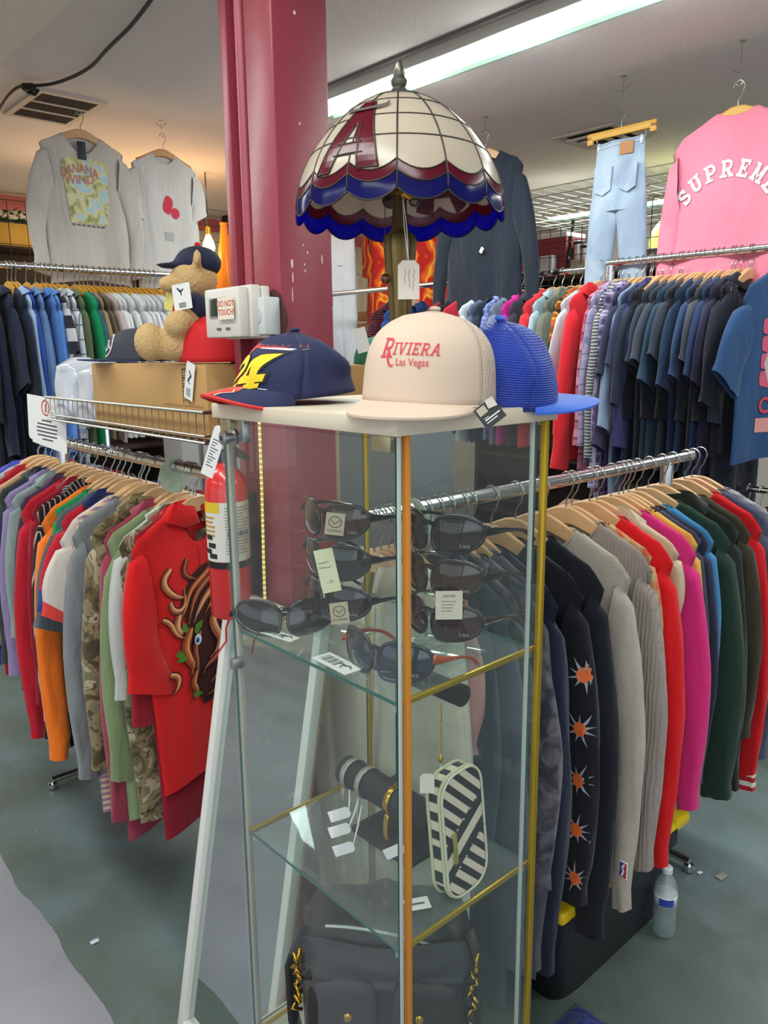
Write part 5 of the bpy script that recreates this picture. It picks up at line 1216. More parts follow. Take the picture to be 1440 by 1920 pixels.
# ------------------------------------------------------------------ black leather backpack at the bottom
def backpack():
    LEA = plain('black_grained_leather', '#161616', .5, bump=.12, bscale=260); S3Z = SHELFZ[2]
    t = thing('leather_backpack', W(.800, .895, S3Z), YAW - pi / 4, 'black leather backpack with gold clasps on the bottom shelf', 'backpack')
    def soft(c, d, e=.35, seed=0, amp=.004):
        mb = MB()
        def fn(a, b):
            th = 2 * pi * a; ph = pi * (b - .5)
            cp, spp = math.cos(ph), math.sin(ph); pw = lambda v: math.copysign(abs(v) ** e, v)
            q = Vector((pw(math.cos(th)) * pw(cp) * d[0] / 2, pw(math.sin(th)) * pw(cp) * d[1] / 2, pw(spp) * d[2] / 2))
            return Vector(c) + q + q.normalized() * amp * noise.noise(q * 22 + Vector((seed, 0, 0)))
        return mb.grid(fn, 40, 20, True)
    soft((0, .02, .150), (.30, .15, .300), .35, 1).build('body', LEA, t, ang=180, merge=1e-4)
    mb = MB(); mb.grid(lambda a, b: Vector((-.135 + .27 * a + .012 * math.sin(b * 3), -.063 - .024 * b - .006 * noise.noise((a * 4, b * 3, 1)), .285 - .062 * b - .010 * math.cos((a - .5) * 6))), 20, 10); o = mb.build('flap', LEA, t, ang=180); o.modifiers.new('thick', 'SOLIDIFY').thickness = .006
    for s in (-1, 1):
        soft((s * .070, -.070, .125), (.122, .055, .215), .4, s + 3, .003).build('front_pocket', LEA, t, ang=180, merge=1e-4)
        mb = MB(); mb.lathe([(0, .004), (.006, .003), (.008, 0)], 12); mb.xf(Matrix.Translation((s * .060, -.099, .172)) @ Matrix.Rotation(pi / 2, 4, 'X')); mb.build('gold_stud', BRASS, t)
        mb = MB(); mb.tube([(s * .145, -.02, .28), (s * .165, -.04, .22), (s * .162, -.045, .12), (s * .150, -.03, .02)], .012, 8, flat=.4); mb.build('strap', LEA, t, ang=180)
        mb = MB(); rr = random.Random(4 + s)
        for k in range(9): mb.tube([(s * .150 + .012 * (rr.random() - .5), -.062, .262 - k * .012), (s * .150 + .02 * (rr.random() - .5), -.07, .255 - k * .012), (s * .150 + .02 * (rr.random() - .5), -.062, .246 - k * .012)], .003, 6)
        mb.tube([(s * .15 + .008, -.066, .275), (s * .15, -.07, .24)], .0026, 6); mb.build('gold_clasp', BRASS, t, ang=180)
    mb = MB(); mb.tube([(x * .01 - .10, -.05 + .0, .306 - .0001 * x * x) for x in range(0, 23)], .004, 6); mb.build('zip', STEEL, t)
    mb = MB(); mb.tube([(-.03, .03, .295), (-.03, .03, .325), (.0, .03, .335), (.03, .03, .325), (.03, .03, .295)], .006, 8); mb.build('handle', LEA, t)
backpack()
# ------------------------------------------------------------------ leaning mirror against the column
def mirror():
    w_, h_ = .37, 1.10; zt = 1.08; lean = math.atan2(.20, zt)
    t = thing('leaning_mirror', W(.70, 1.375, 0), 0, 'white-framed floor mirror leaning on the red column behind the case', 'mirror')
    # local X along -V, local Y away from the viewer (+U), leaning back
    t.rotation_euler = (-lean, 0, YAW - pi / 2)
    f = .024
    mb = MB()
    for s in (-1, 1): mb.rbox((s * (w_ / 2 - f / 2), .012, h_ / 2), (f, .024, h_), .003)
    mb.rbox((0, .012, h_ - f / 2), (w_ - 2 * f, .024, f), .003); mb.rbox((0, .012, f / 2), (w_ - 2 * f, .024, f), .003); mb.build('frame', WHITEPAINT, t)
    mb = MB(); mb.box((0, .027, h_ / 2), (w_ - .004, .006, h_ - .004)); mb.build('backing', plain('raw_mdf', '#b07d4a', .7), t, smooth=False)
    mb = MB(); mb.box((0, .018, h_ / 2), (w_ - 2 * f + .004, .004, h_ - 2 * f + .004)); mb.build('mirror_glass', plain('silvered_glass', '#c9d3d2', .02, 1), t, smooth=False)
mirror()
# ------------------------------------------------------------------ fire extinguisher on the column
def extinguisher():
    t = thing('fire_extinguisher', W(.878, 1.497, 1.035), YAW, 'red fire extinguisher with paper label hanging on the red column', 'fire extinguisher')
    r = .047; h = .29; RD = plain('extinguisher_red', '#d0201c', .28, coat=.4)
    mb = MB(); mb.lathe([(r * .86, 0), (r, .008), (r, h), (r * .93, h + .022), (r * .68, h + .042), (.018, h + .052), (.016, h + .06)], 36); mb.build('cylinder', RD, t)
    lb = plain('extinguisher_label', '#d5cfc3', .6); R1 = r + .0006
    def wrap(a0, a1, z0_, z1_, name, mat, off=0, n=18, par=None):
        mb = MB(); mb.grid(lambda a, b: Vector(((R1 + off) * math.cos(math.radians(a0 + (a1 - a0) * a)), (R1 + off) * math.sin(math.radians(a0 + (a1 - a0) * a)), z0_ + (z1_ - z0_) * b)), n, 1); return mb.build(name, mat, par or t, ang=180)
    wrap(120, 330, .135, .268, 'label', lb); wrap(120, 218, .245, .268, 'label_header', plain('label_yellow', '#d8b51c', .6), .0004)
    rr = random.Random(2)
    mb = MB()
    def ln(a0, a1, z, hh, mb): mb.grid(lambda a, b: Vector(((R1 + .0007) * math.cos(math.radians(a0 + (a1 - a0) * a)), (R1 + .0007) * math.sin(math.radians(a0 + (a1 - a0) * a)), z + hh * b)), 8, 1)
    for k in range(16):
        if 8 <= k <= 9: continue
        ln(232, 232 + 50 + 26 * rr.random(), .255 - k * .0068, .0022, mb)
    mb.build('label_text', plain('label_grey_ink', '#8c8680', .8), t, ang=180)
    mb = MB()
    for k in range(20): ln(236 + k * 3.2, 236 + k * 3.2 + .9 + 1.2 * rr.random(), .192, .012, mb)
    mb.build('barcode', INK, t, ang=180)
    mb = MB()
    for k in range(5): ln(150, 150 + 45 + 10 * rr.random(), .232 - k * .010, .004, mb)
    mb.build('label_text', plain('label_orange_ink', '#b8862c', .8), t, ang=180)
    mb = MB()
    for k, (dz, a0) in enumerate(((.19, 165), (.172, 175), (.158, 160), (.148, 178))): ln(a0, a0 + 28, dz - .006, .011, mb)
    mb.build('pictogram', INK, t, ang=180)
    mb = MB(); mb.lathe([(R1 + .002, .120), (R1 + .002, .134)], 36); mb.build('bracket_strap', BLACKPLASTIC, t)
    mb = MB(); mb.rbox((-.02, -R1 + .0, .127), (.020, .012, .018), .002); mb.build('strap_clip', BLACKPLASTIC, t)
    mb = MB(); mb.rbox((r + .012, 0, .15), (.026, .03, .25), .002); mb.build('wall_bracket', BLACKPLASTIC, t)
    mb = MB(); mb.tube([(0, 0, h + .055), (0, 0, h + .085)], .013, 14); mb.build('valve', plain('valve_metal', '#55565a', .35, .8), t)
    for dz, a in ((.082, .10), (.094, .28)):
        mb = MB(); mb.rbox((-.0, -.045, h + dz), (.016, .10, .005), .002, R=Matrix.Rotation(a, 3, 'X')); mb.build('squeeze_lever', BLACKPLASTIC, t)
    mb = MB(); mb.tube([(.0, .012, h + .07), (0, .035, h + .06), (0, .052, h + .0), (0, .055, .12), (0, .053, .04)], .008, 8); mb.build('hose', BLACKPLASTIC, t)
    mb = MB(); mb.tube([(-.012, -.01, .0), (-.03, -.02, -.02), (-.02, .0, -.06), (-.04, .02, -.10)], .0022, 6); mb.build('red_cord', plain('cord_red', '#c22a22', .6), t)
    return t
extinguisher()
t = swing_tag(pd(415, 800, 1.50), (.028, .105), math.radians(-20), 0, 'long white inspection tag hanging from the fire extinguisher', plain('tag_white', '#dcdad6', .8), [[rect(-.009, -.03 - k * .006, .008 - .004 * (k % 3), -.029 - k * .006 + .001) for k in range(10)]], roll=math.radians(22), cat='inspection tag', name='inspection_tag', ink=plain('grey_ink', '#55555a', .8))
# ------------------------------------------------------------------ thermostat guard and junction box
t = thing('thermostat_guard', W(.868, 1.4615, 1.702), YAW, 'white thermostat box with a handwritten warning note on the column', 'thermostat')
WP = plain('guard_plastic', '#cfc8bd', .45)
mb = MB()
mb.rbox((.012, 0, 0), (.024, .137, .100), .005); mb.rbox((.036, -.004, .002), (.024, .146, .104), .004); mb.rbox((.058, -.006, .0), (.018, .150, .104), .003)
mb.build('case', WP, t)
mb = MB(); mb.rbox((-.001, .012, .012), (.004, .070, .040), .001); mb.build('window_recess', plain('recess_grey', '#a9a59c', .5), t)
mb = MB(); mb.rbox((-.0025, .022, .012), (.004, .034, .036), .001); mb.build('display', plain('lcd_green', '#26382f', .2), t)
for y in (.012, -.024): 
    mb = MB(); mb.rbox((-.0008, y, -.032), (.003, .016, .005), .001); mb.build('vent_slot', plain('slot_dark', '#5a564e', .6), t)
mb = MB(); mb.box((-.0055, -.026, .008), (.0008, .062, .044)); nt_ = mb.build('warning_note', plain('note_paper', '#dccfba', .85), t, smooth=False)
for s_, z_, y_ in (('DO NOT', .017, .0), ('TOUCH!', .0, -.002)): decal('handwriting', [text_mesh(s_, .0165, 0, 0, bold=.0003)], lambda x, z, z_=z_, y_=y_: (-.0062, -.026 - x + y_, z + z_), plain('marker_red', '#c4503c', .7), nt_, 0)
t = thing('junction_box', W(.905, 1.397, 1.694), YAW, 'white electrical junction box with chipped paint on the red column', 'junction box')
mb = MB(); mb.rbox((.022, .0, 0), (.04, .070, .075), .004); mb.build('box', plain('box_white', '#c4c7c3', .5), t)
mb = MB(); R = Matrix.Rotation(-pi / 2, 4, 'Y'); mb.lathe([(.017, 0), (.017, .0015), (.0155, .0018), (.0, .0018)], 24); mb.xf(Matrix.Translation((.002, -.008, 0)) @ R); mb.build('knockout', plain('box_white2', '#b3b7b2', .5), t)
mb = MB(); rr = random.Random(6)
P = [(.048 * math.cos(2 * pi * i / 22) * (.9 + .3 * rr.random()), .050 * math.sin(2 * pi * i / 22) * (.9 + .25 * rr.random())) for i in range(22)]
mb.prism([(a * .95, b) for a, b in P], 0, .002, fn=lambda x, y, z: (.0425 + y, -x - .004, z)); mb.build('bare_patch', plain('torn_plaster', '#4a2226', .9), t, smooth=False)

# ------------------------------------------------------------------ wire basket on the rack, carton and things in it
BA = .885; B0, B1 = 1.59, 2.60; BZ0, BZ1 = 1.418, 1.488; BD = .30
bk = thing('wire_basket', W(BA, B0, BZ0), YAW, 'shallow wire basket carrying a carton above the lower left rack', 'wire basket')
mb = MB(); r_ = .0028; L_ = B1 - B0
for z, rr_ in ((BZ1 - BZ0, .0042), (0, .0034), (.016, .0024)):
    mb.tube([(0, 0, z), (0, L_, z), (BD, L_, z), (BD, 0, z)], rr_, 6, True)
mb.build('rim_wire', WIRE, bk)
mb = MB(); n = 27
for k in range(n + 1):
    y = L_ * k / n; mb.tube([(0, y, BZ1 - BZ0), (0, y, 0), (BD, y, 0), (BD, y, BZ1 - BZ0)], .0016, 4)
for k in range(1, 8): x = BD * k / 8; mb.tube([(x, 0, BZ1 - BZ0), (x, 0, 0), (x, L_, 0), (x, L_, BZ1 - BZ0)], .0016, 4)
mb.build('grid_wire', WIRE, bk)
for y in (.10, L_ - .14):
    mb = MB(); mb.tube([(BD * .45, y, 0), (BD * .45, y, -.10)], .007, 8); mb.rbox((BD * .45, y, -.105), (.044, .03, .02), .003); mb.build('clamp', CHROME, bk)
KRAFT = plain('kraft_board', '#b98f58', .8, var=.06, vscale=9); KRAFT2 = plain('kraft_flap', '#a87f4c', .8)
bx = thing('cardboard_box', W(.905, 1.605, BZ0 + .006), YAW, 'brown cardboard carton standing in the wire basket', 'cardboard box')
bw, bl_, bh = .235, .655, .172
mb = MB(); mb.rbox((bw / 2, bl_ / 2, bh / 2), (bw, bl_, bh), .002); mb.build('carton', KRAFT, bx)
mb = MB(); mb.box((-.0005, bl_ * .18, bh * .44), (.0015, .20, .004)); mb.build('seam', KRAFT2, bx, smooth=False)
mb = MB()
for k in range(12): mb.box((-.0006, .098, bh * .93 - k * .0065), (.001, .030, .0012 + .003 * (k % 3 == 0)))
mb.box((-.0006, .113, bh * .70), (.001, .0012, .082)); mb.box((-.0006, .083, bh * .70), (.001, .0012, .082)); mb.build('printed_bars', plain('box_ink', '#4a3a24', .8), bx, smooth=False)
t = swing_tag(pu(358, 680, .898), (.040, .088), YAW - pi / 2, 0, 'white hang tag over the front of the carton', PAPER, None, roll=math.radians(16), hole=False, cat='hang tag', name='hang_tag')
decal('print', [band([(-.004, -.02), (.006, -.03), (-.006, -.045), (.004, -.05)], [.004, .008, .008, .003])] + [rect(-.010, -.064 - k * .004, .010, -.062 - k * .004) for k in range(5)], lambda x, z: (x, -.0009, z), plain('grey_ink', '#55555a', .8), t, 0)
# caps lying on the carton
KBX = BZ0 + .006 + bh
BLKT = plain('black_twill', '#121217', .8); 
sn, smap, _, _ = cap('snapback_cap', W(1.015, 2.165, KBX + .004), math.radians(-55), 'black snapback cap with a navy visor on the left of the carton', plain('grey_paisley_front', '#3a3a45', .8), BLKT, plain('navy_visor', '#1b2145', .7), H=.095, a=.086, b=.096, vis=.082, curve=.008, pw=4.5, pe=.5, button=BLKT)
decal('crest', [band(arcpts(-.005, .045, .030, .030, 0, 360, 20), .004), band([(-.03, .05), (-.01, .03), (.005, .055), (.02, .035)], .004), band(arcpts(-.005, .045, .015, .014, 0, 360, 14), .004)], smap(.003), WTT, sn, .01)
rc, _, _, _ = cap('red_cap', W(.990, 1.685, KBX + .004), math.radians(110), 'plain red cap below the thermostat on the carton', plain('scarlet_twill', '#c8161c', .8), plain('scarlet_twill', '#c8161c', .8), plain('scarlet_twill', '#c8161c', .8), H=.115, a=.088, b=.094, vis=.05, curve=.02, pw=4, pe=.5)
# plush toy
def blob(name, parts, mat, parent, vox=.006, smooth_it=4):
    bm = bmesh.new()
    for c, r, s in parts:
        m_ = Matrix.Translation(c) @ Matrix.Diagonal((s[0], s[1], s[2], 1)); bmesh.ops.create_icosphere(bm, subdivisions=3, radius=r, matrix=m_)
    me = bpy.data.meshes.new(name); bm.to_mesh(me); bm.free(); me.materials.append(mat); o = bpy.data.objects.new(name, me); COL.objects.link(o); o.parent = parent
    md = o.modifiers.new('r', 'REMESH'); md.mode = 'VOXEL'; md.voxel_size = vox; md.use_smooth_shade = True
    md = o.modifiers.new('s', 'SMOOTH'); md.iterations = smooth_it; return o
ps = thing('plush_toy', W(.985, 1.765, KBX + .0), YAW - pi / 2 - .45, 'tan plush animal in a navy cap and red jersey sitting on the carton', 'plush toy'); ps.scale = (1.22, 1.22, 1.22)
TAN = plain('tan_plush', '#c2a06c', .95, bump=.5, bscale=160); JER = plain('navy_jersey', '#181d38', .9); JRED = plain('red_jersey', '#b81a22', .9)
blob('body', [((0, 0, .065), .055, (1, .9, 1.1)), ((0, -.005, .165), .046, (1, 1, 1)), ((0, -.05, .155), .022, (1, 1.2, .8)), ((-.055, -.05, .035), .033, (.9, 1.9, .9)), ((.055, -.05, .035), .033, (.9, 1.9, .9)), ((-.058, -.098, .042), .034, (.9, .9, 1.1)), ((.058, -.098, .042), .034, (.9, .9, 1.1)), ((-.062, -.02, .095), .024, (1.0, 1, 1.4)), ((-.080, -.045, .075), .026, (1, 1, 1)), ((.062, -.02, .095), .024, (1, 1, 1.4)), ((.080, -.045, .075), .026, (1, 1, 1)), ((-.046, .0, .200), .016, (1, .5, 1.1)), ((.046, .0, .200), .016, (1, .5, 1.1))], TAN, ps)
blob('jersey', [((0, 0, .082), .060, (1, .9, .85)), ((-.056, -.012, .105), .031, (1, 1, 1)), ((.056, -.012, .105), .031, (1, 1, 1))], JER, ps)
blob('jersey_sleeve', [((-.060, -.015, .108), .033, (1, 1, 1.0)), ((-.068, -.026, .095), .030, (1, 1, 1))], JRED, ps)
blob('toy_cap', [((0, .004, .196), .044, (1.02, 1.05, .75)), ((0, -.045, .190), .030, (1, 1.2, .18))], plain('toy_cap_navy', '#171c36', .8), ps); mb = MB(); mb.sphere((0, .004, .230), .006, 6); mb.build('cap_button', JRED, ps)
t = swing_tag(pu(338, 532, .90), (.056, .058), YAW - pi / 2 + .3, 0, 'white brand tag pinned to the plush toy', plain('tag_white', '#dcdad6', .8), None, roll=math.radians(-6), hole=False, cat='hang tag', name='hang_tag')
decal('print', [band([(-.012, -.008), (-.002, -.018), (.008, -.012)], [.003, .007, .002]), band([(-.004, -.014), (.0, -.026)], .003)] + [rect(-.012, -.044 - k * .003, .010, -.0425 - k * .003) for k in range(4)], lambda x, z: (x, -.0009, z), INK, t, 0)
t = swing_tag(pu(322, 528, .93), (.036, .070), YAW - pi / 2 + .1, 0, 'yellow and white patterned tag behind the brand tag', plain('tag_yellow_print', '#d3c46a', .8, var=.4, vscale=120), None, roll=math.radians(20), hole=False, cat='hang tag', name='hang_tag')
# clear garment bags and the sign at the far end of the basket
PB = plain('clear_poly_bag', '#c3c5cc', .22, coat=.3, bump=.4, bscale=30)
def bag(loc, d, label, seed):
    t = thing('garment_bag', loc, YAW, label, 'plastic bag')
    mb = MB()
    def fn(a, b):
        th = 2 * pi * a; k = 1 - .18 * b - (.5 * max(0, b - .86) / .14); pw = lambda v: math.copysign(abs(v) ** .55, v)
        q = Vector((pw(math.cos(th)) * d[0] / 2 * k, pw(math.sin(th)) * d[1] / 2 * k, d[2] * b)); return q + Vector((1, 1, .3)) * .012 * noise.noise(q * 16 + Vector((seed, 0, 0)))
    mb.grid(fn, 30, 14, True); vs = [fn(i / 30, 1) for i in range(30)]; mb.add(vs, [tuple(range(30))]); mb.add([fn(i / 30, 0) for i in range(30)], [tuple(range(30))]); mb.build('bag', PB, t, ang=180, merge=1e-4)
bag(W(.98, 2.53, BZ0 + .004), (.17, .12, .19), 'clear plastic bag of white clothes at the left end of the basket', 1)
bag(W(.98, 2.345, BZ0 + .004), (.17, .13, .175), 'clear plastic bag of white clothes beside the carton', 5)
sg = thing('notice_card', W(.872, 2.735, 1.495), 0, 'white notice card with a red emblem hung on the basket end', 'notice'); sg.rotation_euler = (0, math.radians(5), YAW - pi / 2 + .25)
mb = MB(); P = [(0, 0), (.205, 0), (.205, -.170)] + [(.205 - .003, -.173)] + [(.02, -.158)] + arcpts(.02, -.135, .02, .015, 270, 180, 5); mb.prism(P, -.0008, .0008); mb.build('card', PAPER, sg, smooth=False)
decal('emblem', [band(arcpts(.10, -.035, .020, .024, 0, 360, 18), .005), rect(.097, -.050, .103, -.022)], lambda x, z: (x, -.0014, z), plain('emblem_red', '#c83a34', .7), sg, 0)
rr = random.Random(3)
decal('lettering', [rect(.045 + .012 * abs(k - 2.5) / 2.5 + .02 * (k in (0, 5)), -.080 - k * .0125, .165 - .014 * rr.random() - .03 * (k in (0, 5)), -.0755 - k * .0125) for k in range(6)], lambda x, z: (x, -.0014, z), plain('sign_ink', '#3a3a3c', .8), sg, 0)
for rk, pos, lab in ((LL, 2.02, 'pale green size divider disc at the near end of the lower left rack'), (RL, 1.115, 'clear size divider disc on the lower right rack behind the glass case')):
    t = thing('size_divider', rk.at(pos), rk.rz(), lab, 'size divider'); mb = MB(); mb.tube([(.05 * math.cos(a), 0, -.042 + .05 * math.sin(a)) for a in [2 * pi * i / 28 for i in range(28)]], .0008, 4, True); mb.prism([(.045 * math.cos(2 * pi * i / 28), -.028 + .052 * math.sin(2 * pi * i / 28)) for i in range(28)], -.001, .001); mb.build('disc', plain('divider_plastic', '#a9bda4', .4), t, smooth=False)
# warm lit string hung down the column, and a second run along its foot
def led(name, pts, label, step=.012):
    P = smooth_pts([Vector(p) for p in pts], 2); t = thing(name, P[0], 0, label, 'light string'); o0 = P[0]
    mb = MB(); mb.tube([p - o0 for p in P], .0035, 6); mb.build('rope', translucent('rope_plastic', '#cfc9a0', '#e8e0b0', .5), t)
    mb = MB(); acc = 0
    for a, b in zip(P[:-1], P[1:]):
        d = (b - a).length; 
        while acc < d: mb.sphere(a.lerp(b, acc / d) - o0, .0036, 4); acc += step
        acc -= d
    mb.build('lit_bulbs', plain('lit_warm_led', '#ffdc7a', .5, emit=2.0), t)
led('light_string', [W(.932, 1.435, 1.52), W(.932, 1.437, 1.30), W(.930, 1.44, 1.12), W(.93, 1.44, 1.0)], 'string of warm yellow lights hung down the column beside the mirror')
# ------------------------------------------------------------------ clothes hung from the ceiling
def ceiling_hang(loc, rz, label, kind='maple', htag='', sc_=1):
    """hanger plus a ceiling eye and wire"""
    make_hanger(kind, loc, rz, f'wooden hanger hung from the ceiling holding the {htag}', None, sc_)
    t = thing('ceiling_hook', Vector((loc[0], loc[1], CEIL)), rz, f'wire ceiling hook above the {htag}', 'hook'); mb = MB(); h = CEIL - loc[2]
    mb.tube([(0, 0, 0), (0, 0, -h + .035)] + [(.011 * math.sin(q), 0, -h + .012 + .011 * math.cos(q)) for q in [i * .5 for i in range(0, 11)]], .0016, 5)
    mb.tube([(-.03, 0, -h + .06), (.0, 0, -h + .045), (.03, .0, -h + .07)], .0012, 5); mb.lathe([(.012, -.003), (.012, 0)], 12); mb.build('wire', WIRE, t)
ZUL = YAW; ZUR = YAW - pi / 2
# pale long-sleeved shirt with a map-like print
p = pv(147, 196, 3.93); p.z = 2.735
def mapprint(o, fr):
    decal('print', [poly([(-.105, -.52), (.105, -.52), (.125, -.235), (-.125, -.235)]), poly([(.125 * math.cos(math.radians(a)) , -.235 + .035 * math.sin(math.radians(a))) for a in range(0, 181, 15)])], lambda x, z: fr(x, z, .003), F('#a9c0bd', 'sunset', scale=1), o, .03)
    rd = plain('print_coral', '#b9776c', .8)
    decal('print', tf([text_mesh('BANANA', .058, 0, 0, bold=.001)], lambda x, z: (x * .85 - .03, z - .258 - x * x * 2.0 + x * .05)) + tf([text_mesh('WIND', .058, 0, 0, bold=.001)], lambda x, z: (x - .035, z - .312 + x * .1)), lambda x, z: fr(x, z, .005), rd, o, .03)
    decal('print', [rect(-.10 + k * .028, -.533, -.10 + k * .028 + .018, -.526) for k in range(7)], lambda x, z: fr(x, z, .004), plain('grey_ink', '#55555a', .8), o, .03)
    mb = MB(); q = fr(-.01, -.15, .012); mb.rbox((q.x, q.y, -.17), (.045, .003, .085), .001); mb.build('neck_label', plain('label_navy', '#1d2230', .6), o)
WHT = F('#b9b2a9'); WHT2 = F('#bdb8b3')
ceiling_hang(p, ZUL, '', 'maple', 'map-print shirt', .9)
o, fr = garment(dict(fab=WHT, W=.45, L=.74, sl=.60, flare=.085, cuff=.085, T=.018, fold=.016, neck=.10, nd=.085, name='long_sleeved_shirt', bow=.05), p, ZUL, 'off-white long-sleeved shirt with a map-like print hung from the ceiling', 'shirt'); mapprint(o, fr); o.scale = (.90, .90, .95)
p = pv(303, 240, 3.93); p.z = 2.705
ceiling_hang(p, ZUL, '', 'oak', 'white T-shirt beside the column', .82)
o, fr = garment(TEE(WHT2, W=.45, L=.74, sl=.22, flare=.07, T=.018, fold=.014, neck=.085, nd=.05), p, ZUL, 'white T-shirt with a small red print hung beside the red column', 'T-shirt')
decal('print', [poly([(.0 + .035 * math.cos(a) * (1 + .25 * math.sin(2 * a)), -.355 + .05 * math.sin(a)) for a in [2 * pi * i / 14 for i in range(14)]]), poly([(.05 + .032 * math.cos(a), -.395 + .03 * math.sin(a)) for a in [2 * pi * i / 10 for i in range(10)]])], lambda x, z: fr(x, z, .003), plain('print_crimson', '#b8283a', .8), o, .03)
decal('print', [rect(-.035, -.545, .03, -.50)], lambda x, z: fr(x, z, .003), plain('print_grey', '#9a9a9c', .8), o, .03); o.scale = (.80, .80, .93)
# navy sweatshirt behind the lamp, jeans, pink jacket
HU = 3.25
p = pu(910, 245, HU); p.z = 2.70
ceiling_hang(p, ZUR, '', 'maple', 'dark navy sweatshirt behind the lamp')
o, fr = garment(SWEAT(F('#1f2632'), W=.50, L=.80, sl=.72, flare=.13, cuff=.075, T=.02, fold=.012, rib=False, bow=.03), p, ZUR, 'dark navy sweatshirt hung from the ceiling behind the lamp', 'sweatshirt')
mb = MB(); q = fr(-.05, -.58, .01); mb.rbox((.02, q.y, -.57), (.02, .002, .03), .0005, R=Matrix.Rotation(.6, 3, 'Y')); mb.build('side_label', PAPER, o)
p = pu(1386, 166, HU); p.z = 2.62
ceiling_hang(p, ZUR, '', 'honey', 'pink lettered jacket')
o, fr = garment(dict(fab=F('#dd7f95'), W=.52, L=.76, sl=.72, flare=.05, cuff=.10, arm=.25, T=.022, fold=.014, neck=.085, nd=.02, collar='crew', name='jacket', bow=.02), p, ZUR, 'pink collared jacket with an arched white word across the back', 'jacket')
PLT = plain('patch_white_felt', '#d5d2d4', .85); pp = []
word_ = 'SUPREME'; Rr = .195; cz = -.530; pit = .295
for i, c in enumerate(word_):
    S_, w_ = slab(c, .21, .15); a = (i - 3) * pit; h = .066
    def mp(x, z, a=a, w_=w_, h=h):
        lx = (x - w_ / 2) * h * .92; lz = z * h; return (-.012 + math.sin(a) * (Rr + lz) + math.cos(a) * lx, cz + math.cos(a) * (Rr + lz) - math.sin(a) * lx)
    pp += tf(S_, mp)
decal('back_lettering', pp, lambda x, z: fr(x, z, .004), PLT, o, .03)
# jeans clipped to a bar hanger
p = pu(1166, 222, HU); p.z = 2.62
t = thing('trouser_hanger', p, ZUR, 'wooden clip hanger holding the pale jeans', 'hanger'); mb = MB(); mb.rbox((0, 0, -.062), (.34, .016, .034), .006, R=Matrix.Rotation(0, 3, 'Y')); mb.rbox((-.155, 0, -.075), (.03, .016, .04), .006); mb.rbox((.155, 0, -.075), (.03, .016, .04), .006); mb.build('bar', HWOOD3, t)
mb = MB(); mb.tube([(0, 0, -.05), (0, 0, -.02), (.012, 0, -.01), (.014, 0, .004), (0, 0, .016), (-.012, 0, .004)], .002, 6); mb.build('hook', WIRE, t); mb = MB(); mb.tube([(-.12, 0, -.08), (-.12, 0, -.10), (.12, 0, -.10), (.12, 0, -.08)], .002, 6); mb.build('clip_bar', WIRE, t)
for s in (-1, 1): mb = MB(); mb.rbox((s * .105, 0, -.115), (.014, .02, .04), .002); mb.build('clip', STEEL, t)
t2 = thing('ceiling_hook', Vector((p.x, p.y, CEIL)), ZUR, 'wire ceiling hook above the pale jeans', 'hook'); mb = MB(); hh = CEIL - p.z; mb.tube([(0, 0, 0), (0, 0, -hh + .02)], .0016, 5); mb.tube([(-.04, 0, -.05), (0, 0, -.06), (.04, 0, -.04)], .0012, 5); mb.lathe([(.012, -.003), (.012, 0)], 12); mb.build('wire', WIRE, t2)
DEN = F('#8a99ae', 'acid', '#a3b1c2', scale=.5)
def trousers(name, p, rz, label, cat, fab, zt, w_, hipw, legl, hemw, spread, patchm=None, T=.03):
    o = None; mb = MB(); rnd = random.Random(3); crotch = .29
    def ring(c, wx, wy, z, sd): return [(c + wx * math.cos(2 * pi * i / 28), wy * math.sin(2 * pi * i / 28) + .004 * noise.noise((math.cos(2 * pi * i / 28) * 3, z * 9, sd)), z + .002 * math.sin(i)) for i in range(28)]
    n = 28; lv = []
    for j in range(9): t_ = j / 8; lv.append(ring(0, (w_ + (hipw - w_) * t_) / 2, T * (.7 + .3 * t_), zt - crotch * t_, 1))
    for r in lv: mb.v += r
    for j in range(8):
        for i in range(n): mb.f.append((j * n + i, j * n + (i + 1) % n, (j + 1) * n + (i + 1) % n, (j + 1) * n + i)); mb.m.append(0)
    for s in (-1, 1):
        o0 = len(mb.v)
        for j in range(15):
            t_ = j / 14; wl = hipw / 4 + .006 + (hemw / 2 - hipw / 4 - .006) * min(1, t_ * 1.6); c = s * (hipw / 4 - .008 + spread * t_); z = zt - crotch + .05 - (legl + .05) * t_
            mb.v += ring(c, wl, T * (1 - .25 * t_), z, s * 5)
        for j in range(14):
            for i in range(n): mb.f.append((o0 + j * n + i, o0 + j * n + (i + 1) % n, o0 + (j + 1) * n + (i + 1) % n, o0 + (j + 1) * n + i)); mb.m.append(0)
    o = mb.build(name, fab, None, p, (0, 0, rz), ang=180); tag(o, label, cat)
    mb = MB(); mb.tube([(q[0] * 1.004, q[1] * 1.03, q[2] - .018) for q in lv[0]], .003, 4, True); mb.tube([(q[0], q[1], q[2] + .0) for q in lv[0]], .004, 5, True); mb.build('waistband', fab, o, ang=180)
    if patchm:
        mb = MB(); mb.rbox((.045, -T * .74 - .002, zt - .035), (.066, .004, .052), .001); mb.build('leather_patch', patchm, o)
        for s in (-1, 1): mb = MB(); P = [(s * .062 - .045, zt - .10), (s * .062 + .045, zt - .10), (s * .062 + .04, zt - .20), (s * .062, zt - .22), (s * .062 - .04, zt - .20)]; mb.prism(P, -T * .98 - .004, -T * .96 - .0015); mb.build('back_pocket', fab, o, smooth=False)
    return o
trousers('jeans', p, ZUR, 'pale blue jeans with a tan patch clipped to a wooden hanger', 'jeans', DEN, -.105, .235, .285, .62, .120, .060, plain('tan_leather', '#a8744a', .7))
p = pu(640, 330, 3.6); p.z = 2.60
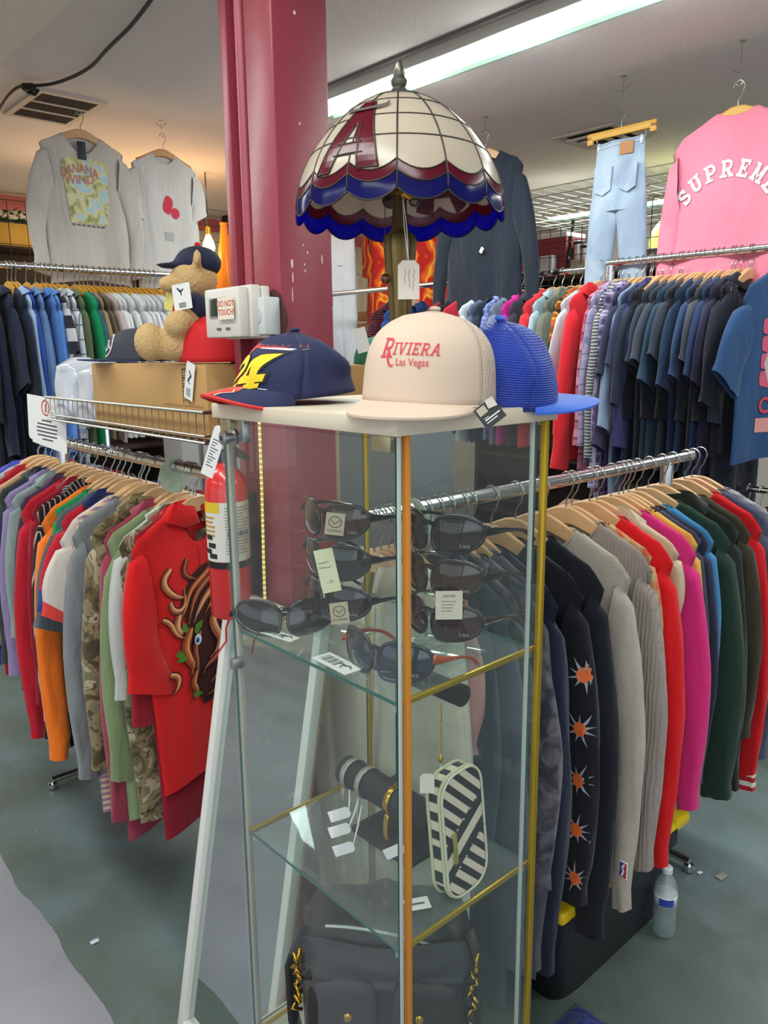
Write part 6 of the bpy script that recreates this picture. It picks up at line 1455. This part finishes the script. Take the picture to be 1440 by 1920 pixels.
trousers('white_trousers', p, ZUR, 'white trousers hanging from the ceiling right of the red column', 'trousers', F('#c9d2dc'), -.1, .24, .27, .78, .15, .02, T=.03)
t2 = thing('ceiling_hook', Vector((p.x, p.y, CEIL)), ZUR, 'wire ceiling hook above the white trousers', 'hook'); mb = MB(); mb.tube([(0, 0, 0), (0, 0, -.28)], .0016, 5); mb.rbox((0, 0, -.285), (.2, .012, .02), .004); mb.build('wire', WIRE, t2)
# flame shirts hung high behind the lamp
for px, py, lab, s in ((722, 420, 'orange flame-patterned shirt hung high left of the lamp stem', .34), (812, 420, 'orange flame-patterned shirt hung high right of the lamp stem', .40)):
    p = pu(px, py, 3.75); p.z = 2.62
    make_hanger('maple', p, ZUR, 'wooden hanger holding the ' + lab.split(' hung')[0] + (' left' if px < 760 else ' right') + ' of the lamp'); garment(SHIRT(F('#c4431c', 'flame'), W=s + .04, L=.84, sl=.34, cuff=.15, T=.02), p, ZUR, lab, 'shirt')

# ------------------------------------------------------------------ wire grids and shelving at the back
def wire_grid(name, loc, rot, w_, h_, pitch, label, mat=BLACKWIRE, r=.0028):
    t = thing(name, loc, 0, label, 'wire grid'); t.rotation_euler = rot
    mb = MB(); mb.tube([(0, 0, 0), (w_, 0, 0), (w_, 0, h_), (0, 0, h_)], r * 1.5, 6, True); mb.build('frame', mat, t)
    mb = MB(); n = max(1, round(w_ / pitch)); m = max(1, round(h_ / pitch))
    for k in range(1, n): mb.tube([(w_ * k / n, r, 0), (w_ * k / n, r, h_)], r, 4)
    for k in range(1, m): mb.tube([(0, -r, h_ * k / m), (w_, -r, h_ * k / m)], r, 4)
    mb.build('wires', mat, t)
HR = YAW - pi / 2            # panels parallel to V, facing -U: local X = -V
def wg(px0, px1, a, z0, z1, label, mat=BLACKWIRE):
    v0 = pu(px0, 420, a).dot(V); v1 = pu(px1, 420, a).dot(V); wire_grid('wire_grid', W(a, v0, z0), (0, 0, HR), v0 - v1, z1 - z0, .085, label, mat)
wg(925, 1112, 4.55, 2.05, 2.42, 'black wire grid panel behind the navy sweatshirt')
wg(1195, 1275, 4.55, 2.05, 2.52, 'black wire grid panel between the jeans and the pink jacket')
wg(655, 735, 4.4, 1.2, 2.25, 'pale wire grid panel right of the white trousers', plain('white_wire', '#a9aaa4', .4, .5))
# overhead wire deck hung under the ceiling
t = thing('ceiling_wire_deck', W(4.0, 3.9, 2.56), YAW, 'white wire deck hung flat under the ceiling at the right', 'wire deck'); mb = MB(); WW = plain('deck_wire', '#a8ab9a', .4, .4)
for k in range(9): mb.tube([(.2 * k, -2.2, 0), (.2 * k, .0, 0)], .004, 4)
for k in range(24): mb.tube([(0, -2.2 + .0957 * k, .004), (1.6, -2.2 + .0957 * k, .004)], .003, 4)
mb.build('wires', WW, t); 
for x, y in ((.1, -.1), (1.5, -.1), (.1, -2.1), (1.5, -2.1)): mb = MB(); mb.tube([(x, y, 0), (x, y, CEIL - 2.56)], .002, 4); mb.build('hanger_wire', WW, t)
t = thing('ceiling_wire_deck', W(.35, 4.7, 2.58), YAW, 'white wire deck hung under the ceiling at the left edge', 'wire deck'); mb = MB()
for k in range(6): mb.tube([(.2 * k, 0, 0), (.2 * k, 1.2, 0)], .004, 4)
for k in range(13): mb.tube([(0, .1 * k, .004), (1.0, .1 * k, .004)], .003, 4)
mb.build('wires', WW, t); mb = MB(); mb.rbox((.5, 0, -.01), (1.1, .03, .025), .003); mb.build('wooden_edge', HWOOD2, t)
for x, y in ((.05, .05), (.95, .05), (.05, 1.15), (.95, 1.15)): mb = MB(); mb.tube([(x, y, 0), (x, y, CEIL - 2.58)], .002, 4); mb.build('hanger_wire', WW, t)
# back shelf unit with boxes, jars and bottles
def shelf_unit(name, loc, rz, L, D, levels, H, label, mat):
    t = thing(name, loc, rz, label, 'shelving unit')
    for z in levels: mb = MB(); mb.rbox((L / 2, D / 2, z - .012), (L, D, .024), .003); mb.build('shelf_board', mat, t)
    for x in (.015, L - .015): mb = MB(); mb.rbox((x, D / 2, H / 2), (.03, D, H), .003); mb.build('side_panel', mat, t)
    mb = MB(); mb.box((L / 2, D - .006, H / 2), (L - .04, .012, H)); mb.build('back_panel', plain('shelf_back_dark', '#2c2522', .8), t, smooth=False)
    return t
DKW = plain('dark_shelf', '#3a2c26', .6)
SU = 4.65; sv0 = pu(905, 430, SU).dot(V); sv1 = pu(1300, 430, SU).dot(V)
shelf_unit('shelving_unit', W(SU, sv0 + .05, 0), HR, sv0 - sv1 + .1, .36, (.4, .85, 1.3, 1.72, 2.12), 2.22, 'dark back shelving unit behind the right-hand clothes rails', DKW)
SZ = 2.12; rr = random.Random(12)
def on_shelf(px, du=0): v = pu(px, 430, SU + .10).dot(V); return W(SU + .10 + du, v, SZ)
def boxobj(name, loc, d, col, label, cat, lid=None):
    t = thing(name, loc, HR, label, cat); mb = MB(); mb.rbox((0, 0, d[2] / 2), d, .004); mb.build('box', plain('box_' + col[1:], col, .6), t)
    if lid: mb = MB(); mb.rbox((0, 0, d[2] + .004), (d[0] + .006, d[1] + .006, .03), .003); mb.build('lid', plain('box_' + lid[1:], lid, .6), t)
    return t
def bottle(loc, r, h, col, label, cap_=None, cat='bottle'):
    t = thing('bottle', loc, 0, label, cat); mb = MB(); mb.lathe([(r * .9, 0), (r, .01), (r, h * .55), (r * .85, h * .65), (r * .32, h * .75), (r * .30, h * .97), (r * .36, h)], 18); mb.build('body', plain('bottle_' + col[1:], col, .12, coat=.4), t)
    if cap_: mb = MB(); mb.lathe([(r * .40, h * .96), (r * .40, h * 1.04), (0, h * 1.045)], 14); mb.build('cap', plain('bottle_' + cap_[1:], cap_, .4), t)
    return t
def jar(loc, r, h, label, m1='#a9a59c'):
    t = thing('canister', loc, 0, label, 'canister'); mb = MB(); mb.lathe([(r * .96, 0), (r, .006), (r, h), (r * .9, h + .004)], 20); mb.build('body', STEEL, t); mb = MB(); mb.lathe([(r * 1.04, h), (r * 1.04, h + .02), (r * .5, h + .03), (0, h + .03)], 20); mb.build('lid', plain('canister_lid', '#2a2422', .4), t)
boxobj('storage_box', on_shelf(1043, .02), (.30, .22, .27), '#7a1f26', 'large dark red box on the back shelf', 'box', '#c9c6c0')
boxobj('gift_box', on_shelf(1012, -.04), (.16, .10, .11), '#b8242c', 'small bright red box on the back shelf', 'box', '#d3a59a')
boxobj('carton', on_shelf(1045, -.10), (.13, .08, .14), '#b9bcc0', 'small white carton in front of the dark red box', 'carton')
boxobj('carton', on_shelf(1085, .0), (.22, .15, .10), '#a99a84', 'tan carton left of the pale jeans on the back shelf', 'carton')
boxobj('carton', on_shelf(1232, .02), (.20, .16, .12), '#8e8a90', 'grey carton right of the pale jeans on the back shelf', 'carton')
for px, h, lab in ((958, .22, 'tall steel canister beside the navy sweatshirt'), (972, .17, 'short steel canister beside the navy sweatshirt'), (1092, .20, 'steel canister left of the pale jeans'), (1104, .17, 'low steel canister nearest the pale jeans')): jar(on_shelf(px, -.02), .045, h, lab)
bottle(on_shelf(1071, .02), .036, .36, '#14181a', 'tall black bottle right of the dark red box', '#101012'); bottle(on_shelf(1079, -.05), .03, .25, '#1d2420', 'short dark bottle beside the tall black one', '#101012')
# lit half-round lamp and cabinet seen between jeans and jacket
t = thing('globe_lamp', on_shelf(1246, .12) + Vector((0, 0, .0)), 0, 'glowing pale yellow globe lamp between the jeans and the pink jacket', 'lamp'); mb = MB(); mb.lathe([(.14, .10), (.15, .16), (.14, .23), (.10, .29), (.05, .315), (0, .32)], 28); mb.build('globe', plain('lit_globe', '#e8e37a', .5, emit=.9), t); mb = MB(); mb.lathe([(.13, 0), (.145, .10), (.14, .102)], 28); mb.build('base', DKW, t)
# left back: dark wire fence with greenery on a yellow shelf, lit bulb lamps
LB = 5.15
def lbx(px, py=430): return pv(px, py, LB)
sh = shelf_unit('shelving_unit', W(lbx(-60).dot(U), LB, 0), YAW, lbx(300).dot(U) - lbx(-60).dot(U), .36, (.5, 1.0, 1.5, 1.95, 2.28), 2.30, 'dark back shelving unit behind the far left rack', DKW)
mb = MB(); mb.rbox((.0, 0, 0), (1.4, .02, .13), .003); o = mb.build('yellow_banner_board', plain('mustard_board', '#b08a24', .6), None, W(lbx(20).dot(U), LB - .02, 2.33), (0, 0, YAW)); tag(o, 'mustard yellow board along the top of the left back shelf', 'board')
t = thing('garland', W(lbx(25).dot(U), LB + .06, 2.395), YAW, 'green leafy garland lying on the mustard board at the left edge', 'garland')
mb = MB(); rr = random.Random(9)
for k in range(260):
    c = Vector((rr.uniform(-.45, .45), rr.uniform(-.07, .07), rr.uniform(0, .10) * (1 - .4 * rr.random()))); a = rr.uniform(0, 6.28); b = rr.uniform(-.8, .8); d = Vector((math.cos(a) * math.cos(b), math.sin(a) * math.cos(b), math.sin(b))); s_ = d.cross(Vector((0, 0, 1))).normalized() * .014; l = .05
    mb.add([c, c + d * l * .5 + s_, c + d * l, c + d * l * .5 - s_], [(0, 1, 2, 3)])
mb.build('leaves', plain('leaf_green', '#2c5a30', .6, var=.3, vscale=12), t, smooth=False); mb = MB(); mb.tube([(-.45, 0, .02), (0, .02, .03), (.45, 0, .02)], .01, 6); mb.build('stem', plain('stem_green', '#2c3a22', .7), t)
wire_grid('wire_grid', W(lbx(-60).dot(U), LB - .05, 2.02), (0, 0, YAW), lbx(80).dot(U) - lbx(-60).dot(U), .50, .12, 'black wire grid at the left edge behind the map-print shirt')
GR2 = 4.9
wire_grid('wire_grid', W(pv(365, 430, GR2).dot(U), GR2, 1.95), (0, 0, YAW), pv(436, 430, GR2).dot(U) - pv(365, 430, GR2).dot(U), .62, .105, 'black wire grid panel beside the lit bulb left of the column')
t = thing('pendant_bulb', pv(391, 452, 4.8), 0, 'lit filament bulb pendant left of the red column', 'pendant lamp'); mb = MB(); mb.lathe([(0, -.085), (.03, -.075), (.042, -.045), (.036, -.01), (.018, .03), (.014, .045)], 20); mb.build('glass_bulb', plain('lit_filament_glass', '#ffd890', .3, emit=7), t)
mb = MB(); mb.lathe([(.016, .04), (.017, .085), (.008, .095), (0, .095)], 14); mb.build('socket', BRASS, t); mb = MB(); mb.tube([(0, 0, .09), (0, 0, CEIL - t.location.z)], .004, 6); mb.build('cord', BLACKPLASTIC, t)
t = thing('amber_vase', pv(425, 536, 4.7), 0, 'tall amber glass vase beside the red column', 'vase'); t.location.z = 2.02; mb = MB(); mb.lathe([(.07, 0), (.075, .02), (.06, .16), (.03, .34), (.022, .42), (.026, .44)], 24); mb.build('body', translucent('amber_glass', '#c07818', '#e89a2a', .5), t)
boxobj('wall_box', pv(424, 440, 6.2) - V * .05, (.12, .06, .24), '#1a1616', 'small black box on the far wall beside the column', 'box')
t = thing('shelf_ledge', W(pv(432, 540, 4.72).dot(U) - .35, 4.60, 0), YAW, 'plain counter under the amber vase', 'counter'); mb = MB(); mb.rbox((.3, .15, 2.008), (.9, .30, .024), .004); mb.build('top', HWOOD2, t); mb = MB(); mb.rbox((.3, .15, .998), (.86, .26, 1.996), .004); mb.build('carcass', plain('counter_pale', '#b4b2b0', .7), t)
# yellow sign seen between the two white shirts
boxobj('sign_panel', pv(248, 410, 5.0), (.10, .03, .12), '#d8c028', 'yellow sign panel between the two hanging white shirts', 'sign')
# wooden crate stack, green cap and card to the right of the column
CR = plain('pallet_wood', '#8a5c30', .7, var=.2, vscale=8)
t = thing('slatted_crate', W(3.9, pu(690, 600, 3.9).dot(V) - .25, 0), HR, 'brown slatted crate standing right of the red column', 'crate')
for k in range(9): mb = MB(); mb.rbox((-.25, 0, 1.20 + k * .085), (.62, .03, .070), .004); mb.build('slat', CR, t)
for s in (-.55, .05): mb = MB(); mb.rbox((s, .03, .95), (.05, .03, 1.90), .004); mb.build('upright', CR, t)
cbx = thing('cardboard_box', W(1.95, 2.10, 0), HR, 'open cardboard carton behind the caps right of the column', 'cardboard box'); mb = MB(); mb.rbox((0, 0, 1.517), (.36, .28, .115), .003); mb.build('carton', KRAFT, cbx); mb = MB(); mb.rbox((0, 0, .728), (.34, .26, 1.456), .004); mb.build('stand_box', plain('slate_stand', '#6a7076', .6), cbx)
gc, _, _, _ = cap('green_cap', W(1.93, 2.17, 1.577), math.radians(30), 'green cap on the carton behind the racing cap', plain('green_twill', '#1c6b4c', .8), plain('green_twill', '#1c6b4c', .8), plain('green_twill', '#1c6b4c', .8), H=.10, a=.085, b=.095)
swing_tag(pu(672, 615, 1.80), (.045, .085), 0, 0, 'white price card standing behind the cream trucker cap', PAPER, None, roll=math.radians(-14), hole=False, cat='card', name='price_card')
# ------------------------------------------------------------------ floor things
def tote():
    t = thing('storage_tote', W(1.40, .935, 0), YAW, 'black storage tote with a yellow lid under the lower right rack', 'storage tote')
    L_, D_, H_ = .60, .40, .285; TB = plain('tote_black', '#1c1f23', .5); TY = plain('tote_yellow', '#e3c010', .45)
    mb = MB()
    def fn(a, b):
        th = 2 * pi * a; pw = lambda v: math.copysign(abs(v) ** .22, v); k = .90 + .10 * b
        x = pw(math.cos(th)) * L_ / 2 * k; y = pw(math.sin(th)) * D_ / 2 * k; rib = .005 * (1 if math.sin(x * 62) > .55 else 0)
        return Vector((L_ / 2 + x, D_ / 2 + y * (1 + rib), H_ * b))
    mb.grid(fn, 96, 6, True); mb.add([fn(i / 96, 0) for i in range(96)], [tuple(range(96))]); mb.build('tub', TB, t, ang=40)
    mb = MB(); mb.rbox((L_ / 2, D_ / 2, H_ + .004), (L_ + .03, D_ + .03, .036), .012, seg=3); mb.rbox((L_ / 2, D_ / 2, H_ + .024), (L_ - .08, D_ - .08, .012), .005); mb.build('lid', TY, t)
    for x in (.1, L_ - .1): mb = MB(); mb.rbox((x, -.012, H_ - .02), (.07, .012, .05), .004); mb.build('latch', TB, t)
tote()
b = pz(1243, 1748, 0)
t = thing('water_bottle', b, 0.5, 'clear plastic water bottle with a blue and white label on the floor', 'water bottle')
PET = glass('pet_plastic', '#e6eeee', 1.5, .08, 1.0, .18)
def rb(q, z): return 1 + .04 * math.sin(z * 420) * (1 if z < .10 else .2)
mb = MB(); mb.lathe([(.0, .006), (.018, .0), (.028, .004), (.031, .012)] + [(.031, .012 + .007 * i) for i in range(1, 12)] + [(.0315, .095), (.0315, .135), (.030, .150), (.022, .172), (.0135, .186), (.0125, .195)], 32, rfn=rb); mb.build('body', PET, t, ang=180)
mb = MB(); mb.lathe([(.0318, .100), (.0318, .130)], 32); o = mb.build('label', plain('label_white', '#d8d8dc', .5), t, ang=180)
mb = MB(); mb.grid(lambda a, b_: Vector((.0322 * math.cos(3.3 + 1.3 * a), .0322 * math.sin(3.3 + 1.3 * a), .103 + .024 * b_)), 12, 1); mb.build('label_emblem', plain('label_blue', '#26449a', .5), t, ang=180)
mb = MB(); mb.lathe([(.0145, .194), (.0145, .208), (.012, .2105), (0, .2105)], 20); mb.build('cap', plain('cap_white', '#d5d8d8', .4), t)
mb = MB(); mb.lathe([(0, .008), (.027, .008), (.029, .02), (.029, .085), (0, .085)], 24); mb.build('water', glass('water', '#dfe9e8', 1.33, 0, 1, .05), t, ang=180)
# blue cloth slumped on the floor at the tote's end
t = thing('blue_cloth', W(1.17, .80, 0), YAW, 'dark blue garment slumped on the floor beside the glass case', 'garment')
mb = MB(); mb.grid(lambda a, b: Vector((-.06 + .36 * a, -.13 + .26 * b, .004 + .085 * math.sin(a * pi) ** .7 * math.sin(b * pi) ** .6 * (1 + .7 * noise.noise((a * 5, b * 4, 2))) + .05 * (1 - a) * math.sin(b * pi) + .012 * noise.noise((a * 9, b * 9, 7)) * math.sin(a * pi) * math.sin(b * pi))), 36, 26); o = mb.build('cloth', F('#1b2c6e'), t, ang=180); o.modifiers.new('thick', 'SOLIDIFY').thickness = .004
# litter
for px, py, s, col, lab in ((178, 1766, .012, '#c3cdd6', 'scrap of pale foil on the floor at lower left'), (1352, 1643, .020, '#8f8a86', 'grey scrap of paper on the floor beyond the bottle'), (1312, 1637, .009, '#d5d5d5', 'white speck of paper on the floor beyond the bottle')):
    p = pz(px, py, .001); t = thing('paper_scrap', p, .6, lab, 'paper scrap'); mb = MB(); mb.grid(lambda a, b: Vector(((a - .5) * 2 * s, (b - .5) * 1.3 * s, .002 + .004 * abs(noise.noise((a * 3, b * 3, px))))), 4, 4); o = mb.build('scrap', plain('scrap_' + col[1:], col, .6), t); o.modifiers.new('thick', 'SOLIDIFY').thickness = .0006
p = pz(437, 1392, 0); t = thing('caster_wheel', p, YAW, 'small black caster on the floor seen beside the mirror', 'caster'); 
mb = MB(); mb.lathe([(0, -.010), (.018, -.010), (.022, -.006), (.022, .006), (.018, .010), (0, .010)], 20); mb.xf(Matrix.Translation((0, 0, .022)) @ Matrix.Rotation(pi / 2, 4, 'X')); mb.build('wheel', BLACKPLASTIC, t); mb = MB(); mb.rbox((0, 0, .046), (.03, .026, .012), .003); mb.build('fork', BLACKPLASTIC, t)
